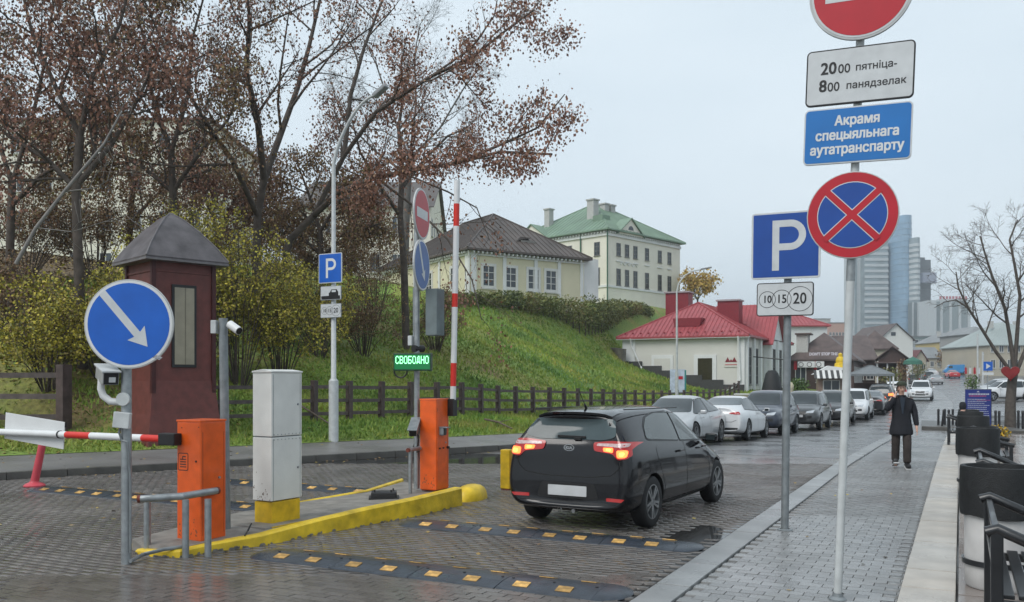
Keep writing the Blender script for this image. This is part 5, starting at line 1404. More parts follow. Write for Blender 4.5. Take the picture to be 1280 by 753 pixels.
def hiproof(t, x0, y0, x1, y1, z, rh, mat, rib=.6, ribmat=None, name='roof', over=.45, fascia=None, ribh=.05):
    x0 -= over; y0 -= over; x1 += over; y1 += over; Wd, Dp = x1-x0, y1-y0; h = min(Wd, Dp)/2
    if Wd <= Dp: A, B = (x0+h, y0+h), (x0+h, y1-h)
    else: A, B = (x0+h, y0+h), (x1-h, y0+h)
    mb = MB(); b = [(x0,y0,z),(x1,y0,z),(x1,y1,z),(x0,y1,z)]; a3, b3 = (*A, z+rh), (*B, z+rh)
    if Wd <= Dp: fs = [(b[0],b[1],a3),(b[1],b[2],b3,a3),(b[2],b[3],b3),(b[3],b[0],a3,b3)]
    else: fs = [(b[0],b[1],b3,a3),(b[1],b[2],b3),(b[2],b[3],a3,b3),(b[3],b[0],a3)]
    for f in fs: mb.poly(f)
    bl = [(p[0],p[1],z-.16) for p in b]
    for i in range(4): j = (i+1)%4; mb.quad(bl[i], bl[j], b[j], b[i])
    mb.poly(bl[::-1]); rf = mb.build(name, mat, t, fixn=False)
    if rib:
        r = MB(); th = rib*.08 + .01
        u = rib/2
        while u < Wd:
            q = min(u, Wd-u, Dp/2)
            if q > .3:
                r.beam((x0+u,y0,z+.03),(x0+u,y0+q,z+.03+rh*q/h), .035, ribh); r.beam((x0+u,y1,z+.03),(x0+u,y1-q,z+.03+rh*q/h), .035, ribh)
            u += rib
        u = rib/2
        while u < Dp:
            q = min(u, Dp-u, Wd/2)
            if q > .3:
                r.beam((x0,y0+u,z+.03),(x0+q,y0+u,z+.03+rh*q/h), .035, ribh); r.beam((x1,y0+u,z+.03),(x1-q,y0+u,z+.03+rh*q/h), .035, ribh)
            u += rib
        r.build('roof_rib', ribmat or mat, rf, fixn=False, kind='stuff')
        hp = MB()
        for c, e in ((b[0],a3),(b[1],a3 if Wd<=Dp else b3),(b[2],b3),(b[3],b3 if Wd<=Dp else a3),(a3,b3)): hp.tube([Vector(c)+Vector((0,0,.03)), Vector(e)+Vector((0,0,.03))], .07, 6)
        hp.build('ridge_cap', ribmat or mat, rf)
    return rf
def gable(t, x0, y0, x1, y1, z, rh, mat, wall, axis='Y', over=.4, rib=.6, name='roof'):
    """ridge along axis; gable ends closed in wall material"""
    mb = MB()
    if axis == 'Y':
        xm = (x0+x1)/2; sl = rh/((x1-x0)/2)
        for s, xe in ((-1, x0-over), (1, x1+over)):
            a = [(xe, y0-over, z-sl*over), (xe, y1+over, z-sl*over), (xm, y1+over, z+rh), (xm, y0-over, z+rh)]
            c = [(p[0],p[1],p[2]+.12) for p in a]; n0 = len(mb.v); mb.v += a + c
            for f in ((3,2,1,0),(4,5,6,7),(0,1,5,4),(1,2,6,5),(2,3,7,6),(3,0,4,7)): mb.face([n0+i for i in f])
        for ye in (y0, y1-.2): MB().prism([(x0, z-.02), (x1, z-.02), (xm, z+rh-.03)], ye, ye+.2, 'XZ').build('gable_wall', wall, t)
        rb = [((x0-over, y, z-sl*over+.14), (xm, y, z+rh+.14)) for y in np.arange(y0-over+.1, y1+over, rib)] + [((x1+over, y, z-sl*over+.14), (xm, y, z+rh+.14)) for y in np.arange(y0-over+.1, y1+over, rib)] if rib else []
    else:
        ym = (y0+y1)/2; sl = rh/((y1-y0)/2)
        for ye in (y0-over, y1+over):
            a = [(x0-over, ye, z-sl*over), (x1+over, ye, z-sl*over), (x1+over, ym, z+rh), (x0-over, ym, z+rh)]
            c = [(p[0],p[1],p[2]+.12) for p in a]; n0 = len(mb.v); mb.v += a + c
            for f in ((3,2,1,0),(4,5,6,7),(0,1,5,4),(1,2,6,5),(2,3,7,6),(3,0,4,7)): mb.face([n0+i for i in f])
        for xe in (x0, x1-.2): MB().prism([(y0, z-.02), (y1, z-.02), (ym, z+rh-.03)], xe, xe+.2, 'YZ').build('gable_wall', wall, t)
        rb = [((x, y0-over, z-sl*over+.14), (x, ym, z+rh+.14)) for x in np.arange(x0-over+.1, x1+over, rib)] + [((x, y1+over, z-sl*over+.14), (x, ym, z+rh+.14)) for x in np.arange(x0-over+.1, x1+over, rib)] if rib else []
    rf = mb.build(name, mat, t)
    if rb:
        r = MB()
        for a, b in rb: r.beam(a, b, .035, .05)
        r.build('roof_rib', mat, rf, fixn=False, kind='stuff')
    return rf
_wc = {}
def window(t, face, u, z, wd, ht, frame=None, pane=None, bars=(1,2), trim=0., sill=True, W_=0, D_=0, rec=.0):
    """face: F (y=0), R (x=W_), L (x=0). u = centre along the face"""
    frame = frame or m_wf; pane = pane or m_win; key = (round(wd,2), round(ht,2), frame.name, pane.name, bars, trim)
    if key not in _wc:
        fm = MB(); fw = .07 + trim
        for sx in (-1,1): fm.box((sx*(wd/2 - .035 + trim/2), -.03, 0), (fw, .08, ht + trim*2))
        for sz in (-1,1): fm.box((0, -.03, sz*(ht/2 - .035 + trim/2)), (wd - .07 - .002, .08, fw))
        for k in range(1, bars[0]+1): fm.box((-wd/2 + wd*k/(bars[0]+1), -.02, 0), (.06, .05, ht - .08))
        for k in range(1, bars[1]+1): fm.box((0, -.017, -ht/2 + ht*k/(bars[1]+1)), (wd-.08, .05, .05))
        if sill: fm.box((0,-.08,-ht/2-.06-trim),(wd+.15+2*trim,.14,.06))
        pm = MB().box((0,-.004,0),(wd-.04,.02,ht-.04)).mesh('window_pane', pane)
        _wc[key] = (fm.mesh('window', frame), pm)
    fm, pm = _wc[key]
    loc, rz = {'F': ((u,0,z),0), 'R': ((W_,u,z),PI/2), 'L': ((0,u,z),-PI/2)}[face]
    o = link('window', fm, t, loc=loc, rz=rz); link('window_pane', pm, o); return o
def dirbox(c1, c2):
    v = c2 - c1; return math.atan2(v.y, v.x), math.hypot(v.x, v.y)

# --- yellow house with brown roof on the hill
c1, c2 = W(587,72), W(730,78.3); rz, wd = dirbox(c1,c2); zb = 7.4; dp = 17.
t = thing('house', 'pale yellow single-storey house with big brown hip roof behind the hedge', 'house', (c1.x,c1.y,zb), rz=rz); eh = 12.45-zb
MB().box((wd/2,dp/2,eh/2-1),(wd,dp,eh+2)).build('wall', m_yelw_, t)
hiproof(t, 0,0,wd,dp,eh+.12,4.3,m_brroof,.55,over=.55,ribh=.04)
co = MB()
for k in range(int(wd/.42)): co.box((.2+.42*k,-.22,eh-.17),(.14,.4,.16))
for k in range(int(dp/.42)): co.box((-.22,.2+.42*k,eh-.17),(.4,.14,.16))
co.box((wd/2,-.08,eh-.33),(wd+.1,.14,.14)); co.box((-.08,dp/2,eh-.33),(.14,dp,.14)); co.build('cornice_brackets', m_trimw, t, kind='stuff')
for u in (.35, wd*.285, wd*.555, wd*.765, wd-.3):
    MB().box((u,-.06,eh/2+.55),(.5 if u in (.35,) else .32,.10,eh-1.5)).build('pilaster', m_trimw, t)
MB().box((-.06,.35,eh/2-.5),(.10,.5,eh+.6)).build('pilaster', m_trimw, t); MB().box((-.06,5.2,eh/2-.5),(.10,.3,eh+.6)).build('pilaster', m_trimw, t)
wz = ZY(347,74)-zb
for px in (610.5,638,666.5,688.5):
    u = wd*((px-587)/(730-587)); u = u*72/(72*(u/wd)+78.3*(1-u/wd)); window(t,'F',u,wz,1.15,1.75,bars=(1,2),trim=.16)
for u in (2.6,7.2,9.6): window(t,'L',u,wz,1.15,1.75,bars=(1,2),trim=.16)
dm = MB(); dm.prism([(0,0),(1.8,0),(1.8,.1),(.9,.75)], 0,1.6,'XZ'); 
dmo = thing  # (dormer hatch is a part)
MB().box((wd*.56,1.9,eh+1.35),(1.5,1.4,.5), rot=Matrix.Rotation(R_(12),3,'X')).build('roof_hatch', M('pale_hatch', (.25,.24,.22), .6), t)
MB().prism([(wd*.56-1.6,eh+1.0),(wd*.56-.8,eh+1.5),(wd*.56+.4,eh+1.72),(wd*.56-.8,eh+1.75)], 1.2,3.0,'XZ').build('hatch_roof', m_brroof, t)
MB().tube([(-.3,-.3,eh-.1),(-.12,-.12,eh-.7),(-.12,-.12,-1)], .06, 8).build('downpipe', m_trimw, t)
t2 = MB().box((0,0,0),(1.7,3.,3.8)).build('annex_wall', m_trimw, t); t2.location = (wd+.85,1.6,3.35)

# --- cream palace with green roof
c1, c2 = W(759,110), W(850,121.7); rz, wd = dirbox(c1,c2); zb = 11.5; dp = 17.
t = thing('mansion', 'large cream two-storey mansion with green metal roof on the hilltop', 'building', (c1.x,c1.y,zb), rz=rz); eh = 20.55-zb
MB().box((wd/2,dp/2,eh/2-2),(wd,dp,eh+4)).build('wall', m_cream, t)
hiproof(t, 0,0,wd,dp,eh+.15,5.4,m_grroof,.75,over=.6)
MB().box((wd/2,-.05,eh-.5),(wd+.1,.25,.35)).build('cornice', m_trimw, t); MB().box((-.05,dp/2,eh-.5),(.25,dp+.1,.35)).build('cornice', m_trimw, t)
dn = MB()
for k in range(int(wd/.5)): dn.box((.25+.5*k,-.2,eh-.22),(.2,.28,.2))
for k in range(int(dp/.5)): dn.box((-.2,.25+.5*k,eh-.22),(.28,.2,.2))
dn.build('dentils', m_trimw, t, kind='stuff')
MB().box((wd/2,-.06,2.05),(wd+.06,.12,.28)).build('string_course', m_trimw, t); MB().box((-.06,dp/2,2.05),(.12,dp+.06,.28)).build('string_course', m_trimw, t)
def ulin(px, a=759, b=850, d1=110, d2=121.7): f = (px-a)/(b-a); return wd*f*d1/(d1*f+d2*(1-f)) if True else 0
z1 = ZY(314,113)-zb; z2 = ZY(348,113)-zb
for px in (773,783.5,794,808.5,824.5,836.5):
    u = ulin(px); window(t,'F',u,z1,.85,1.6,frame=m_wfg,bars=(1,2),sill=True); window(t,'F',u,z2,.85,2.1,frame=m_wfg,bars=(1,2))
    MB().box((u,-.07,z1-1.5),(1.1,.12,.12)).build('window_hood', m_trimw, t)
zz = MB()
for k in range(4):
    x = ulin(775)+.9*k; zz.beam((x,-.06,z1-1.9),(x+.45,-.06,z1-1.5),.08,.1); zz.beam((x+.45,-.06,z1-1.5),(x+.9,-.06,z1-1.9),.08,.1)
zz.build('relief_frieze', m_trimw, t)
for px, u in ((748,1.6),(718,6.2)):
    window(t,'L',u,z1,.9,1.7,frame=m_wfg,bars=(1,2)); window(t,'L',u,z2,.9,2.2,frame=m_wfg,bars=(1,2))
for u in (9.5,12,14.5): window(t,'L',u,z1,.9,1.7,frame=m_wfg,bars=(1,2)); window(t,'L',u,z2,.9,2.2,frame=m_wfg,bars=(1,2))
# pediments
def pediment(x, w_, h_, face):
    mb = MB(); rr = MB()
    if face == 'F':
        mb.prism([(x-w_/2,eh-.2),(x+w_/2,eh-.2),(x,eh-.2+h_)], -.35,1.,'XZ')
        for s in (-1,1): rr.beam((x+s*(w_/2+.2),.4,eh-.22),(x,.4,eh-.1+h_),1.9,.12)
    else:
        mb.prism([(x-w_/2,eh-.2),(x+w_/2,eh-.2),(x,eh-.2+h_)], -.35,1.,'YZ')
        for s in (-1,1): rr.beam((.4,x+s*(w_/2+.2),eh-.22),(.4,x,eh-.1+h_),1.9,.12)
    p = mb.build('pediment', m_cream, t); rr.build('pediment_roof', m_grroof, p)
    a = [(math.cos(math.pi*k/10)*.55, math.sin(math.pi*k/10)*.55) for k in range(11)]
    w2 = MB()
    if face == 'F': w2.prism([(x+q[0], eh+.45+q[1]) for q in a], -.37,-.33,'XZ')
    else: w2.prism([(x+q[0], eh+.45+q[1]) for q in a], -.37,-.33,'YZ')
    w2.build('arched_window', m_win, p)
pediment(ulin(786), 5.4, 2.1, 'F'); pediment(12.6, 6.5, 2.3, 'L')
for (x,y,h_,s_) in ((3.2,12.6,5.1,.9),(3.6,5.2,5.4,1.1),(7.6,6.4,5.6,.9),(9.0,6.4,5.6,.9)):
    ch = MB(); ch.box((x,y,eh+h_/2-.5),(s_,s_,h_)); ch.box((x,y,eh+h_-.42),(s_+.25,s_+.25,.18)); ch.build('chimney', M('chimney_grey', (.42,.42,.40), .7), t)
MB().box((2.9,3.2,eh+1.9),(1.6,1.6,1.3)).build('dormer', m_grroof, t)
for x,y in ((-.15,-.15),(-.15,4.2)): MB().tube([(x,y,eh),(x,y,-2)], .09, 8).build('downpipe', M('green_pipe', (.05,.12,.08), .5), t)

# --- white house with red tile roof below the hill
x0, y0, wd, dp = -27.0, 75.0, 10.8, 21.0; eh = 5.5
t = thing('house', 'low white house with bright red metal-tile roof at the foot of the hill', 'house', (x0,y0,0)); m_wh = M('offwhite_wall', (.60,.59,.55), .75, var=.05, scale=.5)
MB().box((wd/2,dp/2,eh/2-.5),(wd,dp,eh+1)).build('wall', m_wh, t)
hiproof(t, 0,0,wd,dp,eh+.1,3.35,m_rdroof,.36,over=.5,ribh=.045)
MB().box((wd/2,-.3,eh-.06),(wd+1.,.35,.12)).build('soffit', m_trimw, t)
sg = MB()
for k in range(15): sg.box((.3+.72*k,-.25,eh+.42),(.16,.05,.14))
sg.build('snow_guard', m_rdchim, t)
MB().box((.55,-.05,eh/2),(1.15,.12,eh-.1)).build('pilaster', m_trimw, t); MB().box((wd-.3,-.05,eh/2),(.62,.12,eh-.1)).build('pilaster', m_trimw, t)
# stepped dark plinth follows the slope
for k in range(6):
    a, b_ = 10.8*k/6, 10.8*(k+1)/6; zt_ = 3.45 - (a/10.8)*2.45
    MB().box(((a+b_)/2,-.13,zt_-1.0),(b_-a-.004,.2,2.)).build('plinth', m_greyp, t)
def uH(px): # along front facade
    k = (px-640)/FOC; X = ((.8911*0 + 0)) 
    # solve X on plane Y=75
    return ((k*FY*75 - RY*75)/(RX - k*FX)) - x0
def zH(px, py): X = uH(px)+x0; d = FX*X+FY*75; return ZY(py, d)
u0, u1 = uH(818), uH(838); zt_, zb_ = zH(828,447), zH(828,466)
w_ = MB().box(((u0+u1)/2,-.03,(zt_+zb_)/2),(u1-u0+.5,.08,zt_-zb_+.4)).build('window', m_trimw, t); MB().box(((u0+u1)/2,-.075,(zt_+zb_)/2-.1),(u1-u0,.02,zt_-zb_)).build('blank_panel', m_wh, w_)
u0, u1 = uH(872.5), uH(890.5); zt_, zb_ = zH(881,448), zH(881,475)
w_ = MB().box(((u0+u1)/2,-.035,(zt_+zb_)/2),(u1-u0+.7,.09,zt_-zb_+.6)).build('window', m_trimw, t); MB().box(((u0+u1)/2,-.085,(zt_+zb_)/2),(u1-u0,.02,zt_-zb_)).build('window_pane', M('brown_window_pane', (.04,.035,.02), .15), w_)
uc = uH(914); zc_ = zH(914,452)
s_ = MB().box((uc,-.04,zc_),(1.15,.05,.95)).build('wall_sign', m_wh, t); mb = MB(); mb.prism([(uc-.5,zc_-.05),(uc-.28,zc_+.36),(uc-.06,zc_-.05)],-.07,-.09,'XZ'); mb.prism([(uc+.06,zc_-.05),(uc+.28,zc_+.36),(uc+.5,zc_-.05)],-.07,-.09,'XZ'); mb.prism([(uc-.18,zc_-.05),(uc+.0,zc_+.2),(uc+.18,zc_-.05)],-.066,-.068,'XZ'); mb.build('logo', m_rdchim, s_)
MB().box((uc,-.07,zc_-.28),(1.0,.01,.06)).build('sign_line', m_red, s_)
for px_a, py_a, px_b, py_b in ((790,426,802,460),(924,426,926,484)):
    ua, ub = uH(px_a), uH(px_b); za_, zb2 = zH(px_a,py_a), zH(px_b,py_b)
    MB().tube([(ua,-.45,eh),(ua,-.15,za_-.4),(ua+.05,-.15,(za_+zb2)/2+.6),(ub,-.15,zb2+.1),(ub+.15,-.5,zb2-.1)] if px_a==790 else [(ua,-.45,eh),(ua,-.18,za_-.4),(ub,-.18,zb2+.6),(ub-.5,-.4,zb2-.0),(ub-1.3,-.5,zb2-.35)], .09, 8).build('downpipe', m_trimw, t, smooth=True)
# chimneys
for (pa,pb,ya,yb,dd) in ((832,866,367,400,86),(897,928,377,412,82)):
    A, B = W(pa,dd), W(pb,dd); c = (A+B)/2; wz_ = (B-A).length*.85; zt_, zb_ = ZY(ya,dd), ZY(yb,dd)-1.
    ch = MB().box((c.x-x0,c.y-y0,(zt_+zb_)/2),(wz_,1.6,zt_-zb_)).build('chimney', m_rdchim, t); MB().box((c.x-x0,c.y-y0,zt_+.05),(wz_+.25,1.85,.14)).build('chimney_cap', M('chimney_cap', (.35,.3,.32), .5), ch)
A = W(861,78); MB().prism([(A.x-x0-1.1,eh+1.0),(A.x-x0+1.1,eh+1.0),(A.x-x0+1.3,eh+1.75),(A.x-x0-1.3,eh+1.75)], 1.0,3.2,'XZ').build('dormer', m_rdchim, t)
# street side: cross gable, pilasters, openings
gable(t, 6.0,8.,wd+.5,15.,eh-.05,3.5,m_rdroof,m_trimw,'X',over=.45,rib=.36,name='cross_roof')
MB().box((wd+.28,11.5,eh/2),(.5,7,eh)).build('porch_wall', m_trimw, t)
for u in (.4,3.2,6.,8.2,11.5,14.8,17,20.5): MB().box((wd+ (.62 if 8<u<15 else .10),u,eh/2),(.24,.5,eh)).build('pilaster', m_trimw, t)
for u in (1.8,4.6): window(t,'R',u,3.0,1.1,3.2,frame=m_wfg,bars=(1,3),W_=wd+.02)
for u in (9.9,13.1): window(t,'R',u,3.0,1.3,3.4,frame=m_wfg,bars=(1,3),W_=wd+.55)
for u in (16,18.8): window(t,'R',u,3.0,1.1,3.,frame=m_wfg,bars=(1,3),W_=wd+.02)
MB().tube([(wd+.3,2,3.8),(wd+3.0,1.6,3.5)], .05, 6).build('sign_bracket', m_black, t)

# --- generic far house placed by its visible extent
def farhouse(name, label, cat, px0, px1, d, ye, yr, roofk, wallm, roofm, depth=10, rows=(), wcol=3, chim=0, rz=None, winw=.9, winh=1.3, axis='X', frame=None, zbase=None, rib=0):
    a, b = W(px0,d), W(px1,d); rzz, w_ = dirbox(a,b)
    if rz is not None:      # keep left corner, turn the facade
        rzz = rz
    zb = zr(a.y) - .3 if zbase is None else zbase
    t = thing(name, label, cat, (a.x,a.y,zb), rz=rzz); ez = ZY(ye,d)-zb; rh = (ye-yr)/FOC*d
    MB().box((w_/2,depth/2,ez/2-.4),(w_,depth,ez+.8)).build('wall', wallm, t)
    if roofk == 'hip': hiproof(t,0,0,w_,depth,ez+.1,rh,roofm,rib,over=.4)
    elif roofk == 'gableX': gable(t,0,0,w_,depth,ez,rh,roofm,wallm,'X',over=.4,rib=rib)
    elif roofk == 'gableY': gable(t,0,0,w_,depth,ez,rh,roofm,wallm,'Y',over=.4,rib=rib)
    elif roofk == 'flat': MB().box((w_/2,depth/2,ez+.1),(w_+.3,depth+.3,.3)).build('roof', roofm, t)
    for z_ in rows:
        for k in range(wcol): window(t,'F',w_*(k+.5)/wcol,z_,winw,winh,frame=frame,bars=(1,0))
        for k in range(max(1,int(depth/3))): window(t,'R',1.5+3*k,z_,winw,winh,frame=frame,bars=(1,0),W_=w_)
    for k in range(chim): MB().box((w_*(.3+.35*k),depth*.4,ez+rh*.9),(.8,.8,1.4)).build('chimney', M('chimney_grey', (.42,.42,.40), .7), t)
    return t, w_, ez
m_dkwall = M('dark_wood_wall', (.06,.035,.03), .6, var=.3, scale=1)
m_grwall = M('grey_wall', (.30,.30,.29), .7, var=.1); m_brroof2 = M('brown_shingle_roof', (.095,.07,.065), .6, var=.3, scale=1.2, bump=.3, bscale=5); m_grayroof = M('grey_sheet_roof', (.20,.21,.215), .5, var=.2, scale=.4)
m_beige = M('beige_wall', (.42,.38,.30), .75, var=.08, scale=.3)
farhouse('house', 'white house with red hip roof directly behind the red-roofed one', 'house', 972, 1034, 118, 408, 391, 'hip', m_trimw, m_rdroof, 12, (5.,), 3, rib=.5)
t, w_, ez = farhouse('tavern', 'dark brown tavern with wide brown roof carrying a line of white letters', 'building', 988, 1062, 92, 451, 416, 'hip', m_dkwall, m_brroof2, 20, (2.4,), 3, rz=0.05, winw=1.1, winh=1.6)
# lettering, dormer, air conditioners on the tavern
q0 = Vector(t.location); Mi = Matrix.Rotation(-t.rotation_euler.z, 3, 'Z')
def loc_in(px, py, d): p = P3(px, py, d) - q0; return Mi @ p
m_let = M('white_letters', (.55,.52,.58), .5)
p = loc_in(1030.5,445,91.2); tx = text("DON'T STOP THE", .40, m_let, t, p.x, -.75, ez+.62, thick=.02, ext=.04, sx=.86)
p = loc_in(1004,428,93); dmr = MB(); dmr.box((p.x,1.6,ez+1.7),(1.15,2.2,2.0)); dd_ = dmr.build('dormer', M('pale_dormer', (.42,.42,.40), .6), t); MB().box((p.x+.1,1.5,ez+2.8),(1.6,2.6,.15)).build('dormer_roof', m_brroof2, dd_)
for k, px in enumerate((1003,1014,1026)):
    p = loc_in(px,456,91.5); ac = MB().box((p.x,-.25,p.z),(.85,.35,.62)).build('air_conditioner', m_trimw, t, bevel=.03); MB().lathe([(.2,-.44),(.26,-.44),(.26,-.42),(.2,-.42)], c=(p.x-.1,0,p.z), n=14, axis='Y').build('fan_grille', m_greyp, ac)
for px in (994.,1020.): p = loc_in(px,457,91.5); MB().box((p.x,-.1,p.z),(.3,.08,.9)).build('red_banner', m_red, t)
t, w_, ez = farhouse('house', 'row house with long brown roof behind the tall pale pole', 'house', 1056, 1092, 112, 449, 418, 'gableX', m_dkwall, m_brroof2, 12, (2.2,), 3, rz=R_(18), rib=0)
t, w_, ez = farhouse('house', 'house with steep brown hip roof left of the white gabled house', 'house', 1072, 1116, 128, 437, 413, 'hip', m_beige, m_brroof2, 16, (3.2,), 3, rz=R_(10), rib=0)
t, w_, ez = farhouse('veranda_house', 'brown roofed house with white porch posts left of the walking man', 'house', 1098, 1130, 104, 447, 434, 'gableY', m_dkwall, m_brroof2, 14, (), 2, rz=R_(4))
for k in range(4): MB().box((w_*(k/3.)*1.06-.1,-1.5,1.7),(.16,.16,3.6)).build('porch_post', m_trimw, t)
MB().box((w_/2,-.9,3.6),(w_+.8,2.1,.14)).build('porch_roof', m_brroof2, t)
t, w_, ez = farhouse('house', 'tall white gabled house with a small attic window', 'house', 1099, 1141, 172, 424, 405, 'gableY', M('bright_white_wall', (.60,.61,.58), .7), m_brroof2, 16, (), 2)
MB().box((w_*.42,-.03,ez+1.0),(.9,.06,.7)).build('attic_window', m_win, t)
t, w_, ez = farhouse('glass_building', 'grey glass building right of the white gabled house', 'building', 1136, 1182, 262, 421, 419, 'flat', M('grey_green_facade', (.15,.19,.19), .35), m_grayroof, 20)
for r_ in range(3):
    for k in range(7): window(t,'F',w_*(k+.5)/7,ez-2.2-3.6*r_,1.2,2.6,frame=m_trimw,bars=(0,0),sill=False)
t, w_, ez = farhouse('house', 'small pale house with light grey roof at the far street end', 'house', 1152, 1178, 205, 447, 434, 'gableX', m_beige, m_grayroof, 9, (2.,), 3)
farhouse('house', 'small house with dark red roof beside the pale grey-roofed one', 'house', 1143, 1158, 190, 449, 438, 'gableY', m_beige, M('dark_red_roof', (.12,.03,.03), .6), 9, (1.6,), 2)
farhouse('town_house', 'two-storey yellow building with a row of windows at the far street end', 'building', 1175, 1214, 230, 428, 415, 'hip', M('yellow_facade', (.48,.38,.17), .7), m_grayroof, 14, (3.4,7.2,), 8, winw=.7, winh=1.9, chim=2)
farhouse('town_house', 'grey three-storey building right of the yellow one, behind the bare tree', 'building', 1212, 1243, 200, 418, 408, 'hip', m_grwall, m_grayroof, 14, (3.,6.4,), 5, winw=.8, winh=1.6)
farhouse('town_house', 'wide beige building with pale grey roof behind the bare tree', 'building', 1236, 1330, 165, 432, 400, 'hip', m_beige, M('pale_green_roof', (.28,.32,.31), .5, var=.1, scale=.3), 18, (2.6,5.6,), 9, winw=.9, winh=1.6, chim=2)
farhouse('block', 'pink apartment block far behind the brown roofs', 'building', 1036, 1060, 330, 404, 402, 'flat', M('pink_facade', (.42,.27,.22), .7), m_grayroof, 16, (2.5,6,9.5,13), 6)
farhouse('block', 'pale block far behind the red-roofed house', 'building', 1018, 1038, 380, 399, 397, 'flat', M('pale_block', (.36,.35,.33), .7), m_grayroof, 16, (2.5,6,9.5,13), 6)
# big cream buildings behind the trees on the left
t, w_, ez = farhouse('school_building', 'large cream building with red-brown roof half hidden by the left trees', 'building', -220, 262, 84, 150, 118, 'hip', m_cream, M('red_brown_roof', (.20,.10,.08), .6, var=.2), 16, (8,12,15.7,19.4), 13, winw=1.2, winh=1.9, zbase=5)
t, w_, ez = farhouse('school_building', 'cream building with dark roof hidden behind the central tree', 'building', 372, 538, 92, 258, 205, 'gableX', m_cream, m_brroof, 18, (8,12,), 6, winw=1.1, winh=1.9, zbase=6)

# --- kiosk, umbrella, sculpture, poster, covers
q = W(1038,66); t = thing('kiosk', 'small kiosk with striped awning and yellow base beside the parked cars', 'kiosk', (q.x,q.y,zr(q.y)), rz=R_(12))
MB().box((0,0,.5),(2.0,1.8,1.0)).build('base', M('kiosk_yellow', (.50,.38,.12), .6), t); MB().box((0,0,1.5),(1.9,1.7,1.1)).build('wall', M('kiosk_wall', (.28,.2,.16), .6), t)
window(t,'F',0,1.5,1.2,.8,bars=(1,0)); 
for o in t.children: 
    if o.name.startswith('window'): o.location = (0,-.87,1.5)
for k in range(12): 
    MB().beam((-1.15+.2*k+.0,-1.6,2.0),(-1.15+.2*k,-.5,2.6),.19,.03).build('awning_stripe', m_wf if k%2 else m_greyp, t)
MB().prism([(-1.3,2.3),(1.5,2.3),(1.2,2.75),(-.2,2.95)], -.5,1.3,'XZ').build('roof', m_trimw, t)
q = W(1088,63); t = thing('market_umbrella', 'square grey canopy on posts in front of the brown houses', 'canopy', (q.x,q.y,zr(q.y)), rz=R_(8))
mb = MB(); b0 = [(-1.5,-1.5,2.35),(1.5,-1.5,2.35),(1.5,1.5,2.35),(-1.5,1.5,2.35)]; 
for i in range(4): mb.poly([b0[i],b0[(i+1)%4],(.15,.15,3.0),(-.15,.15,3.0)]); mb.quad((b0[i][0],b0[i][1],2.2),(b0[(i+1)%4][0],b0[(i+1)%4][1],2.2),b0[(i+1)%4],b0[i])
mb.build('canopy', M('grey_canvas', (.16,.175,.185), .8), t, fixn=False)
for x in (-1.4,1.4):
    for y in (-1.4,1.4): MB().box((x,y,1.15),(.10,.10,2.3)).build('post', m_trimw, t)
MB().box((0,.5,.9),(2.2,.8,1.6)).build('stall_counter', m_dkwall, t)
q = W(1050.5,67); t = thing('sculpture', 'yellow stacked bell-shaped advertising figure above the kiosk', 'sign', (q.x,q.y,zr(q.y)))
za, zb_ = ZY(460,67)-zr(q.y), ZY(441,67)-zr(q.y)
MB().lathe([(0,za),(.45,za),(.42,za+.35),(.30,za+.40),(.36,za+.5),(.26,za+.8),(.14,za+.85),(.16,zb_-.1),(0,zb_)], n=14).build('figure', M('bright_yellow', (.65,.45,.03), .5), t, smooth=50); MB().tube([(0,0,0),(0,0,za)], .05, 6).build('post', m_greyp, t)
q = W(847,62); t = thing('poster_stand', 'pale blue poster stand with red mark on the verge above the silver car', 'sign', (q.x,q.y,hz(q.x,q.y)), rz=R_(10)); z0, z1_ = ZY(492,62)-hz(q.x,q.y), ZY(462,62)-hz(q.x,q.y)
MB().box((0,0,(z0+z1_)/2),(1.05,.12,z1_-z0)).build('panel', M('pale_blue_poster', (.42,.48,.58), .5, var=.25, scale=3), t); MB().box((.18,-.065,z0+1.1),(.38,.01,.22)).build('red_mark', m_red, t); MB().box((.54,0,(z0+z1_)/2),(.10,.13,z1_-z0-.1)).build('side_strip', M('teal_strip', (.02,.2,.2), .5), t)
for x in (-.4,.4): MB().tube([(x,0,-.5),(x,0,z0)], .03, 6).build('leg', m_greyp, t)
q = W(965,58); t = thing('folded_parasol', 'black folded canopy standing by the corner of the white house', 'parasol', (q.x,q.y,zr(q.y)))
MB().lathe([(.0,.2),(.75,.3),(.78,1.0),(.42,2.5),(.25,2.7),(0,2.72)], n=14).build('cover', m_sleeve, t, smooth=60); MB().lathe([(.2,-.0),(.2,.06),(.03,.1),(.03,.3)], n=12).build('stand', m_iron, t)
q = W(988,57); t = thing('sculpture', 'small cream rounded figure right of the black folded canopy', 'sculpture', (q.x,q.y,zr(q.y)))
MB().lathe([(0,0),(.28,.02),(.33,.6),(.26,1.1),(.12,1.3),(.2,1.5),(.22,1.7),(.12,1.92),(0,1.95)], n=16).build('figure', M('cream_plaster', (.5,.45,.33), .7), t, smooth=60)
q = W(933,64); t = thing('stone_pedestal', 'low beige block at the right end of the long fence', 'pedestal', (q.x,q.y,zr(q.y)-.2)); MB().box((0,0,.55),(1.5,.8,1.1)).build('block', m_beige, t); MB().box((0,0,1.14),(1.62,.9,.08)).build('cap', m_trimw, t)
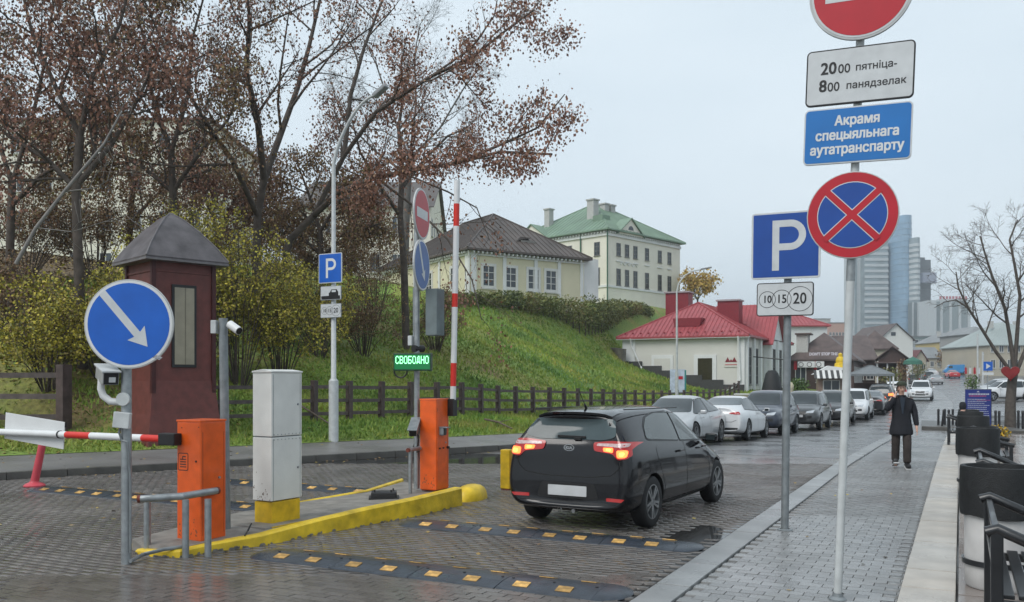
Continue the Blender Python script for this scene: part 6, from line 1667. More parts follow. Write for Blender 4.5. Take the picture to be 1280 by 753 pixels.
# street lamp behind the parked cars
q = W(846,52); z0 = hz(q.x,q.y); t = thing('street_lamp', 'slim grey street lamp with curved arm in front of the red roof', 'street lamp', (q.x,q.y,z0), rz=YAW); H = ZY(365,52)-z0; Z2 = ZY(337,52)-z0
MB().tube([(0,0,-.2),(0,0,2.3)], .10, 12).build('pole_base', m_paleg, t, smooth=True)
MB().tube([(0,0,2.3),(.0,0,H),(.12,0,H+.5),(.45,0,H+.95),(1.0,0,Z2-.08),(1.5,0,Z2)], [.07,.05,.045,.04,.035,.035], 10).build('pole', m_paleg, t, smooth=True)
MB().beam((1.4,0,Z2),(2.05,0,Z2+.12),.18,.09).build('lamp_head', MATS['lamp_head_grey'], t, bevel=.02)
# distant poles and signs on the right
for px, dd, ya, lab in ((1222,95,418,'thin grey lamp post far off left of the blue arrow sign'),(1228.5,88,440,'thin grey post carrying a small sign beside the blue arrow sign')):
    q = W(px,dd); z0 = zr(q.y); t = thing('post', lab, 'post', (q.x,q.y,z0)); MB().tube([(0,0,0),(0,0,ZY(ya,dd)-z0)], .09, 8).build('pole', m_paleg, t)
q = W(1234.5,70); z0 = zr(q.y); t = thing('sign_post', 'small square blue sign with white arrow beside the bare tree', 'sign post', (q.x,q.y,z0), rz=YAW)
MB().tube([(0,0,0),(0,0,2.6)], .04, 8).build('pole', m_galv, t); z1_ = ZY(458,70)-z0
p = MB().box((0,-.06,z1_),(.72,.03,.72)).build('sign_face', m_blue, t); MB().prism([(-.15,z1_-.22),(.2,z1_),(-.15,z1_+.22)], -.078,-.082,'XZ').build('arrow', m_white, p)
MB().box((0,-.05,z1_-.6),(.9,.03,.22)).build('plate', m_white, t)
q = W(1141,96); z0 = zr(q.y); t = thing('green_parasol', 'green parasol right of the white porch posts', 'parasol', (q.x,q.y,z0)); z1_ = ZY(446,96)-z0
MB().tube([(0,0,0),(0,0,z1_)], .04, 6).build('pole', m_greyp, t); MB().lathe([(0,z1_),(.9,z1_-.45),(1.0,z1_-.85),(.96,z1_-.85),(0,z1_-.1)], n=8).build('canopy', M('green_canvas', (.04,.14,.10), .7), t)
q = W(1212,140); t = thing('red_banner', 'red and white banners in front of the yellow building', 'banner', (q.x,q.y,zr(q.y)), rz=YAW)
for k in range(4): MB().box((-.6+.5*k*1.4,0,1.9),(.34,.05,1.0)).build('banner_cloth', m_red if k%2==0 else m_white, t); MB().tube([(-.6+.7*k,0,0),(-.6+.7*k,0,2.6)], .03, 6).build('pole', m_greyp, t)

# --- towers
def tower(label, px0, px1, d, yt, mat, bandm, fh=3.4, shape='box', depth=None, yb=440, band=1.3, vert=False, zb=8):
    a, b = W(px0,d), W(px1,d); rz_, w_ = dirbox(a,b); c = (a+b)/2; H = ZY(yt,d)-zb; dp = depth or w_*.7
    t = thing('tower', label, 'building', (c.x,c.y,zb), rz=rz_)
    if shape == 'round':
        n = 24; oval = lambda r, h: None
        mb = MB().lathe([(w_/2,0),(w_/2,H),(0,H)], n=n); mb.v = [(x, y*dp/w_, z) for x, y, z in mb.v]; mb.build('wall', mat, t, smooth=40)
        bd = MB()
        for k in range(int(H/fh)): bd.lathe([(w_/2,k*fh+1),(w_/2+.15,k*fh+1),(w_/2+.15,k*fh+1+band),(w_/2,k*fh+1+band)], n=n)
        bd.v = [(x, y*dp/w_, z) for x, y, z in bd.v]
    else:
        MB().box((0,dp/2,H/2),(w_,dp,H)).build('wall', mat, t); bd = MB()
        if vert:
            n = int(w_/vert)
            for k in range(n+1): bd.box((-w_/2+w_*k/n,-.3,H/2),(vert*.3,.6,H))
        else:
            for k in range(int(H/fh)): bd.box((0,-.25,k*fh+1.5),(w_+.4,.5,band))
    bd.build('floor_bands' if not vert else 'vertical_fins', bandm, t, fixn=False, kind='stuff'); return t, w_, H
m_tw1 = M('tower_glass_blue', (.16,.27,.38), .15, var=.25, scale=.06, ior=1.6); m_tw2 = M('tower_glass_grey', (.20,.25,.27), .2, var=.3, scale=.1)
m_twb = M('tower_pale_band', (.42,.45,.46), .6, var=.08); m_twd = M('tower_dark_cladding', (.075,.085,.095), .5, var=.25, scale=.15); m_twdb = M('tower_dark_band', (.11,.12,.13), .5); m_twg = M('tower_blue_band', (.20,.31,.41), .3)
D0 = 640
tower('tall tower with pale floor bands behind the pale sign pole', 1081, 1110, D0, 302, m_tw2, m_twb, 4.2, yb=440, band=1.9)
tower('narrow pale wing left of the banded tower', 1060, 1079, D0+8, 322, m_twb, m_tw2, 4.2, vert=5)
tower('blue glass tower, tallest of the cluster', 1110, 1134, D0+5, 274, m_tw1, m_twg, 4.2, 'round', depth=34, band=.5)
tower('pale glass slab joining the banded tower and the blue tower', 1100, 1116, D0+14, 312, m_tw2, m_twb, 4.2, vert=3)
A = W(1128,D0-2); MB
tower('rounded pale tower with ribbed floors right of the blue glass one', 1131, 1145, D0-6, 300, m_tw2, m_twb, 3.8, 'round', depth=24, band=2.1)
t, w_, H = tower('dark grey tower with a protruding box right of the pale towers', 1145, 1163.5, D0+20, 325, m_twd, m_twdb, 4., depth=20, band=.7)
MB().box((w_/2-3.5,-2,H-14),(10,8,7.5)).build('protruding_box', M('lilac_glass', (.32,.34,.42), .4), t); MB().box((-1,8,H+1.2),(9,6,2.6)).build('roof_plant', m_twd, t)
tower('pale office block with vertical stripes at the foot of the dark tower', 1141, 1160, D0-25, 378, M('office_glass', (.13,.16,.17), .3), m_twb, 4, vert=3)
t, w_, H = tower('long pale hotel with vertical windows and red rooftop sign', 1165, 1211, D0-60, 377, M('hotel_wall', (.20,.24,.25), .6), m_twb, 3.6, vert=5.5)
MB().box((-w_/2-1,4,H/2),(5,14,H+1)).build('stair_tower', m_twb, t)
sgn = MB(); r = random.Random(2)
for k in range(9): sgn.box((-6+2.1*k,1,H+2.2),(1.3,.4,2.6))
sgn.build('rooftop_sign', M('red_rooftop_sign', (.36,.08,.10), .5), t); MB().box((2,3,H+.9),(w_*.7,6,1.6)).build('roof_plant', m_twb, t)
for px0, px1, yt, lab in ((1020,1034,402,'faint far apartment block, left one'),(1213,1232,412,'faint far block behind the bare tree')): tower(lab, px0, px1, 800, yt, m_twb, m_tw2, 3.4, band=1.2)

# ================================================================== TREES AND SHRUBS
m_bark = M('dark_bark', (.075,.060,.050), .85, var=.35, scale=4, bump=.5, bscale=20)
m_barkg = M('grey_twigs', (.115,.105,.098), .85, var=.2, scale=4)
m_lbrown = M('withered_brown_leaf', (.12,.05,.035), .6, var=0, tone=[(.10,.045,.030), (.20,.088,.055), (.28,.135,.085), (.17,.08,.06), (.34,.20,.11)])
m_lrust = M('rusty_leaf', (.12,.05,.035), .6, var=0, tone=[(.08,.045,.026), (.17,.092,.045), (.24,.14,.07), (.20,.17,.05)])
m_lyel = M('yellow_green_leaf', (.2,.2,.03), .6, var=0, tone=[(.09,.10,.02), (.24,.23,.03), (.40,.36,.04), (.52,.43,.05), (.22,.16,.05)])
m_lhedge = M('hedge_leaf', (.06,.08,.02), .7, var=0, tone=[(.05,.068,.022), (.10,.13,.035), (.18,.19,.05), (.20,.13,.06)])
m_lora = M('orange_yellow_leaf', (.3,.2,.03), .6, var=0, tone=[(.30,.16,.03), (.42,.28,.06), (.5,.38,.12)])
class Tree:
    def __init__(s, seed): s.tw = MB(); s.lp = []; s.r = random.Random(seed)
    def rv(s, k): return Vector((s.r.gauss(0,k), s.r.gauss(0,k), s.r.gauss(0,k)))
    def grow(s, p, d, L, r, lvl, up=.06, wob=.2, nch=5, spread=.75, lr=.55, leaf=True):
        n = 5 if lvl > 1 else 4; pts = [p.copy()]; q = p.copy(); dd = d.normalized()
        for i in range(n): dd = (dd + s.rv(wob) * .6 + Vector((0,0,up))).normalized(); q = q + dd * (L/n); pts.append(q.copy())
        s.limb(pts, r, lvl, up, wob, nch, spread, lr, leaf)
    def limb(s, pts, r, lvl, up=.06, wob=.2, nch=5, spread=.75, lr=.55, leaf=True, t0=.25, tip=.3):
        n = len(pts) - 1; L = sum((pts[i+1]-pts[i]).length for i in range(n))
        rs = [max(.005, r * (1 - (1-tip) * i / n)) for i in range(n+1)]
        s.tw.tube(pts, rs, 7 if r > .08 else 5 if r > .03 else 3, caps=False)
        if lvl <= 0:
            s.lp.append((pts, leaf)); return
        for k in range(nch):
            t = t0 + (1 - t0) * (k + s.r.random()) / nch; x = min(t, .999) * n; i = int(x); p = pts[i].lerp(pts[i+1], x - i)
            d = (pts[i+1]-pts[i]).normalized(); side = d.cross(s.rv(1)).normalized()
            dd = (d * (1 - spread * .5) + side * spread).normalized()
            s.grow(p, dd, L * lr * (1.15 - .5 * t) * s.r.uniform(.75, 1.2), max(.006, rs[i] * .5), lvl - 1, up, wob, nch, spread, lr, leaf)
        s.lp.append((pts[-2:], leaf))
def leaves(tr, per, size, droop=1., long=2.2, spread=.16, seed=1):
    r = np.random.default_rng(seed); P = []
    for pts, lf in tr.lp:
        if not lf: continue
        n = len(pts) - 1
        k = r.poisson(per)
        for _ in range(k):
            x = r.random() * n; i = int(x); p = pts[i].lerp(pts[i+1], x - i); P.append((p.x, p.y, p.z))
    if not P: return None
    P = np.array(P) + r.normal(size=(len(P),3)) * spread; n = len(P)
    P[:,2] -= np.abs(r.normal(size=n)) * spread * droop
    u = r.normal(size=(n,3)) * .6; u[:,2] -= droop * 1.2; u /= np.linalg.norm(u,axis=1)[:,None]
    v = np.cross(u, r.normal(size=(n,3))); v /= np.linalg.norm(v,axis=1)[:,None]
    s = size * (.55 + .9 * r.random(n))[:,None]
    Q = np.stack([P - u*s*.5*long*.5, P + v*s*.42, P + u*s*.5*long*.5, P - v*s*.42], 1)
    return Q.reshape(-1,3), np.arange(n*4).reshape(-1,4), r.random(n)
def put_tree(name, label, tr, trunk_pts, trunk_r, lmat, per, size, bark=None, group=None, droop=1., spread=.16, seed=1, cat='tree', long=2.2):
    base = trunk_pts[0]; t = thing(name, label, cat, base, group=group); inv = Vector(base)
    mb = MB(); mb.tube([p - inv for p in trunk_pts], trunk_r, 12, caps=False); b = mb.build('trunk', bark or m_bark, t, smooth=60)
    tr.tw.v = [(x-inv.x, y-inv.y, z-inv.z) for x, y, z in tr.tw.v]
    tr.tw.build('branches', bark or m_bark, t, smooth=60, fixn=False, kind='stuff')
    if per:
        Lv = leaves(tr, per, size, droop, long, spread, seed)
        if Lv: V = Lv[0] - np.array(inv); link('crown', np_mesh('crown', V, Lv[1], lmat, Lv[2]), t, kind='stuff')
    return t
def pxs(lst, d0, dz=0.): return [P3(px, py, d0 + (q[0] if q else 0)) for px, py, *q in lst]

# 1: big forked tree with the long limb reaching right
T = Tree(11); D = 33
tk = pxs([(322,415,0),(320,330,0),(322,270,0),(330,225,0)], D); tk[0].z = hz(tk[0].x, tk[0].y) - .3
T.limb(pxs([(330,225),(322,150,-1),(308,90,-1),(312,20,-2),(300,-60,-3)], D), .14, 3, nch=8, lr=.40, t0=.12, up=.04)
T.limb(pxs([(330,225),(350,170,1),(372,110,2),(386,60,2),(400,0,3),(420,-70,3)], D), .14, 3, nch=8, lr=.40, t0=.12, up=.04)
T.limb(pxs([(322,270),(290,200,-2),(255,150,-3),(215,80,-4),(180,0,-5)], D), .11, 3, nch=8, lr=.42, t0=.15, up=.04)
put_tree('maple_tree', 'tall forked tree with withered reddish leaves, its trunk right of the booth roof', T, tk, [.19,.165,.145,.13], m_lbrown, 4.0, .088, seed=2, spread=.26)
# 2: tree behind the lamp, limbs reaching far right over the yellow house
T = Tree(23); D = 35
tk = pxs([(352,420,0),(350,360,0),(362,300,0),(392,270,0)], D-2); tk[0].z = hz(tk[0].x, tk[0].y) - .3
T.limb(pxs([(392,270,-2),(425,240,-3),(470,222,-4),(520,212,-5),(575,203,-6),(625,190,-6),(690,193,-7)], D), .12, 3, nch=11, lr=.26, t0=.12, up=-.02, spread=.7)
T.limb(pxs([(575,203,-6),(640,175,-6),(672,160,-6),(706,118,-6)], D), .06, 2, nch=5, lr=.30, t0=.2, up=-.01)
T.limb(pxs([(392,270,-2),(430,195,-2),(470,140,-3),(540,95,-3),(590,72,-4),(630,40,-4),(668,12,-4)], D), .10, 3, nch=11, lr=.28, t0=.12, up=.02, spread=.7)
T.limb(pxs([(540,95,-3),(590,60,-3),(618,20,-3),(625,-20,-3)], D), .05, 2, nch=5, lr=.34, t0=.2, up=.03)
T.limb(pxs([(430,195,-2),(438,120,-1),(455,60,-1),(478,0,0),(490,-60,0)], D), .10, 3, nch=6, lr=.34, t0=.15, up=.03)
T.limb(pxs([(470,222,-4),(520,260,-5),(560,300,-6),(590,350,-7),(602,400,-7)], D), .05, 2, nch=7, lr=.28, t0=.15, up=-.12)
T.limb(pxs([(500,215,-4),(560,240,-5),(596,260,-6),(612,300,-6)], D), .04, 2, nch=6, lr=.36, t0=.15, up=-.1)
put_tree('maple_tree', 'leaning tree with withered red-brown leaves reaching long limbs right across the sky', T, tk, [.17,.155,.14,.125], m_lbrown, 4.3, .088, seed=3, spread=.22)
# 3: reddish leafy tree behind the no entry sign
T = Tree(31); D = 40
tk = pxs([(508,400,0),(505,330,0),(500,270,0),(503,215,0)], D); tk[0].z = hz(tk[0].x, tk[0].y) - .3
T.limb(pxs([(503,215),(498,160),(505,115,1),(500,80,1)], D), .11, 3, nch=8, lr=.46, t0=.05, up=.05)
T.limb(pxs([(500,270),(470,225,-1),(450,190,-2),(440,150,-2)], D), .10, 3, nch=8, lr=.46, t0=.1, up=.03)
T.limb(pxs([(503,235),(530,200,1),(560,170,1),(585,160,1)], D), .09, 3, nch=8, lr=.44, t0=.1, up=.03)
put_tree('maple_tree', 'dense russet-leaved tree behind the turned no entry sign', T, tk, [.18,.16,.14,.12], m_lbrown, 3.6, .088, seed=4, spread=.26)
# 4: bare grey fine-twigged tree far behind
T = Tree(41); D = 58
tk = pxs([(505,330,0),(508,250,0),(512,200,0)], D)
for a in ([(512,200),(490,140),(470,80),(455,50)], [(512,200),(520,130),(518,70),(525,30)], [(512,200),(550,160),(580,110),(600,85)], [(510,220),(470,190),(430,150),(415,110)]):
    T.limb(pxs(a, D), .09, 3, nch=10, lr=.44, t0=.1, up=.05, leaf=False)
put_tree('bare_tree', 'bare grey tree with fine twigs showing behind the russet tree', T, tk, [.3,.27,.22], m_lbrown, 0, .1, bark=m_barkg)
# 5..8: the mass on the left
specs = [(100,24.5,[(104,430),(98,330),(95,240),(100,170)], [[(100,170),(70,110),(40,40),(20,-40)],[(100,170),(115,100),(150,30),(170,-50)],[(98,240),(60,200),(10,170),(-40,120)],[(98,230),(140,180),(175,120),(200,60)]], 'broad tree with brown leaves left of the booth, nearest of the left group', m_lbrown, 9),
 (215,30,[(222,430),(220,330),(216,250),(214,190)], [[(214,190),(190,120),(180,50),(160,-30)],[(214,190),(235,120),(240,50),(262,-30)],[(216,240),(250,190),(285,150),(300,110)],[(216,240),(180,210),(140,190),(110,150)]], 'brown-leaved tree directly behind the booth roof', m_lrust, 9),
 (20,29,[(15,430),(12,330),(15,230)], [[(15,230),(-10,150),(-30,60)],[(15,230),(40,150),(60,60),(70,-30)],[(12,260),(50,220),(90,200),(130,160)]], 'brown-leaved tree at the left picture edge', m_lrust, 10),
 (400,37,[(405,420),(402,340),(400,290)], [[(400,290),(385,240),(370,200)],[(400,290),(425,250),(455,225)],[(402,320),(440,290),(475,280)],[(402,320),(370,290),(345,270)]], 'low brown-leaved tree behind the street lamp pole', m_lrust, 9),
 (270,38,[(272,420),(270,340),(272,290)], [[(272,290),(250,230),(245,180)],[(272,290),(300,240),(320,200)],[(272,300),(310,280),(350,250)]], 'brown-leaved tree deeper in, right of the booth roof', m_lbrown, 9),
 (160,36,[(165,420),(160,330),(165,240)], [[(165,240),(150,150),(140,60),(120,-30)],[(165,240),(190,160),(210,60),(220,-20)],[(160,280),(210,230),(250,220)]], 'slim brown-leaved tree standing deeper in the left group', m_lbrown, 8)]
for i, (px, D, tkp, limbs, lab, lm, per) in enumerate(specs):
    T = Tree(60+i); tk = pxs(tkp, D); tk[0].z = hz(tk[0].x, tk[0].y) - .3
    for L_ in limbs: T.limb(pxs(L_, D), .085, 3, nch=8, lr=.46, t0=.06, up=.02)
    put_tree('maple_tree', lab, T, tk, [.14-.01*k for k in range(len(tk))], lm, per*.58, .088, seed=10+i, group='brown-leaved trees on the bank', spread=.24)
# pale bare leaning branch tree
T = Tree(77); D = 22.
tk = pxs([(20,330),(45,285),(80,240),(130,180),(152,140)], D)
T.limb(pxs([(80,240),(120,235),(160,210)], D), .025, 2, nch=4, leaf=False); T.limb(pxs([(130,180),(150,140),(165,110)], D), .02, 2, nch=4, leaf=False); T.limb(pxs([(45,285),(90,290),(160,268)], D), .02, 2, nch=4, leaf=False)
put_tree('bare_sapling', 'pale bare leaning sapling in front of the left trees', T, tk, [.05,.045,.04,.03,.02], m_lbrown, 0, .1, bark=M('pale_bark', (.20,.19,.18), .8))

# shrubs with yellow-green leaves: stems with small leaf sprays
def shrub(label, px, py_top, py_bot, d, wpx, mat, n=26, per=26, size=.055, group='yellow-green shrubs on the bank', seed=0, name='shrub'):
    b = W(px, d); b.z = hz(b.x, b.y) - .1; H = ZY(py_top, d) - b.z; Wd = wpx/FOC*d/2
    T = Tree(seed); 
    for i in range(n):
        a = T.r.uniform(0, 6.28); q = T.r.random()**.5
        tip = Vector((math.cos(a)*Wd*q, math.sin(a)*Wd*q*.8, H*T.r.uniform(.45,1.0)*(1-.25*q)))
        p0 = Vector((math.cos(a)*.15, math.sin(a)*.15, 0)); mid = p0.lerp(tip,.5) + Vector((0,0,H*.08))
        T.limb([p0, p0.lerp(mid,.6)+T.rv(.05), mid, mid.lerp(tip,.6)+T.rv(.1), tip], .022, 2, nch=5, lr=.34, t0=.25, up=.0, wob=.25, tip=.3)
    t = thing(name, label, 'shrub', b, group=group)
    T.tw.build('stems', m_bark, t, fixn=False, kind='stuff')
    L_ = leaves(T, per, size, .4, 1.6, .10, seed); link('foliage', np_mesh('foliage', L_[0], L_[1], mat, L_[2]), t, kind='stuff')
    return t
sh = [(35,200,430,34,150,m_lrust,'tall rusty thicket at the left picture edge'),(120,190,430,35,150,m_lrust,'tall rusty thicket left of the booth roof'),(225,175,430,36,150,m_lrust,'tall rusty thicket above the booth roof'),(320,195,430,36,130,m_lrust,'tall rusty thicket around the forked trunk'),(395,215,420,40,110,m_lrust,'loose rusty thicket behind the street lamp'),(470,225,410,44,110,m_lrust,'loose rusty thicket below the russet tree'),
 (60,330,440,23,120,m_lyel,'low dark shrub at the left above the short fence'),(130,305,440,24,130,m_lyel,'yellow-green shrub left of the booth roof'),(190,290,430,26,110,m_lyel,'yellow-green shrub directly behind the booth'),
 (250,235,430,27,130,m_lyel,'tall yellow-green shrub right of the booth roof peak'),(300,260,440,26.5,110,m_lyel,'tall yellow-leaved shrub between booth and street lamp'),(350,290,430,28,110,m_lyel,'yellow-green shrub just left of the street lamp'),
 (20,300,430,26,130,m_lrust,'rusty brown shrub at the left picture edge'),(95,360,445,25,120,m_lrust,'dark brown undergrowth shrub behind the short fence'),(400,320,420,33,100,m_lyel,'olive shrub right of the street lamp pole'),(455,335,410,36,100,m_lrust,'brownish shrub beneath the russet tree'),
 (545,345,410,42,90,m_lrust,'rust-coloured shrub right of the blue turned sign')]
for i, (px, yt, yb, d, wp, mt, lab) in enumerate(sh): shrub(lab, px, yt, yb, d, wp*1.25, mt, seed=100+i, n=24, per=9 if mt is m_lyel else (13 if yt < 230 else 6), size=.08)

# hedge along the crest
t = thing('hedge', 'long clipped hedge along the hilltop in front of the yellow house', 'hedge', (0,0,0))
pk = []; rr = np.random.default_rng(3); st = MB()
top = [(556,362,58),(590,364,61),(640,362,66),(700,368,73),(732,369,76),(752,371,81),(775,374,89),(800,377,96),(814,386,100)]
for i in range(len(top)-1):
    A = P3(*top[i]); B = P3(*top[i+1]); n = max(2, int((B-A).length/.9))
    for k in range(n):
        p = A.lerp(B, k/n); zt = p.z; zb_ = hz(p.x, p.y); h = max(1.2, min(3.6, zt - zb_ + .2)); zc = zt - h/2
        V_, F_, T_ = leaf_blob(420, .9*rr.uniform(.8,1.2), .9*rr.uniform(.8,1.2), h/2*rr.uniform(.9,1.12), .11, 0, .35, 1000+i*50+k)
        pk.append((V_ + np.array([p.x,p.y,zc]), F_, np.clip(T_*.6 + .4*(.5+1.2*mnoise.noise(Vector((p.x*.3,p.y*.3,1)))),0,1)))
        st.tube([(p.x,p.y,min(zb_,zc-h/2)-.2),(p.x,p.y,zc)], .05, 5)
quads_obj('foliage', pk, m_lhedge, t, kind='stuff'); st.build('stems', m_bark, t, fixn=False, kind='stuff')

# orange-yellow tree behind the red roof, green bushes in the town
q = P3(872,380,120); T = Tree(201); tk = [Vector((q.x,q.y,2)), Vector((q.x,q.y,8)), Vector((q.x,q.y,q.z+.5))]
for k in range(5): a = k*1.3; T.grow(tk[2], Vector((math.cos(a)*.6,math.sin(a)*.6,1)), 3.6, .08, 2, nch=6, lr=.5)
put_tree('birch_tree', 'orange-yellow autumn tree rising behind the red roof', T, tk, [.2,.16,.12], m_lora, 9, .28, seed=8, spread=.35)
def bush(label, px, py, d, rx, rz_, mat, seed, n=700, size=.09, name='bush'):
    q = W(px, d); z0 = zr(q.y); t = thing(name, label, 'bush', (q.x,q.y,z0)); zc = ZY(py, d) - z0
    quads_obj('foliage', [leaf_blob(n, rx, rx, rz_, size, zc, .3, seed)], mat, t, kind='stuff'); MB().tube([(0,0,-.2),(0,0,zc)], .06, 6).build('stem', m_bark, t)
m_lgreen = M('green_leaf', (.06,.12,.02), .6, var=0, tone=[(.03,.06,.012), (.06,.12,.02), (.12,.19,.03)])
bush('bright green bush in front of the dark tavern', 996, 482, 72, 1.1, .7, m_lgreen, 1); bush('dark green bush behind the grey canopy', 1112, 470, 88, 1.2, 1.0, m_lhedge, 2); bush('small green bush at the poster board top', 1215.5, 479, 80, .7, .8, m_lgreen, 3, 400); bush('dark bush by the far kerb left of the distant cars', 1147, 463, 118, 1.3, 1.4, m_lhedge, 4); bush('brown bush near the far yellow building', 1182, 448, 195, 2.2, 2.6, m_lrust, 5, 700, .2)
bush('brown bush by the white porch', 1128, 466, 99, .9, 1.6, m_lrust, 7)
# far wood reading as one mass on the skyline
pk = []; rr = np.random.default_rng(9)
for k in range(60):
    px = rr.uniform(1010, 1330); d = rr.uniform(270, 420); q = W(px, d); z0 = zr(q.y)
    if 1120 < px < 1215 and d < 300: d += 60; q = W(px, d)
    V_, F_, T_ = leaf_blob(160, rr.uniform(3,6), rr.uniform(3,6), rr.uniform(3,6), 1.0, 0, .4, 3000+k); pk.append((V_ + np.array([q.x,q.y,z0+rr.uniform(2,6)]), F_, T_))
quads_obj('distant_trees', pk, m_lhedge, None, kind='stuff', label='hazy far-off trees between the distant roofs', cat='trees')

# bare tree on the right
T = Tree(301); D = 38.5; b = W(1263, D); b.z = zr(b.y)
tk = [b, P3(1263,505,D), P3(1265,478,D), P3(1268,462,D)]
T.limb(pxs([(1266,468),(1245,440),(1225,408),(1210,385),(1198,360),(1195,340)], D), .085, 3, nch=8, lr=.42, t0=.3, up=.03, leaf=False)
T.limb(pxs([(1268,462),(1262,420),(1256,385),(1240,345),(1232,320),(1225,295)], D), .095, 3, nch=9, lr=.42, t0=.2, up=.04, leaf=False)
T.limb(pxs([(1268,462),(1272,410),(1275,370),(1268,330),(1262,300),(1272,275)], D), .095, 3, nch=9, lr=.42, t0=.2, up=.05, leaf=False)
T.limb(pxs([(1270,466),(1285,430),(1300,390),(1305,340),(1318,300)], D), .095, 3, nch=9, lr=.42, t0=.2, up=.05, leaf=False)
T.limb(pxs([(1210,385),(1195,375),(1180,378),(1168,385)], D), .04, 2, nch=5, lr=.5, t0=.1, up=.0, leaf=False)
put_tree('bare_tree', 'bare tree with a red lantern in its fork at the right edge', T, tk, [.24,.21,.19,.17], m_lbrown, 0, .1, bark=M('wet_bark', (.085,.072,.062), .8, var=.3))
q = P3(1263,466,D-.35); t = thing('red_lantern', 'red heart-shaped lantern hanging in the fork of the bare tree', 'lantern', q)
hp = [(math.sin(a)**3*.36, (13*math.cos(a)-5*math.cos(2*a)-2*math.cos(3*a)-math.cos(4*a))/16*.36) for a in [2*PI*k/28 for k in range(28)]]
MB().prism(hp, -.12,.12,'XZ').build('body', M('lantern_red', (.20,.012,.014), .5), t, bevel=.03); MB().tube([(0,0,.2),(0,0,.6)], .01, 5).build('cord', m_black, t)

# ================================================================== PEOPLE
m_coat = M('black_coat', (.010,.011,.016), .8, var=.2, scale=12, bump=.3); m_trou = M('dark_brown_trousers', (.035,.027,.025), .85, var=.25, scale=10, bump=.3); m_skin = M('skin', (.58,.36,.28), .5, var=.06); m_cap = M('dark_green_cap', (.035,.042,.028), .85); m_shoe = M('dark_shoe', (.02,.02,.022), .5); m_sole = M('white_sole', (.5,.5,.5), .5); m_shirt = M('blue_shirt', (.02,.03,.045), .8)
def skin(name, verts, edges, radii, mat, parent, sub=2, root=0, loc=None):
    me = bpy.data.meshes.new(name); me.from_pydata([tuple(v) for v in verts], edges, []); o = bpy.data.objects.new('t', me); COL.objects.link(o)
    o.modifiers.new('s', 'SKIN'); 
    for i, r in enumerate(radii): o.data.skin_vertices[0].data[i].radius = r if isinstance(r, tuple) else (r, r)
    for i in range(len(verts)): o.data.skin_vertices[0].data[i].use_root = (i == root)
    md = o.modifiers.new('u', 'SUBSURF'); md.levels = sub; md.render_levels = sub
    dg = bpy.context.evaluated_depsgraph_get(); m2 = bpy.data.meshes.new_from_object(o.evaluated_get(dg)); bpy.data.objects.remove(o)
    m2.materials.clear(); m2.materials.append(mat); shade(m2, 180); m2.name = name; return link(name, m2, parent)
def chain(V, E, R_l, pts, start=None):
    prev = start
    for p, r in pts:
        V.append(Vector(p)); R_l.append(r); k = len(V)-1
        if prev is not None: E.append((prev, k))
        prev = k
    return prev
def hand(V, E, RL, wr, d, side, curl=.35, up=(0,0,1)):
    """palm, four fingers and thumb from the wrist vertex index; d = pointing direction"""
    w0 = V[wr]; d = Vector(d).normalized(); s = Vector(side).normalized(); nrm = d.cross(s).normalized()
    palm = chain(V, E, RL, [(w0 + d*.05, (.030,.018))], wr)
    for k, L in enumerate((.062,.072,.068,.052)):
        o = V[palm] + s*(.027-.018*k) + d*.028; a = d*(1-curl*.5) + nrm*curl
        chain(V, E, RL, [(o, .0095), (o + d*L*.5, .0085), (o + d*L*.5 + a.normalized()*L*.5, .0075)], palm)
    o = w0 + s*.03 + d*.02; chain(V, E, RL, [(o, .011), (o + (s+d*1.2).normalized()*.035, .0095), (o + (s*.6+d*1.4).normalized()*.065, .008)], palm)
pb = G(1126.5, 585.5); t = thing('person', 'walking man in flat cap and black coat holding a phone to his ear', 'person', (pb.x,pb.y,0), rz=R_(12))
V, E, RL = [], [], []
pel = chain(V, E, RL, [((0,0,.93),(.15,.11))])
ch = chain(V, E, RL, [((0,-.01,1.08),(.14,.10)),((0,-.02,1.25),(.155,.11)),((0,-.01,1.38),(.15,.10))], pel)
nk = chain(V, E, RL, [((0,-.02,1.46),.06),((0,-.035,1.53),.055)], ch)
hd_ = chain(V, E, RL, [((0,-.055,1.585),(.062,.075)),((0,-.05,1.65),(.075,.092)),((0,-.04,1.71),(.068,.08))], nk)
# right arm (viewer's left) bent, hand to ear; left arm hanging
ra = chain(V, E, RL, [((-.18,-.01,1.40),.06),((-.27,-.02,1.22),.048),((-.27,-.13,1.20),.044),((-.19,-.17,1.38),.034),((-.13,-.12,1.50),.026)], ch)
hand(V, E, RL, ra, (.35,.35,.8), (0,-1,.2), .5)
la = chain(V, E, RL, [((.18,-.01,1.40),.06),((.24,.0,1.15),.048),((.275,-.03,.93),.036),((.285,-.06,.82),.026)], ch)
hand(V, E, RL, la, (.05,-.15,-1), (-.2,-1,0), .4)
for s, kn, an, toe in ((-1, (-.10,.02,.50), (-.10,.10,.10), (-.11,-.06,.07)), (1, (.095,-.10,.50), (.09,-.12,.07), (.10,-.27,.03))):
    k = chain(V, E, RL, [((s*.095,0,.88),.095),((kn[0],kn[1],kn[2]),.062),(((kn[0]+an[0])/2,(kn[1]+an[1])/2,(kn[2]+an[2])/2+.05),.055),(an,.038),(toe,.035)], pel)
body = skin('body', V, E, RL, m_skin, t)
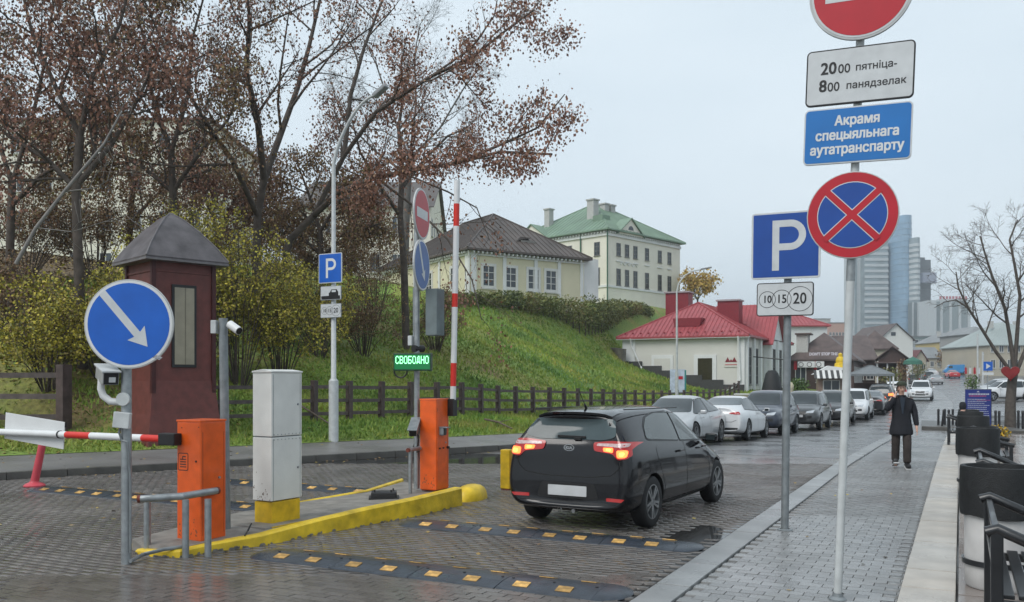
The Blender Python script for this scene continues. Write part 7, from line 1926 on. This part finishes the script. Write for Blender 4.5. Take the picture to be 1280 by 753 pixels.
# face details
mb = MB(); mb.prism([(-.012,1.63),(.012,1.63),(.016,1.595),(-.016,1.595)], -.172,-.13,'XZ'); mb.build('nose', m_skin, t, bevel=.004)
for s in (-1,1):
    MB().lathe([(0,-.01),(.008,-.006),(.01,0),(.008,.006),(0,.01)], c=(s*.03,-.135,1.645), n=8).build('eye', m_black, t)
    MB().box((s*.078,-.04,1.63),(.014,.035,.055)).build('ear', m_skin, t, bevel=.005)
MB().box((0,-.135,1.575),(.045,.012,.008)).build('mouth', M('lips', (.28,.1,.08), .5), t)
MB().lathe([(0,1.785),(.05,1.78),(.088,1.755),(.105,1.725),(.10,1.695),(.0,1.695)], n=20).build('flat_cap', m_cap, t, smooth=60).location = (0,-.045,0)
MB().prism([(-.075,0),(.075,0),(.05,-.07),(0,-.075),(-.05,-.06)], 1.695,1.707,'XY').build('cap_peak', m_cap, t, bevel=.004).location = (0,-.125,-.005)
MB().lathe([(.083,1.69),(.085,1.63),(.07,1.58),(0,1.57)], n=16, a0=0, a1=PI).build('hair', M('dark_hair', (.03,.025,.02), .8), t, smooth=True).location = (0,-.035,0)
# coat: torso with skirt and sleeves
V, E, RL = [], [], []
c0_ = chain(V, E, RL, [((0,-.01,1.30),(.215,.15))])
chain(V, E, RL, [((0,-.01,1.42),(.16,.11)),((0,-.02,1.485),(.085,.08))], c0_)
chain(V, E, RL, [((0,-.01,1.10),(.185,.14)),((0,-.01,.92),(.215,.16)),((0,0,.80),(.245,.18)),((0,0,.72),(.25,.185)),((0,0,.66),(.25,.185))], c0_)
chain(V, E, RL, [((-.19,-.01,1.38),.085),((-.275,-.02,1.21),.07),((-.275,-.13,1.20),.062),((-.20,-.17,1.36),.052),((-.155,-.14,1.46),.045)], c0_)
chain(V, E, RL, [((.19,-.01,1.38),.085),((.25,.0,1.15),.07),((.28,-.03,.94),.055),((.287,-.05,.86),.047)], c0_)
skin('coat', V, E, RL, m_coat, t)
MB().lathe([(.075,1.42),(.095,1.44),(.095,1.49),(.08,1.50)], n=16).build('collar', m_coat, t, smooth=True).location = (0,-.02,0)
MB().prism([(-.05,1.45),(.05,1.45),(.012,1.12),(-.012,1.12)], -.178,-.150,'XZ').build('shirt_front', m_shirt, t)
V, E, RL = [], [], []
p0 = chain(V, E, RL, [((0,0,.90),(.12,.10))])
chain(V, E, RL, [((-.10,.0,.80),.098),((-.10,.02,.50),.088),((-.10,.06,.30),.085),((-.10,.09,.13),.082)], p0)
chain(V, E, RL, [((.10,-.02,.80),.098),((.098,-.10,.50),.09),((.095,-.11,.28),.085),((.092,-.12,.10),.084)], p0)
skin('trousers', V, E, RL, m_trou, t)
for c, rx_ in (((-.105,.03,.055), -.3), ((.095,-.17,.0), .15)):
    rot = Matrix.Rotation(rx_, 3, 'X')
    sh_ = MB().box(Vector(c) + rot @ Vector((0,0,.075)), (.10,.27,.085), rot=rot).build('shoe', m_shoe, t, bevel=.035); MB().box(Vector(c) + rot @ Vector((0,0,.022)), (.105,.285,.03), rot=rot).build('sole', m_sole, sh_, bevel=.01)
ph = MB().box((-.10,-.10,1.60),(.02,.05,.12), rot=Matrix.Rotation(R_(15),3,'X')).build('phone', m_black, None, bevel=.004, label='dark mobile phone held to the walking man\'s ear', cat='phone'); ph.location = t.location; ph.rotation_euler = t.rotation_euler

# seated dark figure seen beyond the planters
pb = W(1200, 26.5); z0 = zr(pb.y); t = thing('person', 'dark-clothed person sitting beyond the last planters, left of the blue board', 'person', (pb.x,pb.y,z0), rz=R_(80))
V, E, RL = [], [], []
p0 = chain(V, E, RL, [((0,0,.52),(.15,.13))]); c_ = chain(V, E, RL, [((0,-.02,.72),(.15,.11)),((0,-.06,.95),(.16,.11))], p0)
chain(V, E, RL, [((0,-.08,1.05),.055),((0,-.10,1.13),(.07,.08)),((0,-.09,1.22),(.07,.08))], c_)
for s in (-1,1):
    k = chain(V, E, RL, [((s*.18,-.07,.96),.055),((s*.25,-.12,.72),.045),((s*.16,-.30,.66),.035),((s*.12,-.36,.62),.025)], c_); hand(V, E, RL, k, (-s*.3,-1,-.2), (-s,0,.3), .4)
    chain(V, E, RL, [((s*.10,-.12,.52),.085),((s*.12,-.42,.50),.062),((s*.12,-.44,.28),.052),((s*.12,-.44,.08),.038),((s*.12,-.58,.04),.035)], p0)
skin('body', V, E, RL, m_skin, t)
V, E, RL = [], [], []
p0 = chain(V, E, RL, [((0,-.0,.50),(.21,.18)),((0,-.02,.72),(.20,.15)),((0,-.06,.96),(.17,.13)),((0,-.09,1.06),(.09,.09))])
for s in (-1,1): chain(V, E, RL, [((s*.19,-.07,.95),.08),((s*.26,-.12,.72),.066),((s*.17,-.29,.665),.05)], 2)
skin('jacket', V, E, RL, m_coat, t)
V, E, RL = [], [], []
p0 = chain(V, E, RL, [((0,0,.50),(.17,.14))])
for s in (-1,1): chain(V, E, RL, [((s*.10,-.12,.52),.10),((s*.12,-.42,.51),.08),((s*.12,-.44,.28),.075),((s*.12,-.44,.11),.07)], p0)
skin('trousers', V, E, RL, m_trou, t)
MB().lathe([(0,1.31),(.06,1.30),(.095,1.25),(.10,1.15),(.085,1.08),(0,1.07)], n=16).build('hood', m_coat, t, smooth=60).location = (0,-.075,0)
t2 = dup(bp_, (pb.x-.30, pb.y-.85, z0), None, 'black bench carrying the seated dark figure', 'black benches between the planters')

# ================================================================== AIR
hm = bpy.data.materials.new('haze_air'); hm.use_nodes = True; hn = hm.node_tree.nodes; hl = hm.node_tree.links
hn.remove(hn['Principled BSDF']); pv = hn.new('ShaderNodeVolumePrincipled'); pv.inputs['Color'].default_value = (.86,.92,.97,1); pv.inputs['Density'].default_value = .00055; pv.inputs['Anisotropy'].default_value = .2
hl.new(pv.outputs[0], hn['Material Output'].inputs['Volume'])
hz_box = MB().box((200, 1050, 70), (2300, 2750, 146)).build('haze', hm, kind='stuff')
